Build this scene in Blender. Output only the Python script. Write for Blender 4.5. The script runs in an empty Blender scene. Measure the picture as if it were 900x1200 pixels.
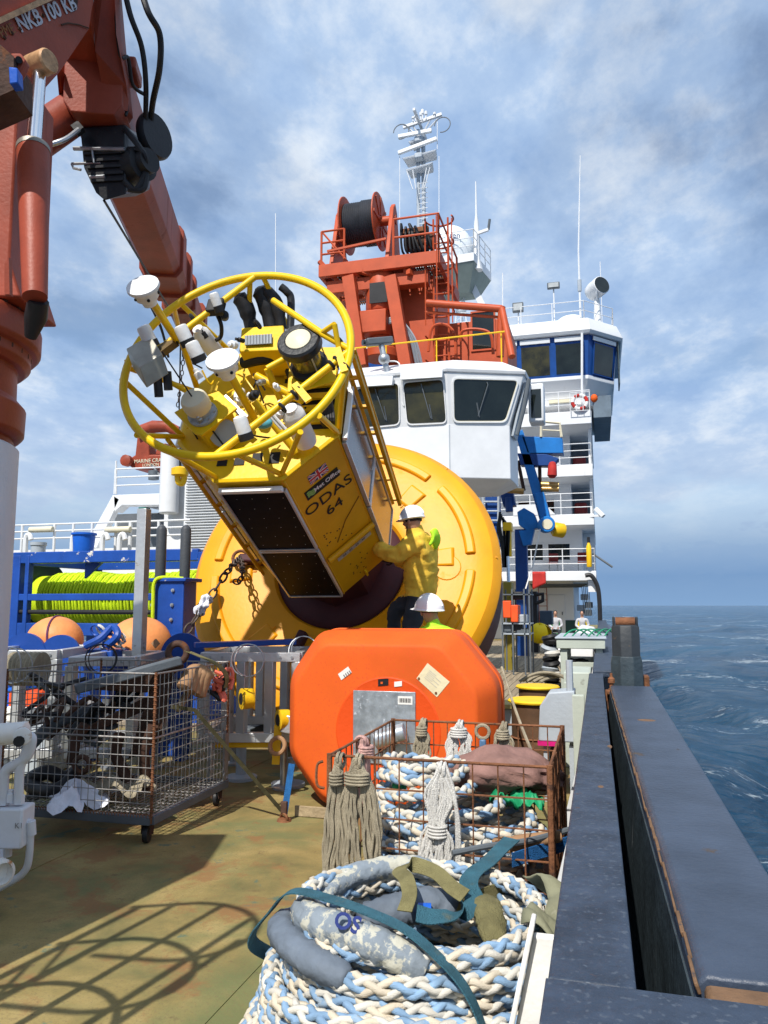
import bpy, bmesh, math, random
import numpy as np
from mathutils import Vector, Matrix, noise as mnoise
random.seed(7)
S = bpy.context.scene
C = S.collection
rad = math.radians
# ------------------------------------------------------------------ camera
H = 1.70; YAW = rad(15.6); PITCH = rad(6.9); FPX = 900.0
cam = bpy.data.cameras.new('camera'); cam_o = bpy.data.objects.new('camera', cam); C.objects.link(cam_o)
cam.sensor_fit = 'VERTICAL'; cam.sensor_height = 36; cam.lens = 27
cam.clip_start = 0.05; cam.clip_end = 30000
cam_o.location = (0, 0, H); cam_o.rotation_euler = (rad(90) + PITCH, 0, YAW)
S.camera = cam_o
# ------------------------------------------------------------------ light
SUN_EL = 50.0; SUN_HEAD = 9.0            # shadows head 9 deg to starboard of forward
S.view_settings.view_transform = 'Standard'; S.view_settings.look = 'None'
S.view_settings.exposure = 0.2; S.view_settings.gamma = 1; S.view_settings.use_curve_mapping = False
sun = bpy.data.lights.new('sun', 'SUN'); sun.energy = 5.0; sun.angle = rad(0.5); sun.color = (1, 0.95, 0.87)
so = bpy.data.objects.new('sun', sun); C.objects.link(so)
to_sun = Vector((-math.sin(rad(SUN_HEAD)) * math.cos(rad(SUN_EL)), -math.cos(rad(SUN_HEAD)) * math.cos(rad(SUN_EL)), math.sin(rad(SUN_EL))))
so.rotation_euler = to_sun.to_track_quat('Z', 'Y').to_euler()
W = bpy.data.worlds.new('World'); S.world = W; W.use_nodes = True
nt = W.node_tree; nt.nodes.clear()
def nd(t, typ, **k):
    n = t.nodes.new(typ)
    for a, b in k.items():
        if a.startswith('i_'): n.inputs[int(a[2:]) if a[2:].isdigit() else a[2:].replace('_', ' ')].default_value = b
        else: setattr(n, a, b)
    return n
sky = nd(nt, 'ShaderNodeTexSky'); sky.sky_type = 'NISHITA'; sky.sun_disc = False
sky.sun_elevation = rad(SUN_EL); sky.sun_rotation = rad(180 + SUN_HEAD); sky.air_density = 1.0; sky.dust_density = 0.6; sky.ozone_density = 1.5
bg1 = nd(nt, 'ShaderNodeBackground'); bg1.inputs[1].default_value = 0.12
nt.links.new(sky.outputs[0], bg1.inputs[0])
tc = nd(nt, 'ShaderNodeTexCoord'); sx = nd(nt, 'ShaderNodeSeparateXYZ'); nt.links.new(tc.outputs['Generated'], sx.inputs[0])
def M_(t, op, a, b=None, c=None, clamp=False):
    n = t.nodes.new('ShaderNodeMath'); n.operation = op; n.use_clamp = clamp
    for i, v in enumerate((a, b, c)):
        if v is None: continue
        if isinstance(v, (int, float)): n.inputs[i].default_value = v
        else: t.links.new(v, n.inputs[i])
    return n.outputs[0]
def RAMP(t, fac, stops, interp='LINEAR'):
    n = t.nodes.new('ShaderNodeValToRGB'); n.color_ramp.interpolation = interp
    e = n.color_ramp.elements
    while len(e) < len(stops): e.new(0.5)
    for el, (p, c) in zip(e, stops):
        el.position = p; el.color = (c, c, c, 1) if isinstance(c, (int, float)) else (*c, 1)
    t.links.new(fac, n.inputs[0]); return n.outputs[0]
zc = M_(nt, 'MAXIMUM', sx.outputs[2], 0.0)
den = M_(nt, 'ADD', zc, 0.22)
cv = nd(nt, 'ShaderNodeCombineXYZ')
nt.links.new(M_(nt, 'DIVIDE', sx.outputs[0], den), cv.inputs[0]); nt.links.new(M_(nt, 'DIVIDE', sx.outputs[1], den), cv.inputs[1])
mp = nd(nt, 'ShaderNodeMapping'); mp.inputs['Scale'].default_value = (1.5, 1.15, 1); mp.inputs['Rotation'].default_value = (0, 0, 0.5); mp.inputs['Location'].default_value = (7.6, 4.3, 0)
nt.links.new(cv.outputs[0], mp.inputs[0])
n1 = nd(nt, 'ShaderNodeTexNoise'); n1.inputs['Scale'].default_value = 1.15; n1.inputs['Detail'].default_value = 9; n1.inputs['Roughness'].default_value = 0.58; n1.inputs['Distortion'].default_value = 0.15
nt.links.new(mp.outputs[0], n1.inputs[0])
n2 = nd(nt, 'ShaderNodeTexNoise'); n2.inputs['Scale'].default_value = 2.9; n2.inputs['Detail'].default_value = 9; n2.inputs['Roughness'].default_value = 0.62
nt.links.new(mp.outputs[0], n2.inputs[0])
cover = RAMP(nt, n1.outputs['Fac'], [(0.34, 0.25), (0.44, 0.75), (0.54, 0.98)], 'EASE')
shade = RAMP(nt, n2.outputs['Fac'], [(0.34, (0.31, 0.46, 0.72)), (0.49, (0.43, 0.575, 0.80)), (0.64, (0.74, 0.82, 0.92))])
# low horizon band: greyer blue, thinning to haze
hz = RAMP(nt, zc, [(0.0, (0.215, 0.36, 0.585)), (0.035, (0.165, 0.30, 0.53)), (0.075, (0.27, 0.40, 0.60)), (0.13, (0.47, 0.58, 0.74)), (0.22, (0.52, 0.62, 0.78))])
hf = RAMP(nt, zc, [(0.0, 1.0), (0.08, 0.94), (0.26, 0.0)])
mx = nd(nt, 'ShaderNodeMixRGB'); nt.links.new(hf, mx.inputs[0]); nt.links.new(shade, mx.inputs[1]); nt.links.new(hz, mx.inputs[2])
bg2 = nd(nt, 'ShaderNodeBackground'); bg2.inputs[1].default_value = 0.95; nt.links.new(mx.outputs[0], bg2.inputs[0])
cf = M_(nt, 'MAXIMUM', cover, M_(nt, 'MULTIPLY', hf, 1.0))
ms = nd(nt, 'ShaderNodeMixShader'); nt.links.new(cf, ms.inputs[0]); nt.links.new(bg1.outputs[0], ms.inputs[1]); nt.links.new(bg2.outputs[0], ms.inputs[2])
wo = nd(nt, 'ShaderNodeOutputWorld'); nt.links.new(ms.outputs[0], wo.inputs[0])

# ------------------------------------------------------------------ camera-ray helpers (photo pixel + distance -> place on the ship)
_F0 = Vector((-math.sin(YAW), math.cos(YAW), 0)); _R = Vector((math.cos(YAW), math.sin(YAW), 0)); _Z = Vector((0, 0, 1))
_F = _F0 * math.cos(PITCH) + _Z * math.sin(PITCH); _U = _Z * math.cos(PITCH) - _F0 * math.sin(PITCH); _C = Vector((0, 0, H))
def ray(px, py): return _F + _R * ((px - 450) / FPX) + _U * ((600 - py) / FPX)
def P(px, py, d): return _C + ray(px, py) * d
def G(px, py, z=0.0): r = ray(px, py); return _C + r * ((z - H) / r.z)
def PY(px, py, Y): r = ray(px, py); return _C + r * (Y / r.y)
def PX(px, py, X): r = ray(px, py); return _C + r * (X / r.x)
def CW(x, d, z): return Vector((0, 0, z)) + _R * x + _F0 * d      # camera-ground coordinates

# ------------------------------------------------------------------ materials
MATS = {}
def pm(name, col, rough=0.5, metal=0.0, var=0.18, vs=2.5, stain=None, amt=0.0, ss=3.0, bump=0.08, bs=30.0, coat=0.0, spec=0.28, streak=False, fine=None, emit=None, soft=0.06):
    """paint / rubber / steel with tonal variation, stains of its own shape and fine relief"""
    m = bpy.data.materials.new(name); m.use_nodes = True; t = m.node_tree; b = t.nodes['Principled BSDF']
    tcn = t.nodes.new('ShaderNodeTexCoord'); co = tcn.outputs['Object']
    na = nd(t, 'ShaderNodeTexNoise'); na.inputs['Scale'].default_value = vs; na.inputs['Detail'].default_value = 6; na.inputs['Roughness'].default_value = 0.6
    t.links.new(co, na.inputs[0])
    lo = tuple(max(0, c * (1 - var)) for c in col); hi = tuple(min(1, c * (1 + var)) for c in col)
    c1 = RAMP(t, na.outputs['Fac'], [(0.3, lo), (0.7, hi)])
    out = c1; rgh = None
    if stain is not None and amt > 0:
        nb = nd(t, 'ShaderNodeTexNoise'); nb.inputs['Scale'].default_value = ss; nb.inputs['Detail'].default_value = 9; nb.inputs['Roughness'].default_value = 0.68
        if streak:
            mpn = nd(t, 'ShaderNodeMapping'); mpn.inputs['Scale'].default_value = (1, 1, 0.12); t.links.new(co, mpn.inputs[0]); t.links.new(mpn.outputs[0], nb.inputs[0])
        else: t.links.new(co, nb.inputs[0])
        th = 0.72 - 0.3 * amt
        f = RAMP(t, nb.outputs['Fac'], [(th, 0.0), (min(1, th + soft), 1.0)])
        mxn = nd(t, 'ShaderNodeMixRGB'); mxn.inputs[2].default_value = (*stain, 1); t.links.new(f, mxn.inputs[0]); t.links.new(c1, mxn.inputs[1]); out = mxn.outputs[0]
        rgh = M_(t, 'MULTIPLY_ADD', f, 0.85 - rough, rough)
    if fine is not None:
        nf = nd(t, 'ShaderNodeTexNoise'); nf.inputs['Scale'].default_value = 55; nf.inputs['Detail'].default_value = 4; t.links.new(co, nf.inputs[0])
        ff = RAMP(t, nf.outputs['Fac'], [(0.58, 0.0), (0.66, 1.0)])
        mf = nd(t, 'ShaderNodeMixRGB'); mf.inputs[2].default_value = (*fine, 1); t.links.new(ff, mf.inputs[0]); t.links.new(out, mf.inputs[1]); out = mf.outputs[0]
    t.links.new(out, b.inputs['Base Color'])
    if rgh is not None: t.links.new(rgh, b.inputs['Roughness'])
    else: b.inputs['Roughness'].default_value = rough
    b.inputs['Metallic'].default_value = metal
    b.inputs['Specular IOR Level'].default_value = spec
    if coat: b.inputs['Coat Weight'].default_value = coat
    if bump:
        nc = nd(t, 'ShaderNodeTexNoise'); nc.inputs['Scale'].default_value = bs; nc.inputs['Detail'].default_value = 5; t.links.new(co, nc.inputs[0])
        bp = nd(t, 'ShaderNodeBump'); bp.inputs['Strength'].default_value = min(1, bump * 3); bp.inputs['Distance'].default_value = 0.012
        t.links.new(nc.outputs['Fac'], bp.inputs['Height']); t.links.new(bp.outputs[0], b.inputs['Normal'])
    MATS[name] = m; return m
RUST = (0.17, 0.065, 0.025)
white = pm('white paint', (0.66, 0.67, 0.68), 0.4, stain=(0.42, 0.30, 0.18), amt=0.12, ss=2.2, streak=True, var=0.06, bump=0.03, soft=0.2)
whitefar = pm('ship white paint', (0.66, 0.67, 0.68), 0.45, stain=(0.46, 0.36, 0.26), amt=0.30, ss=1.8, streak=True, var=0.05, vs=0.6, bump=0.02, bs=6, soft=0.2)
whiterust = pm('rusted white paint', (0.72, 0.71, 0.68), 0.5, stain=(0.38, 0.18, 0.06), amt=0.42, ss=6, bump=0.08)
creamy = pm('cream plastic', (0.62, 0.57, 0.42), 0.45, var=0.08)
wplastic = pm('white plastic', (0.75, 0.75, 0.74), 0.35, var=0.06, stain=(0.4, 0.37, 0.3), amt=0.15, ss=8, soft=0.2)
redcrane = pm('faded red crane paint', (0.27, 0.050, 0.024), 0.48, var=0.25, vs=2.2, stain=(0.12, 0.034, 0.02), amt=0.42, ss=2.6, bump=0.06, bs=40, soft=0.14, streak=True)
redtower = pm('orange red tower paint', (0.43, 0.070, 0.022), 0.5, var=0.14, stain=(0.2, 0.06, 0.03), amt=0.25, ss=1.6, streak=True, bump=0.05, soft=0.15)
cranewhite = pm('pedestal white paint', (0.60, 0.62, 0.66), 0.5, var=0.06, stain=(0.34, 0.2, 0.1), amt=0.12, ss=3, streak=True, soft=0.15)
chrome = pm('chromed rod', (0.75, 0.77, 0.8), 0.12, 1.0, var=0.05, bump=0.01)
steel = pm('galvanised steel', (0.42, 0.44, 0.46), 0.4, 0.75, var=0.2, vs=9, bump=0.05)
alu = pm('aluminium', (0.55, 0.56, 0.57), 0.38, 0.6, var=0.1, vs=5, stain=(0.3, 0.29, 0.27), amt=0.3, ss=6)
wire = pm('galvanised wire', (0.27, 0.26, 0.25), 0.45, 0.55, var=0.3, vs=7, stain=(0.16, 0.09, 0.05), amt=0.4, ss=7)
rusty = pm('rusted steel', (0.20, 0.085, 0.04), 0.8, 0.2, var=0.45, vs=6, stain=(0.09, 0.045, 0.03), amt=0.5, ss=11, bump=0.2, bs=60)
rustdark = pm('dark rusted steel', (0.075, 0.04, 0.028), 0.75, 0.2, var=0.45, vs=4, stain=(0.14, 0.055, 0.025), amt=0.45, ss=5, bump=0.2)
black = pm('black rubber', (0.018, 0.018, 0.02), 0.5, var=0.3, bump=0.06)
blackgloss = pm('black paint', (0.02, 0.021, 0.024), 0.35, var=0.3, stain=(0.05, 0.045, 0.04), amt=0.3)
greyrub = pm('grey rubber roller', (0.055, 0.062, 0.072), 0.55, var=0.2, bump=0.08)
hullyel = pm('hull yellow', (0.72, 0.305, 0.003), 0.45, var=0.12, vs=1.8, stain=(0.56, 0.25, 0.01), amt=0.42, ss=2.6, bump=0.05, bs=22, soft=0.25)
yellow = pm('buoy yellow', (0.74, 0.47, 0.006), 0.38, var=0.09, vs=4, stain=(0.32, 0.18, 0.02), amt=0.2, ss=6, bump=0.04, soft=0.12)
towyel = pm('tower yellow', (0.62, 0.335, 0.006), 0.42, var=0.1, vs=3, stain=(0.30, 0.16, 0.015), amt=0.28, ss=5, bump=0.04, soft=0.15)
yelpaint = pm('yellow paint', (0.76, 0.46, 0.012), 0.45, var=0.12, stain=(0.3, 0.15, 0.03), amt=0.25, ss=8)
maroon = pm('antifouling maroon', (0.055, 0.014, 0.017), 0.6, var=0.2, bump=0.06)
fltor = pm('orange float skin', (0.66, 0.100, 0.010), 0.7, var=0.13, vs=1.6, stain=(0.50, 0.066, 0.012), amt=0.5, ss=2.2, bump=0.05, bs=260, soft=0.25, fine=(0.64, 0.082, 0.014))
fltorplate = pm('orange plate', (0.68, 0.072, 0.008), 0.5, var=0.05)
buoyor = pm('orange buoy rubber', (0.72, 0.27, 0.09), 0.5, var=0.15, vs=4, stain=(0.30, 0.12, 0.05), amt=0.25, ss=5, soft=0.2)
purple = pm('purple band', (0.12, 0.03, 0.09), 0.6)
blue = pm('winch blue paint', (0.012, 0.06, 0.30), 0.42, var=0.2, stain=(0.5, 0.5, 0.47), amt=0.12, ss=5, soft=0.03)
blue_chip = pm('chipped blue paint', (0.012, 0.065, 0.32), 0.42, var=0.2, stain=(0.60, 0.58, 0.53), amt=0.5, ss=3.0, soft=0.02)
bluecrane = pm('bright blue paint', (0.012, 0.16, 0.48), 0.42, var=0.15, stain=(0.01, 0.05, 0.12), amt=0.25, ss=2)
bluetub = pm('blue plastic', (0.01, 0.10, 0.5), 0.4)
lime = pm('lime rope', (0.56, 0.74, 0.012), 0.7, var=0.16, vs=3, bump=0.25, bs=120)
cable = pm('black cable', (0.022, 0.024, 0.03), 0.55, var=0.3, bump=0.1)
drumgreen = pm('dark green drum', (0.02, 0.05, 0.035), 0.5, var=0.3)
railmat = pm('slate rail paint', (0.030, 0.043, 0.068), 0.50, var=0.45, vs=7, stain=(0.115, 0.06, 0.035), amt=0.24, ss=7.5, bump=0.14, bs=45, fine=(0.065, 0.082, 0.11), soft=0.05)
railmat2 = pm('slate rail paint smooth', (0.040, 0.054, 0.082), 0.42, var=0.28, vs=3.0, stain=(0.075, 0.06, 0.05), amt=0.30, ss=5.0, bump=0.12, bs=45, soft=0.05)
railside = pm('scraped rail side', (0.035, 0.05, 0.06), 0.45, var=0.4, vs=6, stain=(0.18, 0.20, 0.21), amt=0.28, ss=7, bump=0.15, streak=True)
rustedge = pm('rusty edge', (0.15, 0.085, 0.045), 0.7, var=0.4, vs=9, bump=0.2, stain=(0.06, 0.05, 0.05), amt=0.45, ss=9)
rb_blue = pm('rope blue strand', (0.20, 0.315, 0.46), 0.9, var=0.32, vs=7, bump=0.14, bs=260, stain=(0.42, 0.43, 0.40), amt=0.5, ss=11, soft=0.25)
rb_white = pm('rope white strand', (0.56, 0.535, 0.475), 0.9, var=0.14, vs=8, bump=0.14, bs=260, stain=(0.45, 0.36, 0.22), amt=0.3, ss=7, soft=0.25)
rb_tan = pm('rope tan strand', (0.58, 0.51, 0.40), 0.9, var=0.15, vs=6, bump=0.14, bs=260, stain=(0.60, 0.40, 0.16), amt=0.35, ss=5, soft=0.25)
hemp = pm('weathered beige rope', (0.36, 0.31, 0.22), 0.9, var=0.3, vs=10, bump=0.4, bs=200)
whiterope = pm('white thin rope', (0.66, 0.64, 0.6), 0.85, var=0.15, vs=10, bump=0.4, bs=200)
canvas = pm('blotched grey canvas', (0.20, 0.235, 0.27), 0.85, var=0.2, vs=4, stain=(0.44, 0.43, 0.36), amt=0.72, ss=10, bump=0.3, bs=24, soft=0.04)
canvas2 = pm('slate tarpaulin', (0.115, 0.14, 0.175), 0.7, var=0.25, vs=5, bump=0.35, bs=14)
olive = pm('olive canvas', (0.20, 0.20, 0.13), 0.85, var=0.25, vs=5, bump=0.3, bs=18, stain=(0.33, 0.32, 0.25), amt=0.4, ss=8, soft=0.1)
strapm = pm('teal webbing', (0.035, 0.115, 0.155), 0.75, var=0.25, vs=12, bump=0.3, bs=180, stain=(0.12, 0.13, 0.09), amt=0.45, ss=9, soft=0.2)
strapblue = pm('blue webbing', (0.02, 0.13, 0.36), 0.75, var=0.25, vs=12, bump=0.3, bs=180)
strapol = pm('olive webbing', (0.19, 0.17, 0.075), 0.8, var=0.25, vs=12, bump=0.3, bs=180)
sack = pm('brown sack cloth', (0.225, 0.125, 0.105), 0.9, var=0.25, vs=6, bump=0.4, bs=20, stain=(0.31, 0.2, 0.17), amt=0.4, ss=5, soft=0.2)
greencl = pm('green plastic sheet', (0.01, 0.25, 0.10), 0.5, var=0.3, vs=5)
leather = pm('tan leather', (0.33, 0.19, 0.10), 0.8, var=0.2)
ragm = pm('white rag', (0.7, 0.72, 0.8), 0.85, var=0.12, vs=8, bump=0.3, bs=30)
glass = pm('dark glass', (0.012, 0.016, 0.014), 0.06, var=0.5, vs=1.2, bump=0.0, spec=0.6)
glassol = pm('olive reflection glass', (0.035, 0.030, 0.008), 0.05, var=0.8, vs=1.4, bump=0.0, spec=0.7)  # olive reflection of the deck painted into the pane colour
blueframe = pm('blue window frame', (0.01, 0.06, 0.24), 0.4)
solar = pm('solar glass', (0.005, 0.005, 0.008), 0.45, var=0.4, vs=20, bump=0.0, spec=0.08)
solarlit = pm('skylit solar glass', (0.05, 0.06, 0.08), 0.16, 0.3, var=0.3, bump=0.02, bs=8, spec=0.8)  # lighter copy of the solar glass, sky reflection put into its colour
galv = pm('galvanised plate', (0.40, 0.44, 0.48), 0.35, 0.6, var=0.3, vs=14, bump=0.05, stain=(0.55, 0.58, 0.62), amt=0.4, ss=20)
labelm = pm('paper label', (0.72, 0.7, 0.66), 0.7, var=0.05)
labelc = pm('cream notice', (0.66, 0.58, 0.38), 0.7, var=0.1)
inkm = pm('black ink', (0.012, 0.012, 0.014), 0.6)
greyink = pm('grey ink', (0.2, 0.2, 0.2), 0.6)
redink = pm('red print', (0.5, 0.02, 0.03), 0.6)
blueink = pm('navy print', (0.015, 0.03, 0.16), 0.6)
greenink = pm('green print', (0.25, 0.45, 0.12), 0.6)
greyprint = pm('faded grey lettering', (0.42, 0.42, 0.45), 0.6, var=0.2, vs=12)
jacket = pm('ochre jacket cloth', (0.78, 0.49, 0.055), 0.85, var=0.2, vs=7, bump=0.9, bs=9)
trous = pm('charcoal trousers cloth', (0.035, 0.04, 0.05), 0.85, var=0.25, bump=0.5, bs=12)
skin = pm('skin', (0.45, 0.25, 0.17), 0.55, var=0.1)
hivis = pm('lime hi-vis cloth', (0.45, 0.85, 0.03), 0.7, var=0.08, bump=0.3, bs=14)
reflect = pm('reflective tape', (0.5, 0.52, 0.53), 0.4, var=0.1)
helm = pm('white helmet shell', (0.78, 0.78, 0.79), 0.25, var=0.04, bump=0.01)
glovem = pm('dark glove', (0.03, 0.02, 0.025), 0.8)
hairm = pm('dark hair', (0.02, 0.014, 0.01), 0.7)
teshirt = pm('grey shirt', (0.45, 0.45, 0.47), 0.85); jeans = pm('blue overalls', (0.03, 0.06, 0.25), 0.85)
grnchair = pm('green plastic chair', (0.05, 0.22, 0.08), 0.5)
redcl = pm('red cloth', (0.42, 0.025, 0.02), 0.7, var=0.25); dkred = pm('dark red seat', (0.16, 0.02, 0.02), 0.7)
orangebox = pm('orange red box', (0.75, 0.09, 0.02), 0.5)
tablegr = pm('pale green paint', (0.42, 0.46, 0.40), 0.55, var=0.08, stain=(0.25, 0.26, 0.22), amt=0.25, ss=4)
mgreen = pm('green rope', (0.03, 0.25, 0.13), 0.8)
palegrey = pm('pale grey paint', (0.36, 0.40, 0.44), 0.5, var=0.1, stain=(0.28, 0.2, 0.12), amt=0.15)
teal = pm('teal plastic', (0.10, 0.38, 0.45), 0.4)
sensorst = pm('sensor box metal', (0.36, 0.345, 0.29), 0.4, 0.6, var=0.15, vs=8, bump=0.01)
woodblk = pm('timber block', (0.30, 0.23, 0.14), 0.85, var=0.3, vs=10, bump=0.3)
chainm = pm('chain steel', (0.09, 0.07, 0.06), 0.6, 0.5, var=0.4, vs=12, stain=(0.2, 0.09, 0.04), amt=0.4, ss=14)
dulgrey = pm('dark grey paint', (0.10, 0.115, 0.13), 0.5, var=0.2, stain=(0.2, 0.2, 0.2), amt=0.25)
shutm = pm('shutter steel', (0.50, 0.52, 0.54), 0.45, 0.2, var=0.06)
yelsack = pm('bright yellow plastic', (0.75, 0.55, 0.005), 0.5)
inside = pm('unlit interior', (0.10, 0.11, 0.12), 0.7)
radm = pm('radome', (0.72, 0.76, 0.78), 0.4, var=0.04); undergrn = pm('grey green underside', (0.20, 0.24, 0.22), 0.6, var=0.1)

def deck_mat():
    m = bpy.data.materials.new('worn deck paint'); m.use_nodes = True; t = m.node_tree; b = t.nodes['Principled BSDF']
    co = t.nodes.new('ShaderNodeTexCoord').outputs['Object']
    def nz(sc, det=8, ro=0.6, dist=0.0, vec=co):
        n = nd(t, 'ShaderNodeTexNoise'); n.inputs['Scale'].default_value = sc; n.inputs['Detail'].default_value = det; n.inputs['Roughness'].default_value = ro; n.inputs['Distortion'].default_value = dist
        t.links.new(vec, n.inputs[0]); return n.outputs['Fac']
    def mix(f, a, bb):
        n = nd(t, 'ShaderNodeMixRGB'); t.links.new(f, n.inputs[0])
        for i, v in ((1, a), (2, bb)):
            if isinstance(v, tuple): n.inputs[i].default_value = (*v, 1)
            else: t.links.new(v, n.inputs[i])
        return n.outputs[0]
    base = RAMP(t, nz(2.2, 9, 0.62, 0.3), [(0.32, (0.135, 0.120, 0.046)), (0.5, (0.235, 0.182, 0.066)), (0.68, (0.33, 0.25, 0.10))])
    g = RAMP(t, nz(1.1, 6, 0.6, 0.5), [(0.48, 0.0), (0.62, 0.75)])
    base = mix(g, base, (0.125, 0.150, 0.060))
    mv = nd(t, 'ShaderNodeMapping'); mv.inputs['Location'].default_value = (11, 4, 0); t.links.new(co, mv.inputs[0])
    r = RAMP(t, nz(1.9, 12, 0.74, 0.3, mv.outputs[0]), [(0.52, 0.0), (0.60, 0.8)])
    base = mix(r, base, (0.23, 0.115, 0.045))
    mv2 = nd(t, 'ShaderNodeMapping'); mv2.inputs['Location'].default_value = (3, 19, 0); t.links.new(co, mv2.inputs[0])
    d = RAMP(t, nz(6.5, 7, 0.7, 0.2, mv2.outputs[0]), [(0.60, 0.0), (0.70, 0.8)])
    base = mix(d, base, (0.10, 0.062, 0.035))
    mv3 = nd(t, 'ShaderNodeMapping'); mv3.inputs['Location'].default_value = (7, 31, 0); t.links.new(co, mv3.inputs[0])
    tl = RAMP(t, nz(1.7, 10, 0.72, 0.1, mv3.outputs[0]), [(0.60, 0.0), (0.63, 0.7)])
    base = mix(tl, base, (0.055, 0.13, 0.105))
    sp = RAMP(t, nz(75, 5, 0.7), [(0.54, 0.0), (0.62, 0.6)])
    base = mix(sp, base, (0.16, 0.12, 0.06))
    t.links.new(base, b.inputs['Base Color']); b.inputs['Roughness'].default_value = 0.75; b.inputs['Specular IOR Level'].default_value = 0.3
    bp = nd(t, 'ShaderNodeBump'); bp.inputs['Strength'].default_value = 0.5; bp.inputs['Distance'].default_value = 0.006
    t.links.new(nz(38, 8, 0.7), bp.inputs['Height']); t.links.new(bp.outputs[0], b.inputs['Normal'])
    return m
def sea_mat():
    m = bpy.data.materials.new('sea water'); m.use_nodes = True; t = m.node_tree; b = t.nodes['Principled BSDF']
    co = t.nodes.new('ShaderNodeTexCoord').outputs['Object']
    def nz(sc, det=6, ro=0.6, dist=0.0, scale=(1, 1, 1), rot=0.3):
        mpn = nd(t, 'ShaderNodeMapping'); mpn.inputs['Scale'].default_value = scale; mpn.inputs['Rotation'].default_value = (0, 0, rot); t.links.new(co, mpn.inputs[0])
        n = nd(t, 'ShaderNodeTexNoise'); n.inputs['Scale'].default_value = sc; n.inputs['Detail'].default_value = det; n.inputs['Roughness'].default_value = ro; n.inputs['Distortion'].default_value = dist
        t.links.new(mpn.outputs[0], n.inputs[0]); return n.outputs['Fac']
    base = RAMP(t, nz(0.05, 6, 0.6), [(0.35, (0.003, 0.040, 0.095)), (0.65, (0.007, 0.072, 0.150))])
    foam = RAMP(t, M_(t, 'MULTIPLY', nz(0.10, 3, 0.5, 0.4, (1, 2.2, 1)), nz(0.9, 10, 0.75, 0.8, (1, 2.6, 1))), [(0.335, 0.0), (0.40, 0.85)])
    mx = nd(t, 'ShaderNodeMixRGB'); mx.inputs[2].default_value = (0.55, 0.62, 0.66, 1); t.links.new(foam, mx.inputs[0]); t.links.new(base, mx.inputs[1])
    t.links.new(mx.outputs[0], b.inputs['Base Color'])
    t.links.new(M_(t, 'MULTIPLY_ADD', foam, 0.5, 0.16), b.inputs['Roughness']); b.inputs['IOR'].default_value = 1.33
    h = M_(t, 'ADD', M_(t, 'MULTIPLY', nz(0.35, 5, 0.6, 0.3, (1, 2.0, 1)), 1.0), M_(t, 'MULTIPLY', nz(1.5, 7, 0.68, 0.2, (1, 1.5, 1)), 0.62))
    h = M_(t, 'ADD', h, M_(t, 'MULTIPLY', nz(0.06, 5, 0.6, 0.2, (1, 2.4, 1)), 5.0))
    bp = nd(t, 'ShaderNodeBump'); bp.inputs['Strength'].default_value = 1.0; bp.inputs['Distance'].default_value = 1.0
    t.links.new(h, bp.inputs['Height']); t.links.new(bp.outputs[0], b.inputs['Normal'])
    return m
def plank_mat():
    m = bpy.data.materials.new('weathered planks'); m.use_nodes = True; t = m.node_tree; b = t.nodes['Principled BSDF']
    co = t.nodes.new('ShaderNodeTexCoord').outputs['Object']
    oi = t.nodes.new('ShaderNodeObjectInfo')
    mpn = nd(t, 'ShaderNodeMapping'); mpn.inputs['Scale'].default_value = (18, 0.8, 4); t.links.new(co, mpn.inputs[0])
    n = nd(t, 'ShaderNodeTexNoise'); n.inputs['Scale'].default_value = 1.5; n.inputs['Detail'].default_value = 8; t.links.new(mpn.outputs[0], n.inputs[0])
    c = RAMP(t, n.outputs['Fac'], [(0.3, (0.20, 0.15, 0.09)), (0.7, (0.36, 0.29, 0.19))])
    hs = nd(t, 'ShaderNodeHueSaturation'); t.links.new(c, hs.inputs['Color']); t.links.new(M_(t, 'MULTIPLY_ADD', oi.outputs['Random'], 0.5, 0.72), hs.inputs['Value'])
    t.links.new(hs.outputs[0], b.inputs['Base Color']); b.inputs['Roughness'].default_value = 0.85
    return m

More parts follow.
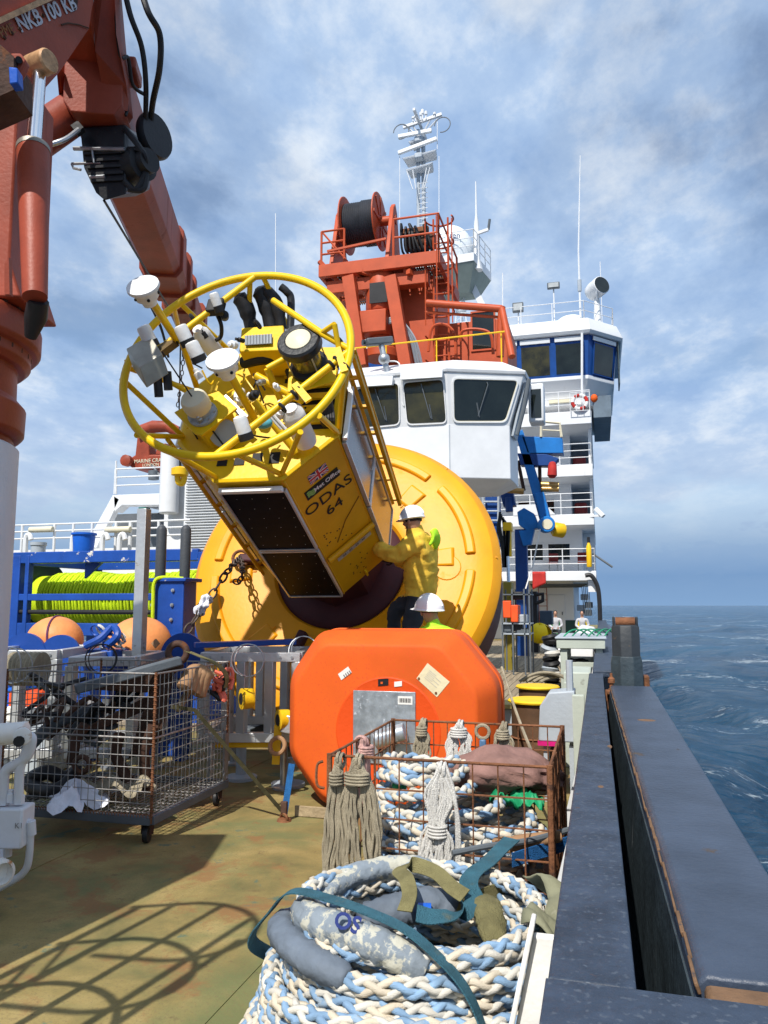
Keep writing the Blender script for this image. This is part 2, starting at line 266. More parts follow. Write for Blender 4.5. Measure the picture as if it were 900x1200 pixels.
# ------------------------------------------------------------------ mesh builder
def basis(d, up=(0, 0, 1)):
    z = Vector(d).normalized(); up = Vector(up)
    x = up.cross(z)
    if x.length < 1e-5: x = Vector((1, 0, 0)).cross(z)
    if x.length < 1e-5: x = Vector((0, 1, 0)).cross(z)
    x.normalize(); return x, z.cross(x), z
class MB:
    def __init__(s): s.v = []; s.f = []; s.mi = []; s.cur = 0
    def add(s, vs, fs):
        o = len(s.v); s.v += [tuple(v) for v in vs]; s.f += [tuple(o + i for i in f) for f in fs]; s.mi += [s.cur] * len(fs); return s
    def box(s, c, sx_, sy_, sz_, ax=None):
        c = Vector(c); X, Y, Z = ax or (Vector((1, 0, 0)), Vector((0, 1, 0)), Vector((0, 0, 1)))
        vs = [c + X * (sx_ / 2 * i) + Y * (sy_ / 2 * j) + Z * (sz_ / 2 * k) for i in (-1, 1) for j in (-1, 1) for k in (-1, 1)]
        return s.add(vs, [(0, 1, 3, 2), (4, 6, 7, 5), (0, 4, 5, 1), (2, 3, 7, 6), (0, 2, 6, 4), (1, 5, 7, 3)])
    def bb(s, x0, x1, y0, y1, z0, z1): return s.box(((x0 + x1) / 2, (y0 + y1) / 2, (z0 + z1) / 2), x1 - x0, y1 - y0, z1 - z0)
    def beam(s, a, b, w, h, up=(0, 0, 1)):
        a = Vector(a); b = Vector(b); X, Y, Z = basis(b - a, up); return s.box((a + b) / 2, w, h, (b - a).length, (X, Y, Z))
    def tube(s, pts, r, n=8, closed=False, caps=True):
        pts = [Vector(p) for p in pts]; m = len(pts); rs = r if isinstance(r, (list, tuple)) else [r] * m
        T = []
        for i in range(m):
            a = pts[(i - 1) % m] if (closed or i > 0) else pts[i]; b = pts[(i + 1) % m] if (closed or i < m - 1) else pts[i]
            d = (b - a); T.append(d.normalized() if d.length > 1e-9 else Vector((0, 0, 1)))
        x, y, _ = basis(T[0]); vs = []
        for i in range(m):
            x = x - T[i] * x.dot(T[i])
            if x.length < 1e-6: x = basis(T[i])[0]
            x.normalize(); y = T[i].cross(x)
            for k in range(n):
                a = 2 * math.pi * k / n; vs.append(pts[i] + (x * math.cos(a) + y * math.sin(a)) * rs[i])
        fs = []
        for i in range(m if closed else m - 1):
            j = (i + 1) % m
            for k in range(n):
                l = (k + 1) % n; fs.append((i * n + k, i * n + l, j * n + l, j * n + k))
        if caps and not closed: fs += [tuple(range(n))[::-1], tuple((m - 1) * n + k for k in range(n))]
        return s.add(vs, fs)
    def cyl(s, a, b, r, r2=None, n=20): return s.tube([a, b], [r, r if r2 is None else r2], n)
    def lathe(s, o, axis, prof, n=32, up=(0, 0, 1), a0=0.0, a1=None, caps=True):
        o = Vector(o); X, Y, Z = basis(axis, up); full = a1 is None; m = n if full else n + 1; a1 = 2 * math.pi if full else a1
        vs = []
        for r, z in prof:
            for k in range(m):
                a = a0 + (a1 - a0) * k / n; vs.append(o + X * (r * math.cos(a)) + Y * (r * math.sin(a)) + Z * z)
        fs = []
        for i in range(len(prof) - 1):
            for k in range(n):
                l = (k + 1) % m; fs.append((i * m + k, i * m + l, (i + 1) * m + l, (i + 1) * m + k))
        if full and caps: fs += [tuple(range(m))[::-1], tuple((len(prof) - 1) * m + k for k in range(m))]
        return s.add(vs, fs)
    def prism(s, poly, vec):
        vec = Vector(vec); n = len(poly); vs = [Vector(p) for p in poly] + [Vector(p) + vec for p in poly]
        return s.add(vs, [tuple(range(n))[::-1], tuple(range(n, 2 * n))] + [(i, (i + 1) % n, n + (i + 1) % n, n + i) for i in range(n)])
    def loft(s, rings, caps=True):
        n = len(rings[0]); vs = [p for r in rings for p in r]; fs = []
        for i in range(len(rings) - 1):
            for k in range(n):
                l = (k + 1) % n; fs.append((i * n + k, i * n + l, (i + 1) * n + l, (i + 1) * n + k))
        if caps: fs += [tuple(range(n))[::-1], tuple((len(rings) - 1) * n + k for k in range(n))]
        return s.add(vs, fs)
    def sph(s, c, r, n=16, m=10, ax=None, sc=(1, 1, 1), t0=0.0, t1=math.pi):
        c = Vector(c); X, Y, Z = ax or (Vector((1, 0, 0)), Vector((0, 1, 0)), Vector((0, 0, 1))); vs = []
        for i in range(m + 1):
            t = t0 + (t1 - t0) * i / m
            for k in range(n):
                a = 2 * math.pi * k / n
                vs.append(c + X * (r * sc[0] * math.sin(t) * math.cos(a)) + Y * (r * sc[1] * math.sin(t) * math.sin(a)) + Z * (r * sc[2] * math.cos(t)))
        fs = [(i * n + k, (i + 1) * n + k, (i + 1) * n + (k + 1) % n, i * n + (k + 1) % n) for i in range(m) for k in range(n)]
        return s.add(vs, fs)
    def torus(s, c, axis, R, r, n=48, m=8, a0=0, a1=None, up=(0, 0, 1)):
        X, Y, Z = basis(axis, up); c = Vector(c)
        if a1 is None: return s.tube([c + (X * math.cos(2 * math.pi * i / n) + Y * math.sin(2 * math.pi * i / n)) * R for i in range(n)], r, m, closed=True)
        return s.tube([c + (X * math.cos(a0 + (a1 - a0) * i / n) + Y * math.sin(a0 + (a1 - a0) * i / n)) * R for i in range(n + 1)], r, m)
    def strap(s, pts, w, side, th=0.004):
        """webbing: ribbon along pts; side = direction(s) of its width"""
        pts = [Vector(p) for p in pts]; n = len(pts); sd = side if isinstance(side, list) else [side] * n; rings = []
        for i, p in enumerate(pts):
            t = (pts[min(i + 1, n - 1)] - pts[max(i - 1, 0)]).normalized(); d = Vector(sd[i]); d = (d - t * d.dot(t)).normalized(); nn = t.cross(d)
            rings.append([p + d * w / 2 + nn * th, p - d * w / 2 + nn * th, p - d * w / 2 - nn * th, p + d * w / 2 - nn * th])
        return s.loft(rings)
    def grid(s, fn, nu, nv):
        vs = [fn(i / nu, j / nv) for i in range(nu + 1) for j in range(nv + 1)]
        return s.add(vs, [(i * (nv + 1) + j, (i + 1) * (nv + 1) + j, (i + 1) * (nv + 1) + j + 1, i * (nv + 1) + j + 1) for i in range(nu) for j in range(nv)])
    def build(s, name, mats, parent=None, bevel=0.0, smooth=38, local=False, kind=None, label=None, seg=2, subsurf=0):
        me = bpy.data.meshes.new(name); me.from_pydata(s.v, [], s.f)
        if not isinstance(mats, (list, tuple)): mats = [mats]
        for m in mats: me.materials.append(m)
        if len(mats) > 1: me.polygons.foreach_set('material_index', s.mi)
        bm = bmesh.new(); bm.from_mesh(me); bmesh.ops.recalc_face_normals(bm, faces=bm.faces); bm.to_mesh(me); bm.free()
        if smooth:
            me.polygons.foreach_set('use_smooth', [True] * len(me.polygons)); me.set_sharp_from_angle(angle=rad(smooth))
        o = bpy.data.objects.new(name, me); C.objects.link(o)
        if parent is not None:
            o.parent = parent
            if not local: o.matrix_parent_inverse = WM[parent.name].inverted() if parent.name in WM else Matrix()
        if bevel:
            b = o.modifiers.new('edge', 'BEVEL'); b.width = bevel; b.segments = seg; b.limit_method = 'ANGLE'; b.angle_limit = rad(35); b.harden_normals = False
        if subsurf:
            q = o.modifiers.new('round', 'SUBSURF'); q.levels = subsurf; q.render_levels = subsurf
        if kind: o['kind'] = kind
        if label: o['label'] = label
        WM[o.name] = WM[parent.name].copy() if (parent is not None and local and parent.name in WM) else Matrix()
        return o
WM = {}
def thing(name, label, cat, loc=(0, 0, 0), rot=None, group=None):
    o = bpy.data.objects.new(name, None); C.objects.link(o); o.empty_display_size = 0.1
    m = Matrix.Translation(Vector(loc))
    if rot is not None: m = m @ rot
    o.matrix_world = m; WM[o.name] = m
    o['label'] = label; o['category'] = cat
    if group: o['group'] = group
    return o
def tag(o, label, cat, group=None):
    o['label'] = label; o['category'] = cat
    if group: o['group'] = group
    return o
def struct(o): o['kind'] = 'structure'; return o
def dup(root, loc, label, rotz=None):
    def rec(o, par):
        c = o.copy(); C.objects.link(c)
        if par is not None: c.parent = par
        for ch in list(o.children): rec(ch, c)
        return c
    c = rec(root, None); c.location = Vector(loc)
    if rotz is not None: c.rotation_euler = (0, 0, rotz)
    c['label'] = label; return c
def text(body, name, mat, origin, right, up, size, parent, depth=0.002, bold=0.0, local=False, align='CENTER', sx_=1.0):
    cu = bpy.data.curves.new(name, 'FONT'); cu.body = body; cu.size = size; cu.align_x = align; cu.align_y = 'CENTER'; cu.extrude = depth; cu.offset = bold; cu.resolution_u = 3
    tmp = bpy.data.objects.new('tmp', cu); C.objects.link(tmp)
    dg = bpy.context.evaluated_depsgraph_get(); me = bpy.data.meshes.new_from_object(tmp.evaluated_get(dg)); bpy.data.objects.remove(tmp)
    r = Vector(right).normalized(); u = Vector(up).normalized(); n = r.cross(u); mm = Matrix((r * sx_, u, n)).transposed().to_4x4(); mm.translation = Vector(origin)
    me.transform(mm); me.materials.clear(); me.materials.append(mat)
    o = bpy.data.objects.new(name, me); C.objects.link(o); o.parent = parent
    if not local and parent is not None: o.matrix_parent_inverse = WM[parent.name].inverted()
    return o
def arc(a, b, sag, n=12, d=(0, 0, -1)):
    a = Vector(a); b = Vector(b); d = Vector(d); return [a.lerp(b, i / n) + d * (sag * 4 * (i / n) * (1 - i / n)) for i in range(n + 1)]
def spline(pts, n=8, closed=False):
    pts = [Vector(p) for p in pts]; m = len(pts); out = []
    for i in range(m if closed else m - 1):
        p0 = pts[(i - 1) % m] if (closed or i > 0) else pts[i]; p1 = pts[i]; p2 = pts[(i + 1) % m]; p3 = pts[(i + 2) % m] if (closed or i < m - 2) else p2
        for k in range(n):
            t = k / n; out.append(0.5 * (2 * p1 + (p2 - p0) * t + (2 * p0 - 5 * p1 + 4 * p2 - p3) * t * t + (3 * p1 - p0 - 3 * p2 + p3) * t ** 3))
    if not closed: out.append(pts[-1])
    return out
def rails(mb, pts, h, n=3, r=0.02, step=1.5, posts=True, seg=6):
    pts = [Vector(p) for p in pts]
    for k in range(1, n + 1): mb.tube([p + Vector((0, 0, h * k / n)) for p in pts], r, seg)
    for a, b in zip(pts[:-1], pts[1:]):
        m = max(1, round((b - a).length / step))
        for i in range(m + 1):
            q = a.lerp(b, i / m); mb.cyl(q, q + Vector((0, 0, h)), r * 1.15, n=seg)
    return mb
# ================================================================== SETTING: sea, decks, bulwark
def build_sea():
    mb = MB(); nr, na = 330, 330; zs = -4.6
    waves = []
    rw = random.Random(3)
    for i in range(34):
        L = 1.6 * (1.14 ** i); th = rad(200) + rw.gauss(0, 0.5); k = 2 * math.pi / L
        waves.append((k * math.cos(th), k * math.sin(th), rw.uniform(0, 6.28), min(0.0135 * L, 0.30), L))
    R0, R1 = 3.0, 9000.0
    rr = np.array([R0 * (R1 / R0) ** (i / nr) for i in range(nr + 1)]); aa = np.linspace(rad(-100), rad(100), na + 1)
    Rg, Ag = np.meshgrid(rr, aa, indexing='ij'); X = Rg * np.sin(Ag); Y = Rg * np.cos(Ag) - 1.0
    sp = Rg * max(math.log(R1 / R0) / nr, rad(200) / na); Zv = np.zeros_like(X)
    for kx, ky, ph, a, L in waves:
        w = np.clip((L / sp - 2.5) / 3, 0, 1); s_ = np.sin(kx * X + ky * Y + ph); Zv += w * a * (1 - 2 * np.abs(s_) ** 1.0 * 0.5 + 0.5 * s_) * 0.8
    Zv += zs
    mb.v = [tuple(p) for p in np.stack([X, Y, Zv], -1).reshape(-1, 3)]
    n1_ = na + 1
    mb.f = [(i * n1_ + j, i * n1_ + j + 1, (i + 1) * n1_ + j + 1, (i + 1) * n1_ + j) for i in range(nr) for j in range(na)]; mb.mi = [0] * len(mb.f)
    o = mb.build('sea', sea_mat(), smooth=180); struct(o)
build_sea()
mb = MB(); mb.bb(-18, 0.02, -9, 9.6, -0.25, 0.0); mb.bb(-18, 0.02, 9.6, 70, -0.25, -0.02)
deck = struct(mb.build('steel_deck', deck_mat(), smooth=0))
for x in (-1.62, -3.6, -5.6):
    mb = MB(); mb.bb(x, x + 0.012, -9, 9.6, -0.001, 0.004); mb.build('weld_seam', deck.data.materials[0], deck)
wood = bpy.data.objects.new('wood_deck', None); C.objects.link(wood); wood['kind'] = 'structure'
pl = None
pmat = plank_mat()
for i in range(52):
    x = -7.75 + i * 0.142
    for (y0, y1) in ((9.7, 18.2), (18.21, 27.4), (27.41, 36.9)):
        if pl is None:
            m_ = MB(); m_.box((0, 0, 0), 0.131, 8.4, 0.05); pl = m_.build('plank', pmat, wood, bevel=0, smooth=0); o = pl
        else:
            o = pl.copy(); C.objects.link(o)
        o.scale = (1, (y1 - y0) / 8.4 - 0.002, 1); o.location = (x, (y0 + y1) / 2, -0.0 + random.uniform(-0.003, 0.003))
# hull side below the deck, starboard
mb = MB(); mb.bb(0.03, 0.30, -9, 70, -6.5, 0.05)
struct(mb.build('ship_side', dulgrey if 'dulgrey' in globals() else MATS['dark grey paint'], smooth=0))

# ---- bulwark with twin box beams
t = thing('bulwark', 'dark slate steel bulwark of two wide box beams with a slot between, along the sea', 'bulwark', (0, 4, 0))
mb = MB(); mb.loft([[Vector((-.118 - .002 * (y - 1.5), y, .84)), Vector((.042 - .0055 * (y - 1.6), y, .84)), Vector((.042 - .0055 * (y - 1.6), y, 1.0)), Vector((-.118 - .002 * (y - 1.5), y, 1.0))] for y in (1.578, 3, 5, 7, 8.35)]); mb.build('inner_beam', railmat, t, bevel=0.007, seg=3)
mb = MB(); mb.bb(-0.122, 0.95, -1.5, 1.5765, 0.84, 0.999); mb.build('end_beam', railmat, t, bevel=0.002, seg=2)
mb = MB(); xi = lambda y: .152 - .017 * (y - 1.66)
mb.loft([[Vector((xi(y) - .050, y, 0.30)), Vector((0.41, y, 0.30)), Vector((0.41, y, 0.985)), Vector((0.395, y, 1.003)), Vector((xi(y) + .018, y, 1.003)), Vector((xi(y), y, 0.985))] for y in (1.66, 2.5, 3.5, 4.5, 5.5, 6.5, 7.12)])
mb.build('outer_beam', railmat2, t, bevel=0.008, seg=2)
mb = MB(); mb.loft([[Vector((xi(y) - d0, y, z)) for d0, z in ((.052, .32), (.046, .32), (.002, .955), (.0065, .955))] for y in (1.665, 3, 5, 7.10)]); mb.build('beam_side', railside, t)
mb = MB()
for i in range(46):
    y = 1.70 + i * 0.118; w = random.uniform(0.004, 0.010); mb.box((xi(y) + .004 + random.uniform(-.002, .003), y, 0.985), w, 0.121, 0.022, (Vector((1, 0, 0.35)).normalized(), Vector((0, 1, 0)), Vector((-0.35, 0, 1)).normalized()))
mb.build('worn_corner', rustedge, t, bevel=0.004)
mb = MB(); mb.bb(0.165, 0.95, 1.578, 1.655, 0.955, 0.992); mb.build('rusted_edge_strip', rustedge, t, bevel=0.012)
mb = MB(); mb.bb(-0.03, 0.12, 1.58, 7.4, 0.20, 0.22); mb.bb(-0.02, 0.0, 1.2, 36, 0.0, 0.85); mb.bb(0.0, 0.04, -1, 1.2, 0, .85)
mb.build('inner_plating', dulgrey, t)
for i in range(14):
    mb = MB(); y = 2.0 + i * 1.9; mb.prism([(-0.03, y, 0.84), (-0.12, y, 0.84), (-0.34, y, 0.02), (-0.03, y, 0.02)], (0, 0.016, 0)); mb.build('stay', white, t)
mb = MB(); mb.bb(-0.10, 0.24, 8.7, 37.2, 0.93, 1.0); mb.build('far_rail', railmat, t, bevel=0.01)
mb = MB(); mb.bb(0.26, 0.40, 7.4, 37.2, 0.3, 0.8); mb.build('outer_strake', railmat2, t)
mb = MB(); mb.bb(0.02, 0.15, 7.12, 7.5, 0.6, 0.93); mb.bb(0.03, 0.13, 7.02, 7.10, 0.93, 0.97); mb.build('slot_end_block', rusty, t, bevel=0.01)
mb = MB(); mb.lathe((0.075, 7.22, 0.93), (0, 0, 1), [(0.03, 0), (0.03, 0.03), (0.018, 0.04), (0.018, 0.08), (0.03, 0.085), (0.03, 0.12), (0.012, 0.14), (0.012, 0.17)], 12); mb.build('fitting', rusty, t)
mb = MB(); mb.sph((0.25, 5.05, 1.0005), 0.10, 20, 6, sc=(1, 0.9, 0.03)); mb.build('worn_patch', rustedge, t); mb = MB(); mb.sph((-.02, 3.2, .9985), .03, 12, 6, sc=(.7, 1.4, .06)); mb.build('worn_patch', rustedge, t); mb = MB(); mb.sph((.02, 4.1, .9985), .03, 12, 6, sc=(.5, 2, .06)); mb.build('worn_patch', rustedge, t)

# post at the end of the outer beam
t = thing('rail_post', 'scraped steel roller post standing at the end of the outer bulwark beam', 'post', (0.22, 7.4, 1.0))
oc = [(math.cos(rad(22.5 + 45 * k)), math.sin(rad(22.5 + 45 * k))) for k in range(8)]
ring = lambda r, z: [Vector((0.215 + r * a, 7.42 + r * b, z)) for a, b in oc]
mb = MB(); mb.loft([ring(0.152, 0.4), ring(0.148, 1.18), ring(0.136, 1.24)]); mb.build('sleeve', railside, t, bevel=0.006)
mb = MB(); mb.loft([ring(0.130, 1.1), ring(0.130, 1.50), ring(0.115, 1.52)]); mb.build('post_body', pm('blackened post paint', (0.03, 0.036, 0.042), 0.5, var=.3, stain=(0.14, 0.09, 0.05), amt=0.3, ss=7), t, bevel=0.006)
mb = MB(); mb.cyl((0.13, 7.42, 1.545), (0.30, 7.42, 1.545), 0.045, n=16); mb.build('roller', rusty, t)
for x in (0.115, 0.315):
    mb = MB(); mb.box((x, 7.42, 1.545), 0.022, 0.11, 0.10); mb.build('cheek', MATS['blackened post paint'], t, bevel=0.01)
t = tag(MB().bb(0.335, 0.41, 7.45, 7.62, 0.7, 1.06).build('guide_block', rusty, bevel=0.012), 'small rusty steel block on the sea side behind the roller post', 'block')

# white sloping bracket bottom right
t = thing('bulwark_bracket', 'white rust-streaked steel bracket leaning against the bulwark beside the big rope coil', 'bracket', (-0.2, 2.4, 0))
mb = MB(); mb.prism([(-0.135, 2.18, 0.83), (-0.20, 2.18, 0.83), (-0.38, 2.18, 0.0), (-0.135, 2.18, 0.0)], (0, 0.03, 0)); mb.build('web_plate', whiterust, t, bevel=0.005)
mb = MB(); mb.beam((-0.20, 2.20, 0.86), (-0.40, 2.20, 0.0), 0.11, 0.014, up=(1, 0, 0)); mb.build('flange', whiterust, t, bevel=0.004)

# ================================================================== SUPERSTRUCTURE (bridge house)
house = thing('bridge_house', 'tall white bridge house with stacked decks and blue framed wheelhouse windows', 'ship superstructure', (-6, 40, 0))
Yf = 37.2; Yw = 39.6
lv = [(2.82, 3.28, -0.12), (5.43, 5.97, -0.13), (7.77, 8.36, -0.12), (10.30, 10.95, -0.10)]
mb = MB(); mb.bb(-15, -1.25, Yw, 50, 0, 2.82); mb.build('wall', whitefar, house, smooth=0)
tops = [5.43, 7.77, 10.30, 12.4]
for i, (z0, z1, xr) in enumerate(lv):
    mb = MB(); mb.bb(-15, xr, Yf, 50, z0, z1); mb.build('deck_slab', whitefar, house, bevel=0.03)
    mb = MB(); xw = -0.75 if i in (0, 3) else -1.22
    mb.bb(-15, xw, Yw, 50, z1, tops[i]); mb.bb(-0.30, xr - 0.02, 38.3, 38.42, z1, tops[i]) if i in (1, 2) else None
    mb.bb(xw, xr - 0.03, 41.5, 50, z1, tops[i]); mb.build('wall', whitefar, house, smooth=0)
# openings with rounded dark passage (decks 2 and 3): a dark sheet paints the shade
for z0, z1 in ((6.0, 7.6), (8.4, 10.1)):
    mb = MB(); mb.bb(-1.21, -0.31, 41.2, 41.25, z0, z1); mb.build('passage_shade_sheet', dulgrey, house)
    mb = MB(); mb.bb(-1.10, -0.45, 39.7, 40.2, z0, z0 + 0.85); mb.build('raft_canister', dkred, house, bevel=0.15)
# windows low deck 1 (z 3.28-5.43)
def pane(cx, y, z0, z1, w, frame_m, glass_m, par, depth=0.04, nm='window'):
    mb = MB(); f = 0.05
    for a in ((cx - w / 2 - f, cx - w / 2, z0 - f, z1 + f), (cx + w / 2, cx + w / 2 + f, z0 - f, z1 + f)): mb.bb(a[0], a[1], y - depth, y, a[2], a[3])
    mb.bb(cx - w / 2, cx + w / 2, y - depth, y, z0 - f, z0); mb.bb(cx - w / 2, cx + w / 2, y - depth, y, z1, z1 + f)
    wf = mb.build(nm, frame_m, par)
    m2 = MB(); m2.bb(cx - w / 2, cx + w / 2, y - 0.012, y - 0.004, z0, z1); m2.build('pane', glass_m, wf)
    return wf
for cx, w in ((-3.35, 1.3), (-1.9, 1.05)): pane(cx, Yw, 3.95, 4.75, w, white, glass, house)
for cx, w in ((-2.35, 0.55), (-3.6, 0.55)): pane(cx, Yw, 6.35, 7.0, w, white, glass, house)
pane(-2.35, Yw, 9.0, 9.5, 0.6, white, glass, house)
for cx in (-3.5, -2.1):
    mb = MB(); mb.bb(cx - 0.42, cx + 0.42, Yw - 0.04, Yw, 0.15, 2.2); d_ = mb.build('door', whitefar, house, bevel=0.03)
    m2 = MB(); m2.cyl((cx + 0.28, Yw - 0.09, 1.2), (cx + 0.28, Yw - 0.09, 1.36), 0.02, n=8); m2.build('handle', dulgrey, d_)
mb = MB(); mb.bb(-3.0, -0.9, Yw - 0.03, Yw - 0.005, 0, 0.95); mb.build('green_dado', pm('dark green paint', (0.02, 0.06, 0.055), 0.5), house)
# external ladder on the ground floor wall
mb = MB()
for x in (-2.95, -2.55): mb.cyl((x, Yw - 0.18, 0), (x, Yw - 0.18, 2.8), 0.022, n=6)
for i in range(9): mb.cyl((-2.95, Yw - 0.18, 0.3 * i + 0.15), (-2.55, Yw - 0.18, 0.3 * i + 0.15), 0.016, n=6)
mb.build('ladder', MATS['faded red crane paint'], house)
# railings
for i, (z0, z1, xr) in enumerate(lv):
    mb = MB(); rails(mb, [(-6, Yf + 0.05, z1), (xr - 0.06, Yf + 0.05, z1), (xr - 0.06, 41.5, z1)], 1.0 if i != 0 else 1.05, 3, 0.022, 1.3); mb.build('railing', white, house)
# solid bulwark plates on some decks
mb = MB(); mb.prism([(-3.9, Yf - 0.02, 5.98), (-1.9, Yf - 0.02, 5.98), (-2.4, Yf - 0.02, 6.5), (-3.9, Yf - 0.02, 6.5)], (0, 0.05, 0)); mb.build('bulwark_plate', whitefar, house)
mb = MB(); mb.prism([(-4.2, Yf - 0.02, 8.37), (-1.65, Yf - 0.02, 8.37), (-2.2, Yf - 0.02, 9.35), (-4.2, Yf - 0.02, 9.35)], (0, 0.05, 0)); mb.build('bulwark_plate', whitefar, house)
mb = MB(); mb.bb(-0.5, -0.12, Yf - 0.012, Yf - 0.004, 2.3, 2.82)
mb.build('name_board', whitefar, house)
mb = MB(); mb.tube(spline([(-0.62, Yf - .3, 3.05), (-0.35, Yf - .3, 3.05), (-0.10, Yf - .3, 2.6), (-0.02, Yf - .3, 1.9), (-0.02, Yf - .3, 0.5)], 6), 0.10, 8); mb.build('black_fender_strip', black, house)
# pipes and clutter under the first deck
mb = MB()
for k in range(5): mb.tube([(-3.2, Yf + 0.5 + .2 * k, 2.68 - .03 * k), (-0.5 - .08 * k, Yf + .5 + .2 * k, 2.68 - .03 * k), (-0.42 - .08 * k, Yf + .5 + .2 * k, 1.2)], 0.03, 6)
mb.build('pipework', dulgrey, house)
for k, (x, z) in enumerate(((-0.75, 2.1), (-0.55, 1.7), (-0.95, 1.55), (-0.6, 1.3))):
    mb = MB(); mb.bb(x - .2, x + .2, 40.9, 41.3, z - .15, z + .15); mb.build('fitting', (palegrey, dulgrey)[k % 2], house, bevel=0.03)
# wheelhouse
def plan(d, z, dd=0.0):
    return [Vector(p) for p in ((-12, 38.0 - d, z), (-0.20 + 0.35 * d, 38.0 - d, z), (1.05 + d, 39.5 - 0.35 * d, z), (1.05 + d, 46, z), (-12, 46, z))]
mb = MB(); mb.loft([plan(-0.55, 11.6), plan(-0.55, 12.0), plan(-0.45, 12.2), plan(0.0, 12.75), plan(0.0, 12.93)]); mb.build('wheelhouse_base', whitefar, house, bevel=0.02)
mb = MB(); mb.loft([plan(-0.05, 12.93), plan(0.20, 14.92)]); mb.build('wheelhouse_wall', blueframe, house, smooth=0)
mb = MB(); mb.loft([plan(0.40, 14.92), plan(0.50, 15.08), plan(0.22, 15.75), plan(0.1, 15.80)]); mb.build('roof', whitefar, house, bevel=0.02)
def wpane(x0, x1, gm):
    def pt(x, f, off): return Vector((x, 38.05 - 0.25 * f - off, 12.93 + 1.99 * f))
    w = MB(); fr = [(x0, 0.04), (x1, 0.04), (x1, 0.82), (x0, 0.82)]
    w.loft([[pt(x, f, 0.0) for x, f in fr], [pt(x, f, 0.012) for x, f in fr]]); wf = w.build('window', blueframe, house)
    m2 = MB(); g = [(x0 + .04, .065), (x1 - .04, .065), (x1 - .04, .80), (x0 + .04, .80)]; m2.loft([[pt(x, f, 0.013) for x, f in g], [pt(x, f, 0.02) for x, f in g]]); m2.build('pane', gm, wf)
    m3 = MB(); v_ = [(x0, .86), (x1, .86), (x1, .97), (x0, .97)]; m3.loft([[pt(x, f, 0.03) for x, f in v_], [pt(x, f, 0.10) for x, f in v_]]); m3.build('visor', whitefar, wf)
for x0, x1, gm in ((-6.6, -5.15, glassol), (-5.0, -3.6, glass), (-3.45, -1.98, glassol), (-1.75, -0.42, glass)): wpane(x0, x1, gm)
# chamfer window and side shade panel
a0, a1 = Vector((-0.22, 37.98, 0)), Vector((1.0, 39.46, 0)); dirc = (a1 - a0).normalized(); nrm = Vector((dirc.y, -dirc.x, 0))
def cp(u, f, off): return a0.lerp(a1, u) + Vector((0, 0, 12.93 + 1.99 * f)) + nrm * (0.0 + 0.19 * f + off)
mb = MB(); q = [(0.16, 0.04), (0.95, 0.04), (0.95, 0.85), (0.16, 0.85)]; mb.loft([[cp(u, f, 0.03) for u, f in q], [cp(u, f, 0.05) for u, f in q]]); w_ = mb.build('window', blueframe, house)
m2 = MB(); q = [(0.20, 0.07), (0.92, 0.07), (0.92, 0.82), (0.20, 0.82)]; m2.loft([[cp(u, f, 0.052) for u, f in q], [cp(u, f, 0.06) for u, f in q]]); m2.build('pane', glass, w_)
m2 = MB(); q = [(0.10, 0.87), (0.99, 0.87), (0.99, 0.97), (0.10, 0.97)]; m2.loft([[cp(u, f, 0.06) for u, f in q], [cp(u, f, 0.12) for u, f in q]]); m2.build('visor', whitefar, w_)
mb = MB(); mb.bb(1.28, 1.34, 39.3, 40.8, 12.75, 14.95); mb.build('side_screen', pm('smoked screen', (0.05, 0.07, 0.075), 0.25), house)
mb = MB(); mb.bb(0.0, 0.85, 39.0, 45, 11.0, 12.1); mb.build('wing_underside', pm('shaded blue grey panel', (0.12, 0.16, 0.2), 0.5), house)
mb = MB(); mb.tube([(-0.42, 37.55, 14.9), (-0.5, 37.5, 12.2), (-0.52, 37.5, 10.9)], 0.06, 8); mb.build('downpipe', white, house)
mb = MB(); mb.bb(-2.15, -1.05, 38.44, 38.54, 11.72, 11.95); mb.build('light_fitting', creamy, house, bevel=0.03)
# roof railing and clutter
mb = MB(); rails(mb, [(-6.5, 38.1, 15.78), (-0.3, 38.1, 15.78), (1.1, 39.6, 15.78), (1.1, 44, 15.78)], 1.0, 2, 0.022, 1.6); mb.build('railing', white, house)
mb = MB(); mb.sph((-0.95, 39.2, 15.8), 0.72, 20, 10, sc=(1.25, 1, 0.95), t1=1.6); mb.build('roof_dome', radm, house)
g_ = 'lamps on the wheelhouse roof'
def flood(x, z, lab, wd=0.5, hd=0.36):
    t = thing('floodlight', lab, 'floodlight', (x, 38.3, 15.8), group=g_)
    mb = MB(); mb.cyl((x, 38.3, 15.8), (x, 38.3, z), 0.035, n=8); mb.build('pole', white, t)
    mb = MB(); mb.box((x, 38.2, z + hd / 2), wd, 0.2, hd); mb.build('lamp_housing', dulgrey, t, bevel=0.03)
    mb = MB(); mb.box((x, 38.09, z + hd / 2), wd * .8, 0.02, hd * .7); mb.build('lens', pm('lamp lens %s' % x, (0.4, 0.42, 0.42), 0.2), t)
flood(-3.55, 16.55, 'square floodlight on the wheelhouse roof edge left of the whip aerial', .55, .5)
flood(-1.75, 17.6, 'small floodlight raised on a thin pole right above the wheelhouse roof', .62, .32)
flood(-4.75, 16.35, 'low twin floodlight nearest the orange framework on the wheelhouse roof', .5, .34)
flood(-5.6, 16.35, 'leftmost low floodlight on the wheelhouse roof beside the lattice stub', .5, .34)
t = thing('searchlight', 'big white drum searchlight at the starboard corner of wheelhouse roof', 'searchlight', (0.35, 39.2, 15.8))
mb = MB(); mb.cyl((0.35, 39.2, 15.8), (0.35, 39.2, 17.2), 0.20, 0.14, n=12); mb.build('pedestal', white, t)
ax_ = Vector((0.55, -0.75, 0.12)).normalized(); c_ = Vector((0.35, 39.2, 17.75))
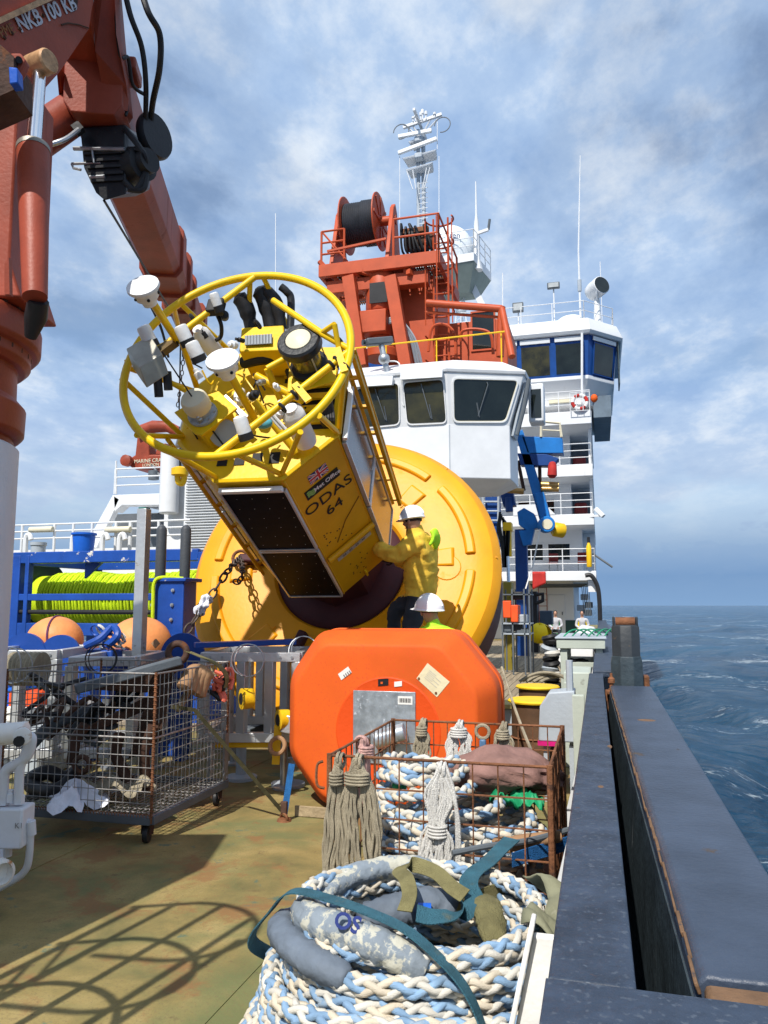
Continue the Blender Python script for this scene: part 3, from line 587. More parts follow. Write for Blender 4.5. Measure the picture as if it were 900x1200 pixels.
mb = MB(); mb.lathe(c_ - ax_ * .55, ax_, [(0.30, 0), (0.42, .12), (0.47, .35), (0.47, 1.0)], 24); mb.build('drum', white, t, bevel=0.02)
mb = MB(); mb.lathe(c_ + ax_ * .452, ax_, [(0.0, 0), (0.43, 0), (0.43, 0.02), (0, .02)], 24); mb.build('lens', glass, t)
mb = MB(); mb.torus(c_ - Vector((0, 0, .1)), (1, 0, 0), 0.52, 0.05, 20, 6, math.pi, 2 * math.pi); mb.build('yoke', white, t)
t = thing('whip_aerial', 'very tall thin white whip aerial standing on the wheelhouse roof', 'aerial', (-0.75, 38.4, 15.8))
b_ = PY(680, 362, 38.4); tp = PY(680, 182, 38.4)
mb = MB(); mb.tube([(b_.x, 38.4, 15.7), (b_.x, 38.4, 19.5), (tp.x, 38.4, tp.z)], [0.06, 0.045, 0.02], 6); mb.build('rod', white, t)
mb = MB(); mb.cyl((b_.x, 38.4, 17.4), (b_.x, 38.4, 18.0), 0.10, n=8); mb.build('base_insulator', palegrey, t)
mb = MB(); mb.tube([(0.6, 41, 15.8), (0.6, 41, 20.0)], 0.02, 5); tag(mb.build('rod_aerial', white), 'short thin aerial rising behind the drum searchlight', 'aerial')
t = thing('lattice_mast', 'small white lattice aerial stub between orange framework and wheelhouse roof lamps', 'mast', (-6.6, 39, 15.8))
mb = MB()
for sx1, sy1 in ((-1, -1), (1, -1), (0, 1)): mb.cyl((-6.6 + .35 * sx1, 39 + .3 * sy1, 15.8), (-6.6 + .06 * sx1, 39 + .06 * sy1, 19.2), 0.03, n=5)
for k in range(8):
    s_ = .35 - .29 * k / 8; z = 15.8 + 3.2 * k / 8; mb.tube([(-6.6 - s_, 39 - s_, z), (-6.6 + s_, 39 - s_, z + .35), (-6.6, 39 + s_, z + .1), (-6.6 - s_, 39 - s_, z)], 0.018, 4)
mb.build('lattice', white, t); mb = MB(); mb.sph((-6.6, 38.9, 17.3), 0.3, 12, 8); mb.build('small_dome', radm, t)
# lifebuoy on the rail
t = thing('lifebuoy', 'red and white lifebuoy hung on the railing below the wheelhouse', 'lifebuoy', (-0.62, 37.15, 11.0))
lbc = Vector((-0.62, 37.08, 11.35))
for k in range(8):
    mb = MB(); mb.torus(lbc, (0, -1, 0), 0.33, 0.085, 6, 8, k * math.pi / 4 + .02, (k + 1) * math.pi / 4 - .02); mb.build('band', (redcl, wplastic)[k % 2], t)
mb = MB()
for k in (-.45, -.15, .15, .45): mb.cyl(lbc + Vector((k, -.1, -.45)), lbc + Vector((k, -.1, .45)), 0.018, n=6)
for k in (-.45, .45): mb.cyl(lbc + Vector((-.45, -.1, k)), lbc + Vector((.45, -.1, k)), 0.018, n=6)
mb.build('rack', white, t)
tag(MB().sph((0.05, 37.15, 11.5), 0.17, 12, 8, sc=(1, 1, 1.2)).build('lifebuoy_lamp', fltor), 'small orange marker lamp beside the lifebuoy at the rail corner', 'lamp')
# balcony chairs, extinguisher, flags
def chair(x, y, z, mat, lab, cat='chair', grp=None):
    t = thing('chair', lab, cat, (x, y, z), group=grp)
    mb = MB(); mb.box((x, y, z + .45), .46, .46, .05); mb.build('seat', mat, t, bevel=0.02)
    mb = MB(); mb.box((x, y + .24, z + .75), .46, .05, .42); mb.build('backrest', mat, t, bevel=0.03)
    for a in (-.2, .2):
        for b in (-.2, .2): MB().cyl((x + a, y + b, z), (x + a, y + b, z + .44), 0.018, n=6).build('leg', dulgrey if mat is not grnchair else mat, t)
    for a in (-.21, .21): MB().cyl((x + a, y + .24, z + .44), (x + a, y + .24, z + .95), 0.018, n=6).build('back_post', dulgrey if mat is not grnchair else mat, t)
    return t
chair(-2.15, 38.7, 3.28, dkred, 'dark red chair on the first balcony below the square windows', grp='chairs on the balcony')
chair(-0.75, 38.3, 3.28, dkred, 'dark red chair at the starboard end of the first balcony behind a yellow cylinder', grp='chairs on the balcony')
mb = MB(); mb.lathe((-0.42, 37.12, 3.45), (0, 0, 1), [(0.10, 0), (0.12, .05), (0.12, .95), (0.07, 1.08), (0.05, 1.2)], 14); t = thing('breathing_cylinder', 'yellow pressure cylinder strapped upright to balcony rail', 'cylinder', (-.42, 37.12, 3.4)); mb.build('cylinder_body', yelpaint, t)
MB().cyl((-.42, 37.12, 4.6), (-.42, 37.12, 4.85), .07, n=10).build('valve', black, t)
mb = MB(); mb.grid(lambda u, v: Vector((-3.05 + .62 * u, 37.14 - .03 * math.sin(6 * u), 3.32 - .85 * v * (1 - .35 * u) - .05)), 8, 6); o = mb.build('red_cloth', redcl); o.modifiers.new('thick', 'SOLIDIFY').thickness = .01
tag(o, 'red cloth draped over the first balcony edge', 'cloth')
mb = MB(); mb.tube([(-0.25, 37.5, 4.1), (0.62, 37.4, 3.45)], 0.05, 8); tag(mb.build('boom_stub', dulgrey), 'dark bar sticking out over the sea from the balcony', 'bar')
t = thing('door_lamp', 'white lamp bracket jutting out over the sea at the second deck corner', 'lamp', (0, 37.3, 5.6))
mb = MB(); mb.beam((-0.35, 37.25, 5.85), (0.2, 37.1, 5.85), .1, .1); mb.build('arm', white, t); mb = MB(); mb.beam((-0.05, 37.2, 6.2), (0.30, 37.05, 5.80), .2, .2); mb.build('lamp_housing', white, t, bevel=.03)

# ---- radar mast, radome platform
mast = thing('radar_mast', 'slim white radar mast with stacked scanner bars and a ring of aerials', 'mast', (-9, 40, 15.8))
pm_ = lambda px, py: PY(px, py, 40)
x_ = pm_(493, 200).x
mb = MB(); mb.cyl((x_ - .14, 40, 12), (x_ - .14, 40, pm_(493, 152).z), 0.11, n=12); mb.build('pole', palegrey, mast)
mb = MB(); mb.cyl((x_ + .14, 40.1, 12), (x_ + .14, 40.1, pm_(493, 152).z), 0.12, n=12); mb.build('pole', palegrey, mast)
def arm_set(py, xs, nm, w=.22):
    z = pm_(493, py).z; mb = MB(); mb.beam((xs[0], 39.9, z - .18), (xs[1], 39.9, z + .05), w, .16); mb.build(nm, white, mast, bevel=.03); return z
za = pm_(493, 147).z
mb = MB(); mb.beam((pm_(474, 150).x, 39.7, za - .15), (pm_(519, 143).x, 39.7, za + .25), .16, .16); mb.beam((x_, 38.4, za - .05), (x_, 41.5, za + .05), .14, .14)
for px in (476, 484, 505, 514): mb.tube([(pm_(px, 147).x, 39.7, za), (x_, 39.9, za - .85)], .05, 5)
mb.build('yard', white, mast)
for px, h in ((486, .3), (489, .42), (497, .65), (501, .5), (511, .34), (495, .5)):
    mb = MB(); mb.lathe((pm_(px, 147).x, 39.6, za + .05), (0, 0, 1), [(.04, 0), (.04, h * .5), (.09, h * .55), (.09, h * .9), (.04, h)], 8); mb.build('aerial', white, mast)
for px in (472, 520):
    mb = MB(); mb.torus((pm_(px, 150).x, 39.6, za - .45), (0, 1, 0), .45, .03, 16, 5, 0, 5); mb.build('loop_aerial', dulgrey, mast)
for py, l, r_, nm in ((164, 470, 509, 'radar_scanner'), (183, 470, 515, 'radar_scanner')):
    z = pm_(493, py).z; mb = MB(); mb.beam((pm_(l, py).x, 39.3, z - .05), (pm_(r_, py).x, 39.3, z + (.0 if py < 170 else .45)), .16, .24); mb.build(nm, wplastic, mast, bevel=.05)
    mb = MB(); mb.box((x_, 39.6, z - .30), .45, .5, .32); mb.build('scanner_motor', palegrey, mast, bevel=.06)
for py, l, r_ in ((189, 474, 514), (203, 478, 510), (171, 481, 498)):
    z = pm_(493, py).z; mb = MB(); mb.loft([[Vector((pm_(l, py).x, 39.4, z)), Vector((pm_(r_, py).x, 39.4, z + .2)), Vector((pm_(r_, py).x - .1, 40.1, z + .2)), Vector((pm_(l, py).x + .1, 40.1, z))], [Vector((pm_(l, py).x + .10, 39.45, z - .10)), Vector((pm_(r_, py).x - .10, 39.45, z + .10)), Vector((pm_(r_, py).x - .15, 40.3, z + .10)), Vector((pm_(l, py).x + .15, 40.3, z - .10))]]); mb.build('platform', white, mast, bevel=.02)
mb = MB(); z = pm_(493, 206).z
for px in (480, 487, 503, 507): mb.tube([(pm_(px, 206).x, 39.3, z), (x_ + (pm_(px, 206).x - x_) * .5, 39.4, z - 1.1)], .03, 5)
for k in range(26): mb.cyl((x_ - .05, 39.75, z - .6 - .3 * k), (x_ + .45, 39.75, z - .6 - .3 * k), .02, n=5)
mb.build('rung_set', white, mast, kind='stuff')
for px, y0, y1 in ((471.5, 190, 268), (515, 150, 182), (517, 190, 262)):
    mb = MB(); mb.cyl((pm_(px, y0).x, 39.4, pm_(px, y0).z), (pm_(px, y1).x, 39.4, pm_(px, y1).z), .022, n=5); mb.build('halyard', white, mast)
rp = thing('radome_platform', 'white radome dome on a railed platform with grey green underside behind orange crane tower', 'radome', (-7, 39, 16))
Yr = 38.6; pr = lambda px, py: PY(px, py, Yr)
dc = pr(536, 297); 
mb = MB(); mb.sph((dc.x - .35, Yr, dc.z), 1.24, 28, 18, sc=(1.0, 1, 1.22)); mb.build('radome', radm, rp)
text('sen', 'lettering', blueink, pr(540, 288) + Vector((-.1, -1.22, 0)), (1, 0.3, 0), (0, 0, 1), .42, rp, depth=.01)
L_ = pr(490, 322); R_ = pr(571, 316)
mb = MB(); mb.loft([[Vector((L_.x + 1.2, Yr - .5, L_.z - 1.55)), Vector((R_.x - .9, Yr - .5, L_.z - 1.5)), Vector((R_.x - .6, Yr + .8, L_.z - 1.4)), Vector((L_.x + 1.2, Yr + .8, L_.z - 1.4))], [Vector((L_.x, Yr - 1.3, L_.z - .35)), Vector((R_.x - .5, Yr - 1.3, L_.z - .2)), Vector((R_.x, Yr + 1.4, L_.z - .2)), Vector((L_.x, Yr + 1.4, L_.z - .3))]]); mb.build('underside', undergrn, rp, smooth=0)
mb = MB(); mb.loft([[Vector((L_.x, Yr - 1.33, L_.z - .33)), Vector((R_.x - .5, Yr - 1.33, L_.z - .18)), Vector((R_.x + .02, Yr + 1.42, L_.z - .2)), Vector((L_.x, Yr + 1.42, L_.z - .3))], [Vector((L_.x, Yr - 1.33, L_.z + .1)), Vector((R_.x - .5, Yr - 1.33, L_.z + .25)), Vector((R_.x + .02, Yr + 1.42, L_.z + .25)), Vector((L_.x, Yr + 1.42, L_.z + .1))]]); mb.build('platform', whitefar, rp, smooth=0)
mb = MB(); rails(mb, [(L_.x, Yr - 1.3, L_.z + .1), (R_.x - .5, Yr - 1.3, L_.z + .22), (R_.x, Yr + 1.4, L_.z + .25)], 1.3, 3, .025, 1.0); mb.build('railing', white, rp)
mb = MB(); mb.beam(pr(549, 326), pr(566, 356) + Vector((0.6, 0, -1.5)), .32, .32); mb.build('strut', whitefar, rp); mb = MB(); mb.beam(pr(514, 330), pr(517, 360) + Vector((0, 0, -1.5)), .3, .3); mb.build('strut', whitefar, rp)
mb = MB(); q0 = pr(561, 316); mb.lathe((q0.x, Yr - .6, q0.z - .3), (0, 0, 1), [(.3, 0), (.16, .6), (.12, 2.6), (.06, 3.0), (.03, 4.9)], 8); mb.beam((q0.x, Yr - .6, q0.z + 1.7), (q0.x + .62, Yr - .6, q0.z + 1.85), .14, .14); mb.build('wind_mast', white, rp)
mb = MB(); mb.cyl((q0.x + .62, Yr - .6, q0.z + 1.85), (q0.x + .7, Yr - .6, q0.z + 2.4), .07, n=8); mb.build('sensor', dulgrey, rp)
for px, y0, y1, Y in ((323, 250, 340, 44), (589, 320, 372, 41)):
    a, b = PY(px, y0, Y), PY(px, y1 + 20, Y); tag(MB().cyl(a, b, .03, n=5).build('thin_aerial', white), 'hair-thin aerial against the sky %s' % ('above the buoy ring' if px < 400 else 'rising just beyond the orange framework corner'), 'aerial')

# ================================================================== WINCH CAB (white control cabin)
cab = thing('control_cabin', 'white control cabin with three big dark windows behind the yellow buoy hull', 'cabin', (-4, 18, 4))
Yc = 17.0
pc = lambda px, py, Y=Yc: PY(px, py, Y)
XL = -8.2; seam = pc(526, 440).x; ztop = 7.02; zchin = 4.57; zbot = 4.36
# plan rings: left, seam, right-corner, right-back
def cring(z, oa, dx=0.0):
    return [Vector((XL, Yc - oa, z)), Vector((seam, Yc - oa, z)), Vector((-1.88 + dx, Yc + 0.55 * (-1.88 + dx - seam) / (-1.88 - seam) - oa, z)), Vector((-1.84 + dx, Yc + 1.3, z)), Vector((-1.84 + dx, 18.9, z)), Vector((XL, 18.7, z))]
mb = MB(); mb.loft([cring(zbot, -0.9, -.5), cring(zchin, 0.0), cring(5.82, 0.0), cring(6.98, 0.22, .36)]); cb = mb.build('cabin_wall', white, cab, bevel=0.02, smooth=0)
mb = MB(); mb.loft([cring(6.98, 0.25, .39), cring(7.06, 0.28, .41), cring(7.50, -0.55, -.2), cring(7.58, -0.8, -.5)]); mb.build('roof', white, cab, bevel=0.015, smooth=0)
def facept(px, py, off=0.0):
    # point on the tilted window band (aft faces)
    for it in range(6):
        pass
    if px < 526: a = Vector((XL, Yc, 5.82)); b = Vector((seam, Yc, 5.82)); c = Vector((XL, Yc - .22, 6.98))
    else: a = Vector((seam, Yc, 5.82)); b = Vector((-1.88, Yc + .55, 5.82)); c = Vector((seam, Yc - .22, 6.98))
    n = (b - a).cross(c - a).normalized(); n = -n if n.y > 0 else n
    r = ray(px, py); tt = (a - _C).dot(n) / r.dot(n); return _C + r * tt + n * off
def rounded(px4, rr=7, n=4):
    out = []
    m = len(px4)
    for i in range(m):
        p = Vector((*px4[i], 0)); a = Vector((*px4[i - 1], 0)); b = Vector((*px4[(i + 1) % m], 0))
        p0 = p + (a - p).normalized() * rr; p1 = p + (b - p).normalized() * rr
        for k in range(n + 1):
            t_ = k / n; q = p0 * (1 - t_) ** 2 + p * 2 * t_ * (1 - t_) + p1 * t_ * t_; out.append((q.x, q.y))
    return out
wins = [([(418, 456), (467, 449), (468, 497), (418, 502)], glassol), ([(473, 449), (519, 445), (523, 495), (478, 497)], glassol), ([(531, 444), (607, 446), (592, 494), (532, 494)], glass), ([(362, 463), (411, 457), (411, 503), (362, 508)], glassol)]
for wpx, gm in wins:
    cx = sum(p[0] for p in wpx) / 4; cy = sum(p[1] for p in wpx) / 4
    outer = rounded([(cx + (x - cx) * 1.045, cy + (y - cy) * 1.07) for x, y in wpx]); inner = rounded(wpx, 6)
    mb = MB(); mb.loft([[facept(x, y, -.02) for x, y in outer], [facept(x, y, .035) for x, y in outer], [facept(x, y, .035) for x, y in inner], [facept(x, y, .0) for x, y in inner]], caps=False); wf = mb.build('window', wplastic, cab, smooth=30)
    mb = MB(); mb.loft([[facept(x, y, .004) for x, y in inner], [facept(x, y, .012) for x, y in inner]]); mb.build('pane', gm, wf, smooth=30)
    gk = MB(); gk.tube([facept(x, y, .018) for x, y in inner], .014, 6, closed=True); gk.build('seal', creamy if gm is glass else black, wf)
for px0, py0, px1, py1 in ((494, 450, 505, 490), (440, 455, 452, 492), (570, 448, 560, 488)):
    mb = MB(); mb.tube([facept(px0, py0, .04), facept(px0 + 1, py0 + 3, .06), facept(px1, py1, .03)], .012, 6); mb.beam(facept(px1 - 1.5, py1 - 16, .025), facept(px1 + 1.5, py1 + 1, .025), .03, .015); mb.build('wiper', dulgrey, cab)
for (x0, x1, y0, y1) in ((471, 520, 437, 446), (412, 462, 445, 455)):
    pts = [facept(x0, y1, .03), facept(x1, y1 - 3, .03), facept(x1, y0 - 3, .03), facept(x0, y0, .03)]
    mb = MB(); mb.loft([pts, [p + Vector((0, -.16, -.03)) for p in pts[:2]] + [p + Vector((0, -.10, 0)) for p in pts[2:]]]); mb.build('visor', white, cab, bevel=.01)
# starboard chamfer window, dark, leaning
e0, e1 = Vector((-1.875, Yc + .57, 0)), Vector((-1.835, Yc + 1.3, 0)); ed = (e1 - e0).normalized(); en = Vector((ed.y, -ed.x, 0))
def ep(u, z, off): return e0.lerp(e1, u) + Vector((0, 0, z)) + en * (off + max(0, (z - 5.82)) * .31)
mb = MB(); q = [(.12, 5.6), (.9, 5.6), (.9, 6.85), (.12, 6.85)]; mb.loft([[ep(u, z, .01) for u, z in q], [ep(u, z, .06) for u, z in q]]); wf = mb.build('window', palegrey, cab)
mb = MB(); q = [(.2, 5.7), (.82, 5.7), (.82, 6.75), (.2, 6.75)]; mb.loft([[ep(u, z, .062) for u, z in q], [ep(u, z, .07) for u, z in q]]); mb.build('pane', glass, wf)
mb = MB(); mb.tube([ep(.05, 5.6, .15), ep(.05, 6.2, .2), ep(.05, 6.9, .12)], .05, 8); mb.build('wiper_guard', dulgrey, cab)
mb = MB(); mb.bb(-1.50, -1.14, 18.3, 18.8, 6.05, 7.0); mb.build('side_box', white, cab, bevel=.04); mb = MB(); mb.bb(-1.44, -1.2, 18.285, 18.295, 6.15, 6.85); mb.build('side_pane', glass, cab)
# seams
mb = MB(); mb.bb(seam - .012, seam + .012, Yc - .006, Yc + .02, zchin, 5.8); mb.build('panel_seam', palegrey, cab)
# cab support tower below
mb = MB(); mb.bb(-7.5, -3.5, 17.9, 18.8, 0, 4.4); mb.build('support_trunk', palegrey, cab)
# yellow rail on cab roof
t = thing('roof_rail', 'thin yellow handrail running along the control cabin roof', 'handrail', (-4, 18, 7.5))
mb = MB(); mb.cyl((XL, 18.3, 8.25), (-2.0, 18.0, 8.25), .02, n=6); mb.build('top_rail', yelpaint, t)
for x in (-6.3, -5.0, -3.7, -2.1): MB().cyl((x, 18.1, 7.4), (x, 18.1, 8.25), .018, n=6).build('post', yelpaint, t)
# CCTV cameras on roof
t = thing('cctv_camera', 'grey deck camera and white lamps on the control cabin roof edge', 'camera', (-5, 16.8, 7.2))
q = pc(447, 405, 16.9)
mb = MB(); mb.cyl(q + Vector((.2, 0, -.95)), q + Vector((.0, 0, .0)), .07, n=8); mb.sph(q + Vector((.08, -.05, -.35)), .14, 10, 8); mb.build('bracket', steel, t)
mb = MB(); mb.beam(q + Vector((-.30, -.25, .02)), q + Vector((.22, .15, .16)), .19, .17); mb.build('camera_housing', dulgrey, t, bevel=.03)
mb = MB(); mb.lathe(q + Vector((-.33, -.27, .01)), (-.75, -.6, -.1), [(0, .0), (.07, 0), (.07, .06), (.0, .06)], 12); mb.build('lens', glass, t)
mb = MB(); mb.tube(spline([q + Vector((.1, 0, -.4)), q + Vector((.45, -.1, -.5)), q + Vector((.5, -.1, -1.0)), q + Vector((.55, 0, -1.5)), q + Vector((.4, 0, -1.2))], 6), .018, 6); mb.build('cable', white, t)

# ================================================================== ORANGE RED CRANE TOWER with cable reel
tw = thing('reel_tower', 'orange red steel tower carrying a railed platform with a black cable reel', 'crane tower', (-5.5, 21, 7.5))
Yt = 20.0; pt_ = lambda px, py, Y=Yt: PY(px, py, Y)
cl, cr = pt_(412, 380).x, pt_(498, 380).x
zb = 7.4; zp = 11.15
mb = MB(); mb.bb(cl + .9, cr + .1, 20.8, 23.2, zb, zp); mb.build('column', redtower, tw, bevel=.03)
mb = MB(); mb.bb(-5.9, -2.3, 21.4, 24, zb, 9.9); mb.build('machinery_house', redtower, tw, bevel=.04)
wq = pt_(566, 387, 21.35); pane(wq.x, 21.4, wq.z - .55, wq.z + .55, .62, redtower, glass, tw)
for px0, px1 in ((409, 424), (458, 476)):
    a = pt_(px0, 325, 19.9); b = pt_(px1, 430, 19.9); mb = MB(); mb.beam(a, b, .34, .30, up=(0, 1, 0)); mb.build('strut', redtower, tw, bevel=.01)
mb = MB(); X0, X1 = pt_(374, 300).x, pt_(516, 290).x; zpl = pt_(440, 305).z
mb.bb(X0 + .0, X1, 19.95, 20.1, zpl - .32, zpl + .05); mb.bb(X0 + .0, X0 + .12, 20.1, 23, zpl - .32, zpl + .05); mb.bb(X1 - .12, X1, 20.1, 23, zpl - .32, zpl + .05)
for x in (X0 + .95, X0 + 2.5): mb.bb(x, x + .2, 20.1, 23, zpl - .45, zpl - .05)
mb.bb(X0 + .13, X1 - .13, 21.5, 21.65, zpl - .45, zpl - .1); mb.build('platform_frame', redtower, tw, bevel=.012)
mb = MB(); mb.bb(X0 + .92, X1 - 1.2, 20.15, 22.9, zpl - .03, zpl + .02); mb.build('platform_plate', redtower, tw)
for xa, xb in ((X0 + .13, X0 + .93), (X1 - 1.2, X1 - .13)):
    mb = MB()
    for k in range(int((xb - xa) / .07)): mb.bb(xa + .07 * k, xa + .07 * k + .02, 20.12, 22.95, zpl - .04, zpl + .02)
    for k in range(14): mb.bb(xa, xb, 20.2 + .2 * k, 20.22 + .2 * k, zpl - .045, zpl - .005)
    mb.build('grating', rusty, tw, kind='stuff')
mb = MB(); mb.beam(pt_(424, 318), pt_(470, 332, 20.6), .14, .14); mb.beam(pt_(416, 318), pt_(430, 335, 20.6), .14, .14); mb.beam(pt_(478, 318), pt_(500, 332, 20.8), .14, .14); mb.beam(pt_(374, 306), pt_(404, 340, 20.3), .12, .12); mb.build('brace', redtower, tw)
mb = MB(); mb.bb(X0 + .2, X0 + 3.2, 20.12, 20.45, zpl - .78, zpl - .4); mb.build('cross_beam', redtower, tw, bevel=.02)
# railings of platform
mb = MB(); rails(mb, [(X0 + .05, 20.05, zpl + .05), (X0 + .75, 20.05, zpl + .05)], 1.05, 3, .03, .7); mb.tube([(X0 + .1, 20.05, zpl + 1.05), (X0 + .85, 20.05, zpl + .1)], .03, 6); mb.build('railing', redtower, tw)
mb = MB(); rails(mb, [(X1 - 1.35, 20.0, zpl + .05), (X1 - .05, 20.0, zpl + .05), (X1 - .05, 22.9, zpl + .05)], 1.1, 2, .032, 1.4); mb.build('railing', redtower, tw)
# ladder with hoops right of platform
mb = MB(); lx = pt_(514, 330).x - .22
for x in (lx, lx + .42): mb.cyl((x, 20.4, zb), (x, 20.4, zpl + 1.2), .03, n=6)
for k in range(16): mb.cyl((lx, 20.4, zb + .3 * k), (lx + .42, 20.4, zb + .3 * k), .02, n=6)
for k in range(8): mb.torus((lx + .21, 20.2, zb + .35 + .68 * k), (0, 0, 1), .40, .026, 18, 6, rad(-20), rad(200), up=(0, 1, 0))
for a in (-.38, .0, .38): mb.cyl((lx + .21 + a, 20.2 - math.sqrt(max(0, .16 - a * a)), zb + 2), (lx + .21 + a, 20.2 - math.sqrt(max(0, .16 - a * a)), zpl + 1.0), .018, n=5)
mb.build('caged_ladder', redtower, tw)
# tubular frame at the right (gantry)
f0 = pt_(500, 352, 19.6); f1 = pt_(590, 362, 19.6)
mb = MB(); mb.cyl(pt_(500, 355, 19.6), pt_(588, 362, 19.6), .10, n=10); mb.cyl(pt_(588, 360, 19.6), pt_(586, 418, 19.6), .10, n=10); mb.cyl(pt_(588, 361, 19.6), pt_(600, 418, 19.0), .09, n=10); mb.cyl(pt_(500, 366, 19.7), pt_(588, 372, 19.7), .04, n=6); mb.build('tube_frame', redtower, tw)
mb = MB(); mb.tube(spline([pt_(540, 400, 20.5), pt_(542, 388, 20.4), pt_(560, 386, 20.4), pt_(575, 392, 20.4), pt_(578, 415, 20.5)], 5), .045, 6); mb.tube(spline([pt_(502, 412, 20.2), pt_(506, 385, 20.2), pt_(520, 380, 20.2), pt_(532, 390, 20.2), pt_(534, 415, 20.2)], 5), .04, 6); mb.build('hand_loop', redtower, tw)
# hydraulic motor on the column
q = pt_(440, 380, 20.2); mb = MB(); mb.box(q, .78, .6, .66); mb.build('motor_box', redtower, tw, bevel=.03)
mb = MB(); mb.lathe(q + Vector((.1, .3, .4)), (0, 0, 1), [(.42, 0), (.46, .1), (.46, 1.1), (.36, 1.25), (0, 1.27)], 20); mb.build('motor', redtower, tw, bevel=.02)
mb = MB(); mb.lathe(q + Vector((.1, .3, -.95)), (0, 0, 1), [(.5, 0), (.5, .25), (.4, .3), (.36, .62)], 20); mb.build('gearbox', redtower, tw, bevel=.02)
mb = MB()
for k in range(3): mb.tube(spline([q + Vector((.38, .0, .1 - .06 * k)), q + Vector((.75, -.1, .1 - .05 * k)), q + Vector((1.0 + .06 * k, .1, -.5)), q + Vector((1.1 + .08 * k, .4, -1.2))], 6), .04, 6)
mb.build('hose', palegrey, tw)
mb = MB(); mb.bb(q.x - .12, q.x + .4, 20.0, 20.03, q.z + .55, q.z + 1.15); mb.build('vent_grille', black, tw)
# reel
rl = thing('cable_reel', 'black cable wound on an orange red flanged reel atop the tower platform', 'cable reel', (-6.3, 20.8, 11.9))
rc = pt_(424, 263, 20.75); xa, xb = pt_(407, 265, 20.7).x, pt_(443, 265, 20.7).x
mb = MB(); n_ = 30
prof = [(.2, 0)] + [(0.62 + .016 * (k % 2) + (.03 if k > 16 else 0), (xb - xa) * k / n_) for k in range(n_ + 1)] + [(.2, xb - xa)]
mb.lathe((xa, rc.y, rc.z), (1, 0, 0), prof, 40); mb.build('wound_cable', cable, rl, smooth=25)
for x in (xa - .06, xb):
    mb = MB(); mb.lathe((x, rc.y, rc.z), (1, 0, 0), [(.15, 0), (.80, 0), (.84, .02), (.84, .05), (.80, .06), (.15, .06)], 40); fl = mb.build('flange', redtower, rl)
    m2 = MB()
    for k in range(8):
        a = k * math.pi / 4; m2.beam(Vector((x + (.075 if x > xa else -.015), rc.y + .2 * math.cos(a), rc.z + .2 * math.sin(a))), Vector((x + (.075 if x > xa else -.015), rc.y + .76 * math.cos(a), rc.z + .76 * math.sin(a))), .08, .03, up=(1, 0, 0))
    m2.build('spoke', redtower, fl)
for x in (xa - .32, xb + .40):
    mb = MB(); mb.prism([(x, rc.y - .75, zpl + .03), (x, rc.y + .75, zpl + .03), (x, rc.y + .2, rc.z + .3), (x, rc.y - .0, rc.z + .5), (x, rc.y - .2, rc.z + .3)], (.12, 0, 0)); mb.build('side_frame', redtower, rl, bevel=.015)
mb = MB(); mb.cyl((xa - .35, rc.y, rc.z), (xb + .55, rc.y, rc.z), .14, n=14); mb.build('axle', redtower, rl)
mb = MB(); mb.beam((xa - .3, rc.y - .95, zpl + .35), (xb + .5, rc.y - .95, zpl + .5), .06, .06); mb.build('guard_bar', redtower, rl)
gm = thing('reel_drive', 'dark oily winch motor and hoses beside the cable reel on the platform', 'motor', (-4.9, 20.6, 11.3))
q = Vector((xb + .85, 20.6, zpl + .65)); mb = MB(); mb.cyl(q, q + Vector((.9, 0, 0)), .22, n=16); mb.box(q + Vector((.4, .1, -.1)), .5, .5, .4); mb.build('motor_body', rustdark, gm, bevel=.02)
mb = MB()
for k in range(8): mb.tube(spline([q + Vector((.1 * k, -.2, .1)), q + Vector((.1 * k + random.uniform(-.2, .2), -.35, .3 + random.uniform(-.1, .2))), q + Vector((.12 * k, -.3, -.35)), q + Vector((.3 + .05 * k, 0, -.6))], 6), .035, 6)
mb.build('hose', black, gm)
mb = MB(); mb.box(q + Vector((.35, -.22, .28)), .8, .12, .16); mb.build('valve_block', rusty, gm, bevel=.02)
# ================================================================== PORT SIDE BACKGROUND
ps = thing('port_deckhouse', 'white sloping deckhouse wing with roller shutter at far left of the deck', 'deckhouse', (-15, 24, 0))
YL = 24.0; pl_ = lambda px, py, Y=YL: PY(px, py, Y)
zd = pl_(100, 644).z
mb = MB(); mb.bb(-22, -12.2, 23.0, 34, zd - 2.4, zd - .05); mb.build('lower_house', whitefar, ps, smooth=0)
a, b, c, d_, e = pl_(133, 581), pl_(150, 581), pl_(108, 640), pl_(131, 640), pl_(192, 578)
mb = MB(); mb.prism([pl_(132, 580), pl_(140, 585), pl_(113, 642), pl_(98, 642)], (0, .3, 0)); mb.build('sloped_stay', whitefar, ps, bevel=.02)
mb = MB(); mb.prism([pl_(133, 580), pl_(192, 578), pl_(192, 592), pl_(143, 592), pl_(134, 600)], (0, .5, 0)); mb.build('wing_beam', whitefar, ps, bevel=.02)
mb = MB(); q0, q1 = pl_(133, 583), pl_(215, 583); mb.bb(q0.x, q1.x, 24.6, 30, q0.z - .1, q0.z + .05); mb.build('wing_deck', whitefar, ps)
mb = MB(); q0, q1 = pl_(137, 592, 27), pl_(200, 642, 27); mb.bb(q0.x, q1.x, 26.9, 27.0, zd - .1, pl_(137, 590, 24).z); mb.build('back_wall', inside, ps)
mb = MB(); mb.cyl(pl_(182, 604, 26) , pl_(182, 616, 26), .5, n=14); mb.bb(pl_(160, 600, 26.5).x, pl_(196, 600, 26.5).x, 26.4, 26.9, zd, zd + 1.2); mb.build('winch_gear', dulgrey, ps, bevel=.03)
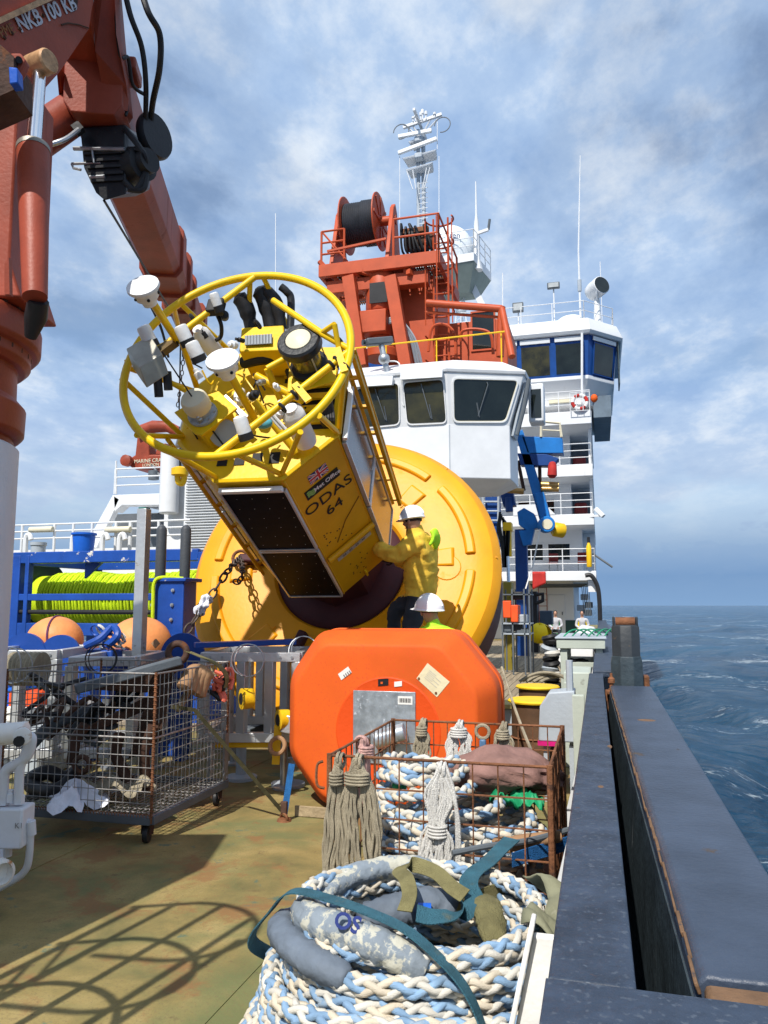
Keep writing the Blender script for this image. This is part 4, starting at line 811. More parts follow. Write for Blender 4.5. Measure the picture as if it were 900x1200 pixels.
# white pillar and trunk
mb = MB(); q = pl_(199, 560, 22.5); mb.cyl((q.x, 22.5, pl_(199, 602, 22.5).z), (q.x, 22.5, pl_(199, 528, 22.5).z), .32, n=20); mb.build('pillar', white, ps, bevel=.04)
mb = MB(); q = pl_(203, 560, 23); mb.bb(q.x - .25, pl_(219, 560, 23).x, 22.9, 24, 0, pl_(210, 540, 23).z); mb.build('trunk', white, ps, bevel=.03)
# roller shutter box with slats
sx0, sx1 = pl_(217, 600, 22).x, pl_(275, 600, 22).x; sz0, sz1 = pl_(240, 655, 22).z, pl_(240, 545, 22).z
mb = MB(); mb.bb(sx0 - .1, sx1 + .5, 22.1, 25, sz0 - 2, sz1 + .2); mb.build('shutter_housing', white, ps)
sl = None; ns = 34
for k in range(ns):
    z = sz0 + (sz1 - sz0) * (k + .5) / ns
    if sl is None:
        m_ = MB(); m_.prism([(sx0, 22.06, z - .035), (sx0, 22.03, z - .03), (sx0, 22.0, z), (sx0, 22.03, z + .03), (sx0, 22.06, z + .035)], (sx1 - sx0, 0, 0)); sl = m_.build('slat', shutm, ps, smooth=0); z00 = z
    else:
        o = sl.copy(); C.objects.link(o); o.location = (0, 0, z - z00)
t = thing('wing_railing', 'white railing on the deckhouse wing below the small red davit crane', 'railing', pl_(133, 578))
mb = MB(); rails(mb, [pl_(134, 579), pl_(192, 577)], pl_(134, 550).z - pl_(134, 579).z, 3, .03, 1.4, seg=6); mb.build('rails', white, t); mb = MB(); mb.cyl(pl_(136, 579), pl_(136, 540), .035, n=6); mb.build('end_post', white, t)
t = thing('upper_deck_railing', 'long white railing with light fittings above the blue rope winch', 'railing', pl_(20, 644))
Yr2 = 21.0; ra, rb = PY(8, 642, Yr2), PY(222, 637, Yr2); hh = PY(20, 617, Yr2).z - PY(20, 643, Yr2).z
mb = MB()
for k in (.38, .70, 1.0): mb.cyl(ra + Vector((0, 0, hh * k)), rb + Vector((0, 0, hh * k)), .032, n=6)
mb.build('rails', white, t)
for px in (25, 63, 85, 107, 135, 152, 168, 185):
    q = PY(px, 642, Yr2); MB().cyl((q.x, q.y, q.z - .3), (q.x, q.y, ra.z + hh), .045 if px % 2 else .06, n=8).build('post', white, t)
for px0, px1 in ((35, 62), (124, 153)):
    a = PY(px0, 621, Yr2 - .1); b = PY(px1, 621, Yr2 - .1); mb = MB(); mb.cyl(a, (b.x, a.y, a.z), .10, n=10); mb.build('tube_light', creamy, t, bevel=.02)
for px in (30, 85, 120, 140):
    q = PY(px, 640, 20.6); MB().tube(spline([q + Vector((0, 0, -.5)), q + Vector((0, 0, .25)), q + Vector((.12, 0, .36)), q + Vector((.2, 0, .2))], 4), .08, 8).build('vent_neck', white, t)
q = PY(88, 640, 20); mb = MB(); mb.lathe((q.x, 20.4, q.z - .35), (0, 0, 1), [(.28, 0), (.34, .72), (.38, .72), (.38, .78), (.34, .79), (.30, .74)], 20); tag(mb.build('blue_tub', bluetub), 'round blue plastic tub standing by the upper white railing', 'tub')
mb = MB(); q = PY(45, 640, 20.4); mb.lathe((q.x, 20.4, q.z - .4), (0, 0, 1), [(.22, 0), (.22, .4), (.25, .42), (.25, .52), (0, .53)], 16); tag(mb.build('deck_vent', palegrey), 'small grey mushroom vent behind the upper white railing', 'vent')
dv = thing('davit_crane', 'small faded red davit crane with hook behind the buoy ring', 'crane', pl_(180, 560, 25))
dq = lambda px, py: PY(px, py, 25)
mb = MB(); mb.loft([[dq(x, y) + Vector((0, o_, 0)) for x, y in ((150, 538), (158, 533), (194, 532), (194, 550), (158, 550), (151, 546))] for o_ in (0, .9)]); mb.build('head', redcrane, dv, bevel=.06)
mb = MB(); mb.lathe(dq(152, 541) + Vector((0, -.1, 0)), (0, -1, 0), [(.22, 0), (.22, .2), (.1, .25)], 12); mb.build('pin', redcrane, dv)
mb = MB(); mb.prism([dq(158, 536), dq(161, 508), dq(174, 500), dq(175, 535)], (0, .5, 0)); mb.build('upright', redcrane, dv, bevel=.04)
mb = MB(); mb.prism([dq(182, 533), dq(183, 522), dq(194, 519), dq(194, 533)], (0, .5, 0)); mb.build('upright', redcrane, dv, bevel=.04)
mb = MB(); mb.tube([dq(163, 507), dq(180, 500), dq(197, 500), dq(212, 508)], [.26, .24, .22, .2], 10); mb.build('jib', redcrane, dv)
mb = MB(); mb.tube([dq(178, 545), dq(186, 556), dq(196, 560)], .05, 6); mb.cyl(dq(180, 552), dq(180, 562), .2, n=10); mb.build('underside_gear', dulgrey, dv)
text('MARINE CRANE', 'lettering', MATS['cream plastic'], dq(177, 540) + Vector((0, -.02, .0)), (1, 0, 0), (0, 0, 1), .2, dv, depth=.006)
text('LONDON', 'lettering', MATS['cream plastic'], dq(177, 545) + Vector((0, -.02, 0)), (1, 0, 0), (0, 0, 1), .16, dv, depth=.006)
hk = thing('davit_hook', 'yellow crane hook block hanging in front of white pillar', 'hook', P(211, 556, 20))
hp = lambda px, py: P(px, py, 20)
mb = MB(); mb.lathe(hp(211, 547), (0, 0, -1), [(.10, 0), (.22, .05), (.22, .22), (.10, .26)], 14); mb.build('block', yelpaint, hk)
mb = MB(); mb.tube(spline([hp(212, 548), hp(216, 556), hp(214, 566), hp(209, 565), hp(208, 558)], 6), .08, 8); mb.build('hook_bill', yelpaint, hk); MB().cyl(hp(211, 547), hp(211, 500), .03, n=5).build('wire', black, hk)

# ================================================================== BLUE WINCH WITH LIME ROPE
wn = thing('rope_winch', 'blue framed deck winch wound full of bright lime rope', 'winch', (-7.4, 10.6, 0))
D = 12.0
Yn = 10.0; pw = lambda px, py, Y=Yn: PY(px, py, Y)
# the winch lies square to the ship: drum axis along X
dz = pw(130, 703, 10.9).z; xr0, xr1 = pw(52, 700, 10.9).x, pw(232, 700, 10.9).x + .5
R_r = pw(130, 672, 10.9).z - dz + .0
rw = random.Random(5)
def turn_pts():
    turns = 105; pts = []
    for i in range(turns * 18 + 1):
        a = 2 * math.pi * i / 18; u = i / (turns * 18)
        r = R_r * (1 + .035 * math.sin(u * 9) + .03 * math.sin(u * 23 + 1)) + .008 * math.sin(i * 12.9898 % 6.28) - .10 * max(0, .10 - u) / .10
        pts.append((xr0 + .05 + (xr1 - xr0 - .1) * u + .012 * math.sin(a * .5), 10.9 + r * math.cos(a), dz + r * math.sin(a)))
    return pts
mb = MB(); mb.tube(turn_pts(), .0185, 6); mb.build('wound_rope', lime, wn)
mb = MB(); mb.cyl((xr0 - .1, 10.9, dz), (xr1 + .1, 10.9, dz), R_r - .03, n=32); mb.build('drum', lime, wn)
for x in (xr0 - .06, xr1 + .06):
    mb = MB(); mb.lathe((x - .03, 10.9, dz), (1, 0, 0), [(.1, 0), (R_r + .24, 0), (R_r + .26, .03), (R_r + .24, .06), (.1, .06)], 44); mb.build('flange', drumgreen, wn)
zt0 = pw(100, 651).z; 
def hb(px0, px1, pyc, hpx, m, nm, dy=.14, Y=Yn, bev=.012):
    a, b = pw(px0, pyc, Y), pw(px1, pyc, Y); mb = MB(); mb.bb(a.x, b.x, Y, Y + dy, a.z - hpx * Y / 900 / 2 * 1.05, a.z + hpx * Y / 900 / 2 * 1.05); return mb.build(nm, m, wn, bevel=bev)
hb(15, 232, 654, 15, blue_chip, 'top_beam', .2); hb(13, 232, 700, 9, blue, 'middle_rail'); hb(13, 232, 737, 16, blue, 'lower_beam', .2)
a, b = pw(14, 717), pw(232, 717); mb = MB(); mb.cyl((a.x, Yn + .05, a.z), (b.x, Yn + .05, a.z), .035, n=10); mb.build('black_bar', black, wn)
for px in (14, 30, 232):
    a = pw(px, 660); mb = MB(); mb.bb(a.x, a.x + (.16 if px != 30 else .07), Yn - .01, Yn + (.16 if px != 30 else .1), .45, zt0 + .02); mb.build('corner_post', blue, wn, bevel=.01)
for px in (14, 232):
    a = pw(px, 660); mb = MB(); mb.bb(a.x, a.x + .16, 11.9, 12.06, .0, zt0); mb.build('corner_post', blue, wn); mb = MB(); mb.bb(a.x, a.x + .16, Yn + .2, 11.9, zt0 - .12, zt0 + .03); mb.build('end_beam', blue, wn)
mb = MB(); a = pw(70, 655); mb.bb(a.x - .9, a.x + 1.9, 11.9, 12.05, zt0 - .12, zt0 + .02); mb.build('rear_beam', blue, wn)
mb = MB(); q = pw(100, 655); mb.prism([(q.x - .15, Yn + .2, zt0 - .1), (q.x + .15, Yn + .2, zt0 - .1), (q.x - .15, Yn + .2, zt0 - .34)], (0, .05, 0)); mb.build('gusset', blue, wn)
mb = MB(); mb.bb(pw(13, 700).x, pw(236, 700).x, Yn + .1, 12.1, .0, .5); mb.build('skid_base', blue, wn, bevel=.02)

fr = thing('roller_fairlead', 'blue bolted steel post with two upright dark grey rollers', 'fairlead', P(198, 720, 9))
fp = lambda px, py: P(px, py, 9.0)
mb = MB(); a, b = fp(178, 681), fp(222, 757); mb.bb(a.x, b.x + .02, a.y, a.y + .3, .0, a.z); mb.build('post_box', blue, fr, bevel=.012)
mb = MB(); mb.bb(a.x - .03, b.x + .06, a.y - .03, a.y + .36, a.z - .01, a.z + .035); mb.build('cap_plate', blue, fr, bevel=.01)
for px in (181, 210):
    q0, q1 = fp(px, 680), fp(px, 617); x = q0.x; mb = MB(); mb.lathe((x, q0.y + .12, q0.z + .03), (0, 0, 1), [(.02, 0), (.062, .0), (.062, q1.z - q0.z - .05), (.05, q1.z - q0.z - .02), (.03, q1.z - q0.z)], 20); mb.build('roller', greyrub, fr)
    MB().lathe((x, q0.y + .12, q1.z), (0, 0, 1), [(.02, 0), (.02, .04), (.0, .04)], 8).build('pin_top', steel, fr)
bo = None
for px, py in ((181, 692), (181, 709), (208, 692), (208, 709), (208, 726), (181, 726)):
    q = fp(px, py); mb = MB(); mb.cyl((q.x, a.y - .001, q.z), (q.x, a.y - .018, q.z), .022, n=8); mb.cyl((q.x, a.y - .001, q.z), (q.x, a.y - .032, q.z), .012, n=6); mb.build('bolt', steel, fr)
mb = MB(); q = fp(190, 720); mb.tube(spline([(q.x - .04, a.y - .05, fp(186, 750).z), (q.x - .045, a.y - .05, fp(186, 705).z), (q.x - .04, a.y - .05, fp(186, 684).z), (q.x + .03, a.y - .02, fp(186, 677).z), (q.x + .25, a.y + .1, fp(186, 678).z)], 8), .022, 8); tag(mb.build('lime_rope_end', lime), 'single lime rope leading over the blue roller post', 'rope')
# square aluminium post
q0, q1 = P(163, 760, 8.0), P(167, 594, 8.0)
t = thing('aluminium_post', 'plain grey aluminium box post standing upright in front of lime rope winch', 'post', q0)
mb = MB(); mb.bb(q0.x - .055, q0.x + .055, q0.y - .05, q0.y + .05, 0.4, q1.z); mb.build('post_body', alu, t, bevel=.004)
mb = MB(); mb.bb(q0.x - .045, q0.x + .045, q0.y - .04, q0.y + .04, q1.z, q1.z + .015); mb.build('end_cap', pm('green cap', (0.02, 0.14, 0.11), .5), t)

# ================================================================== round orange buoys on blue stand
def rbuoy(px, py, rp, d, lab, rotx):
    c = P(px, py, d); r = rp * d / 900
    t = thing('float_buoy', lab, 'buoy', c, group='round orange buoys by the winch')
    ax = (Vector((math.cos(rotx), math.sin(rotx) * .6, .15)).normalized()); X, Y, Z = basis(ax)
    mb = MB(); mb.sph(c, r, 32, 20, (X, Y, Z), (.95, .95, 1.06)); mb.build('shell', buoyor, t)
    mb = MB(); mb.torus(c + Z * r * .22, Z, r * .94, .012, 40, 6); mb.build('strap_band', purple, t)
    mb = MB(); mb.cyl(c - Z * r * 1.0, c - Z * r * 1.16, r * .2, n=14); mb.build('boss', buoyor, t)
    return t
rbuoy(64, 752, 31, 8.6, 'orange ball buoy with purple band, nearest the white crane pedestal', .3)
rbuoy(163, 757, 36, 8.6, 'bigger orange ball buoy with dark diamond mark behind aluminium post', .3)
mb = MB(); q = P(183, 754, 8.3); mb.cyl(q, q + Vector((0, -.02, 0)), .05, n=4); mb.build('diamond_mark', leather, bpy.data.objects['float_buoy.001'])
t = thing('blue_rack', 'low blue steel rack with rounded end plates under the orange ball buoys', 'rack', P(100, 760, 8.5))
for px, rp in ((30, 26), (72, 24), (215, 26)):
    c = P(px, 768, 8.2); r = rp * 8.2 / 900; mb = MB(); mb.lathe(c, (0.25, -1, 0), [(.02, 0), (r, 0), (r, .04), (.02, .04)], 32); mb.build('end_disc', blue, t)
mb = MB(); a, b = P(8, 775, 8.6), P(230, 772, 8.6); mb.beam(a, b, .5, .16); mb.build('bed', blue, t, bevel=.01)
for px in (20, 110, 215): q = P(px, 775, 8.6); MB().bb(q.x - .06, q.x + .06, q.y - .06, q.y + .06, 0, q.z).build('leg', blue, t)
mb = MB(); mb.beam(P(228, 756, 7.6), P(345, 752, 7.9), .22, .05); mb.build('blue_plate', blue, t, bevel=.005)
t = thing('shackle_pile', 'heap of white and blue shackles and cord beside the orange ball buoys', 'tackle', P(125, 752, 8.2))
rr_ = random.Random(2)
for k in range(10):
    q = P(115 + rr_.uniform(-4, 28), 752 + rr_.uniform(-14, 4), 8.1); mb = MB(); mb.torus(q, (rr_.uniform(-1, 1), -1, rr_.uniform(-1, 1)), .06, .014, 14, 6, 0, 5.2); mb.build('shackle', (steel, whiterope, blue)[k % 3], t)
mb = MB(); mb.tube(spline([P(100, 757, 8), P(118, 748, 8), P(132, 735, 8.1), P(138, 745, 8), P(125, 757, 8)], 6), .04, 8); mb.build('blue_bag', blue, t)

# ================================================================== aluminium lander frames
def frame_thing(lab, d, px0, px1, pyt, pyb, dy, bars, m=alu, bm_=None):
    a, b = P(px0, pyt, d), P(px1, pyt, d); zb_ = P(px0, pyb, d).z
    t = thing('instrument_lander', lab, 'frame', (a.x, a.y, 0), group='aluminium lander frames')
    X = Vector((b.x - a.x, b.y - a.y, 0)); L = X.length; X.normalize(); Yv = Vector((-X.y, X.x, 0)); w = .085
    def bm2(p, q, nm='beam', mm=m, ww=w, hh=w): MB().beam(p, q, ww, hh).build(nm, mm, t, bevel=.004)
    o = Vector((a.x, a.y, 0)); T = a.z; B = max(.08, zb_)
    for k in (0, 1):
        s = o + Yv * (dy * k)
        bm2(s + Vector((0, 0, T)), s + X * L + Vector((0, 0, T))); bm2(s + Vector((0, 0, B)), s + X * L + Vector((0, 0, B)))
        for u in bars: bm2(s + X * (L * u) + Vector((0, 0, B + w / 2)), s + X * (L * u) + Vector((0, 0, T - w / 2)), 'upright')
    for u in (0.03, .97):
        s = o + X * (L * u); bm2(s + Yv * (w / 2) + Vector((0, 0, T)), s + Yv * (dy - w / 2) + Vector((0, 0, T)), 'cross_beam'); bm2(s + Yv * (w / 2) + Vector((0, 0, B)), s + Yv * (dy - w / 2) + Vector((0, 0, B)), 'cross_beam')
    for u in (.1, .22, .8, .92):
        q = o + X * (L * u) + Vector((0, 0, T)) - Yv * (w / 2); MB().cyl(q, q - Yv * .012, .014, n=6).build('bolt', steel, t)
    for u in (.12, .85):
        for k in (0, 1): q = o + X * (L * u) + Yv * dy * k; MB().lathe((q.x, q.y, 0), (0, 0, 1), [(.10, 0), (.10, .02), (.035, .03), (.035, B - .04)], 14).build('foot', steel, t)
    return t, X, Yv
frame_thing('grey aluminium frame furthest left beside the white crane pedestal', 7.4, -30, 69, 767, 880, 1.0, (.55, .97))
frame_thing('grey aluminium frame in the middle between the wire cage and round buoys', 7.2, 82, 160, 775, 880, 1.0, (.03, .97))
t_, X_, Y_ = frame_thing('grey aluminium frame with yellow feet right beside the orange foam float', 7.3, 236, 352, 770, 862, 1.1, (.03, .28, .42, .70, .97))
mb = MB(); a, b = P(250, 872, 7.25), P(338, 872, 7.25); mb.beam(a, b, .10, .05); mb.build('yellow_sill', yelpaint, t_, bevel=.005)
for px, py in ((283, 819), (326, 844)):
    c = P(px, py, 7.0); mb = MB(); mb.lathe(c, (-.7, -.7, 0), [(.04, -.10), (.09, -.10), (.095, 0), (.055, .005), (.05, -.02), (.0, -.02)], 18); mb.build('yellow_roller', [yelpaint, black], t_)
    mb = MB(); mb.lathe(c, (-.7, -.7, 0), [(.0, .008), (.052, .008), (.052, .0)], 18); mb.build('roller_bore', black, t_)
mb = MB(); mb.beam(P(326, 850, 7.0), P(323, 896, 6.9), .07, .012); mb.build('yellow_tongue', yelpaint, t_); mb = MB(); mb.beam(P(332, 846, 7.05), P(352, 850, 7.05), .2, .16); mb.build('grey_bracket', alu, t_, bevel=.01)
for px, py, d in ((283, 868, 7.6), (338, 888, 7.3)):
    q = P(px, py, d); mb = MB(); mb.lathe((q.x, q.y, 0), (0, 0, 1), [(.16, 0), (.16, .03), (.05, .05), (.05, q.z)], 18); tag(mb.build('levelling_foot', palegrey), 'round grey levelling foot under the %s end of the frame' % ('middle' if px < 300 else 'orange float'), 'foot stand')
mb = MB(); c = P(325, 874, 6.85); mb.torus(c, (0, -1, .3), .07, .02, 20, 8); tag(mb.build('leather_sling', leather), 'small brown sling loop beside the orange float', 'sling')
# wire rings
for i, (px, py, r, d, ax, lab) in enumerate(((290, 774, .145, 6.9, (.3, -1, 0), 'thin steel wire hoop standing on frame nearest the buoy hull'), (118, 772, .13, 6.9, (.6, -1, .2), 'dark wire hoop standing on the middle grey frame'), (355, 762, .14, 7.5, (.2, -1, .3), 'thin wire hoop just behind the orange float corner'), (14, 780, .15, 6.6, (-.4, -1, 0), 'white wire hoop hung next to the crane pedestal'))):
    t = thing('wire_hoop', lab, 'wire hoop', P(px, py, d)); mb = MB(); mb.torus(P(px, py, d), ax, r, .006, 40, 6); mb.torus(P(px, py, d) + Vector((.01, .02, 0)), (ax[0] + .8, ax[1], ax[2]), r * .98, .005, 40, 6); mb.build('wire_loop', steel if i != 1 else black, t)
t = thing('rope_drum', 'small drum of off-white cord inside the left aluminium frame', 'drum', P(22, 785, 7))
mb = MB(); c = P(26, 784, 6.9); mb.lathe(c - Vector((.12, 0, 0)), (1, .15, 0), [(.05, 0)] + [(.14 + .012 * (k % 2), .02 * k) for k in range(16)] + [(.05, .3)], 20); mb.build('wound_cord', hemp, t)
# stacked coloured cases behind the frames
for i, (px, py, w, h, d, m, lab) in enumerate(((26, 820, .35, .16, 7.9, orangebox, 'orange red case stacked behind the wire cage'), (12, 818, .2, .2, 7.95, bluetub, 'blue case next to the orange red case behind wire cage'), (25, 838, .4, .16, 7.85, labelm, 'white case under the orange red case behind wire cage'), (110, 790, .4, .5, 8.0, blue, 'dark blue mesh bag behind the middle frame'))):
    q = P(px, py, d); mb = MB(); mb.bb(q.x - w / 2, q.x + w / 2, q.y, q.y + .4, max(.0, q.z - h / 2), q.z + h / 2); tag(mb.build('case', m, bevel=.02), lab, 'case')
q = P(18, 860, 7.9); mb = MB(); mb.bb(q.x - .4, q.x + .4, q.y - .05, q.y + .5, .0, P(25, 838, 7.85).z - .082); tag(mb.build('case_stand', palegrey, bevel=.01), 'pale grey box carrying the coloured cases behind the wire cage', 'box')

# ================================================================== MIDSHIP STARBOARD CLUTTER
bc = thing('blue_crane', 'bright blue folded knuckle crane beside the white control cabin', 'crane', (-2.6, 27, 0))
YB = 26.0; pb = lambda px, py, Y=YB: PY(px, py, Y)
mb = MB(); mb.prism([pb(604, 508), pb(612, 503), pb(646, 610), pb(633, 612)], (0, .5, 0)); mb.build('boom', bluecrane, bc, bevel=.02)
mb = MB(); mb.prism([pb(611, 511), pb(659, 513), pb(660, 531), pb(618, 531)], (0, .6, 0)); mb.build('jib', bluecrane, bc, bevel=.02)
mb = MB(); mb.prism([pb(606, 531), pb(640, 532), pb(655, 537), pb(648, 546), pb(610, 545)], (0, .45, 0)); mb.build('jib_underframe', pm('deep blue paint', (0.01, 0.05, 0.2), .45), bc, bevel=.02)
mb = MB(); mb.prism([pb(626, 578, 25.9), pb(637, 576, 25.9), pb(645, 608, 25.9), pb(634, 612, 25.9)], (0, .7, 0)); mb.build('knuckle_sleeve', bluecrane, bc, bevel=.03)
ax_ = Vector((.25, -1, .0)).normalized(); c0 = pb(640, 615, 25.6)
mb = MB(); mb.lathe(c0 - ax_ * .2, ax_, [(.12, 0), (.26, 0), (.27, .35), (.24, .40), (.0, .40)], 20); mb.build('pivot_barrel', bluecrane, bc); mb = MB(); mb.lathe(c0 + ax_ * .201, ax_, [(.0, 0), (.17, 0), (.17, .02), (.0, .02)], 18); mb.build('pivot_cap', creamy, bc)
mb = MB(); mb.lathe(pb(648, 620, 25.9), (.9, .4, -.15), [(.2, 0), (.24, .05), (.24, .35), (.2, .4)], 14); mb.build('brass_gland', yelpaint, bc)
mb = MB(); mb.prism([pb(606, 600), pb(614, 595), pb(626, 602), pb(632, 618), pb(618, 622), pb(608, 615)], (0, .5, 0)); mb.prism([pb(608, 622), pb(626, 620), pb(622, 638), pb(613, 640)], (0, .4, 0)); mb.build('king_bracket', bluecrane, bc, bevel=.02)
mb = MB(); mb.cyl(pb(597, 600), pb(596, 583), .13, n=12); mb.prism([pb(585, 575), pb(600, 573), pb(604, 592), pb(590, 594)], (0, .5, 0)); mb.bb(pb(603, 640).x, pb(617, 640).x, 26.1, 26.5, 0, pb(600, 620).z); mb.build('pedestal', MATS['deep blue paint'], bc, bevel=.02)
mb = MB(); mb.cyl(pb(632, 532, 26.3), pb(633, 572, 26.3), .06, n=8); mb.cyl(pb(607, 540, 26.3), pb(614, 575, 26.3), .06, n=8); mb.build('piston_rod', MATS['dark rusted steel'], bc)
mb = MB(); mb.cyl(pb(634, 568, 26), pb(655, 569, 26), .12, n=12); mb.cyl(pb(634, 573, 26), pb(655, 573, 26), .10, n=12); mb.cyl(pb(590, 574, 25.5), pb(614, 576, 25.5), .10, n=10); mb.build('hydraulic_tube', pm('brass pipe', (.45, .28, .1), .35, .7), bc)
mb = MB(); mb.tube([pb(634, 512), pb(634, 494), pb(656, 496), pb(658, 512)], .05, 6); mb.cyl(pb(636, 504), pb(657, 505), .03, n=6); mb.build('guard_loop', creamy, bc)
mb = MB(); mb.tube([pb(633, 620, 25.4), pb(625, 660, 25.2), pb(616, 690, 25)], .025, 5); mb.build('wire_rope', labelm, bc)
mb = MB(); mb.lathe(pb(647, 560, 25.7), (0.05, 0, 1), [(.09, 0), (.16, .08), (.14, .42), (.10, .52), (.03, .55)], 12); tag(mb.build('red_bag', redcl), 'small red bag hanging below the bright blue crane arm', 'bag')
yc_ = thing('yellow_hydraulic_arm', 'yellow hydraulic column with chrome rod and hoses by the hull rim', 'hydraulic arm', (-3, 21, 0)); py_ = lambda px, py: PY(px, py, 20.5)
mb = MB(); mb.bb(py_(591, 650).x, py_(599, 650).x, 20.5, 20.75, py_(595, 652).z, py_(595, 622).z); mb.bb(py_(590, 650).x, py_(600, 650).x, 20.45, 20.85, py_(595, 622).z, py_(595, 612).z); mb.build('cylinder_body', yelpaint, yc_, bevel=.02)
mb = MB(); mb.cyl(py_(595, 652), py_(596, 682), .045, n=10); mb.build('chrome_rod', chrome, yc_)
mb = MB(); mb.bb(py_(590, 690).x, py_(600, 690).x, 20.4, 20.9, 0, py_(595, 682).z); mb.build('base_column', pm('olive yellow paint', (.22, .17, .02), .5), yc_, bevel=.03)
mb = MB()
for k in range(9): mb.tube(spline([py_(586 + k, 600 + 2 * k), py_(584 + 1.6 * k + random.uniform(-3, 3), 618 + random.uniform(-4, 6)), py_(588 + k, 640), py_(590 + k * .6, 665)], 5), .035, 5)
mb.build('hose', black, yc_)
# dark blue machinery next to the hull
t = thing('blue_ladder_frame', 'dark blue railed frame between the yellow hull and blue crane', 'frame', PY(575, 600, 22)); py2 = lambda px, py: PY(px, py, 22)
mb = MB()
for py in (578, 588, 599, 610): mb.cyl(py2(566, py), py2(584, py), .03, n=6)
for px in (566, 584): mb.cyl(py2(px, 575), py2(px, 640), .035, n=6)
mb.build('rails', palegrey, t); mb = MB(); mb.bb(py2(567, 600).x, py2(584, 600).x, 22.3, 22.6, py2(570, 640).z, py2(570, 575).z); mb.build('backing_plate', MATS['deep blue paint'], t)
# orange-red boxes on rack, grey racks
t = thing('rack', 'dark steel rack of shelves holding two orange red boxes past the hull', 'rack', PY(602, 740, 20)); pr_ = lambda px, py: PY(px, py, 19.0)
for px in (588, 600, 614, 620):
    for Y in (19.0, 19.8): q = pr_(px, 700); MB().bb(q.x - .018, q.x + .018, Y, Y + .04, 0, pr_(px, 690).z).build('upright', dulgrey, t)
for py in (696, 730, 742):
    a, b = pr_(587, py), pr_(622, py); MB().bb(a.x, b.x, 19.0, 19.86, a.z - .03, a.z).build('shelf', palegrey if py != 696 else dulgrey, t)
for px0, px1, y0, y1, lab in ((590, 599, 704, 724, 'taller orange red box on the dark steel rack'), (599, 607, 709, 729, 'orange red box on the rack standing slightly lower on the right')):
    a, b = pr_(px0, y1), pr_(px1, y0); tag(MB().bb(a.x, b.x, 18.9 + (.03 if px0 > 595 else 0), 19.6, a.z, b.z).build('orange_box', orangebox, bevel=.02), lab, 'box')
for k, (px, py) in enumerate(((593, 736), (604, 735), (611, 725), (612, 741), (606, 698))):
    q = pr_(px, py); tag(MB().box((q.x, 19.3, q.z), .25 + .05 * (k % 2), .4, .2).build('gear_case', (dulgrey, black, palegrey)[k % 3], bevel=.03), ['dark gear case on the lowest left shelf of rack', 'black gear case in the middle of the lower shelf', 'pale gear case between the rack uprights on the right', 'dark case at the right foot of the rack', 'black case lying on top of the rack'][k], 'case')
t = thing('black_cabinet', 'tall black frame cabinet near the bridge house door', 'cabinet', PY(627, 735, 28)); p28 = lambda px, py: PY(px, py, 28)
a, b = p28(622, 740), p28(629, 693); mb = MB(); mb.bb(a.x, b.x, 28, 28.8, 0, b.z); mb.build('cabinet_body', black, t, bevel=.02)
mb = MB(); mb.tube([p28(628, 707), p28(636, 704), p28(636, 696), p28(628, 697)], .08, 6); mb.build('bracket', black, t)
a, b = p28(630, 733), p28(645, 716); tag(MB().bb(a.x, b.x, 29, 29.8, a.z, b.z).build('blue_grey_crate', pm('blue grey plastic', (.06, .09, .13), .5), bevel=.03), 'blue grey crate standing by the white door', 'crate')
q = PY(632, 742, 22); t = thing('yellow_sack', 'crumpled bright yellow sack lying on the planks', 'sack', q)
mb = MB(); rs = random.Random(8)
mb.grid(lambda u, v: Vector((q.x, 22, q.z)) + Vector(((.30 + .06 * math.sin(9 * u + 5 * v)) * math.sin(math.pi * v) * math.cos(2 * math.pi * u), (.25 + .04 * math.cos(11 * u)) * math.sin(math.pi * v) * math.sin(2 * math.pi * u), (.26 + .03 * math.sin(14 * u)) * math.cos(math.pi * v))), 20, 12); mb.build('sack_body', yelsack, t, smooth=60)
# pale green bench, frame stand
bn = thing('workbench', 'pale green steel workbench with green netting, standing by the bulwark', 'workbench', PY(680, 830, 11.8)); p12 = lambda px, py: PY(px, py, 11.9)
a, b = p12(652, 752), p12(709, 748); zt = a.z + .04
mb = MB(); mb.bb(a.x, b.x, 11.9, 13.6, zt - .14, zt); mb.build('top', tablegr, bn, bevel=.01)
mb = MB(); mb.bb(a.x - .02, b.x + .02, 11.88, 13.62, zt + .002, zt + .03); mb.build('top_rim', palegrey, bn, bevel=.008)
for x in (a.x + .05, b.x - .14):
    for Y in (11.95, 13.4): MB().bb(x, x + .10, Y, Y + .1, 0.03, zt - .14).build('leg', tablegr, bn, bevel=.005)
for z in (.45, .78): MB().bb(a.x + .15, b.x - .15, 11.96, 13.4, z, z + .07).build('shelf', tablegr, bn, bevel=.005)
mb = MB()
for k in range(6): mb.tube(arc((a.x + .1 + .12 * k, 12.1 + .2 * (k % 3), zt + .03), (a.x + .45 + .1 * k, 12.6 + .1 * k, zt + .03), .10, 8, (0, 0, 1)), .012, 5)
tag(mb.build('green_net_cord', mgreen), 'loops of green cord lying on the pale green workbench', 'cord')
q = p12(672, 785); mb = MB(); rs = random.Random(4)
for k in range(16): mb.tube(spline([q + Vector((rs.uniform(-.2, .2), rs.uniform(.1, .5), rs.uniform(-.1, .12))) for _ in range(4)], 5), .035, 6)
tag(mb.build('black_hose_tangle', black), 'tangle of black hose on the workbench shelf', 'hose')
t = thing('striped_bundle', 'tall bundle of black and white striped netting beside the workbench', 'bundle', PY(645, 800, 12.6)); rs = random.Random(9); q = PY(646, 770, 12.6)
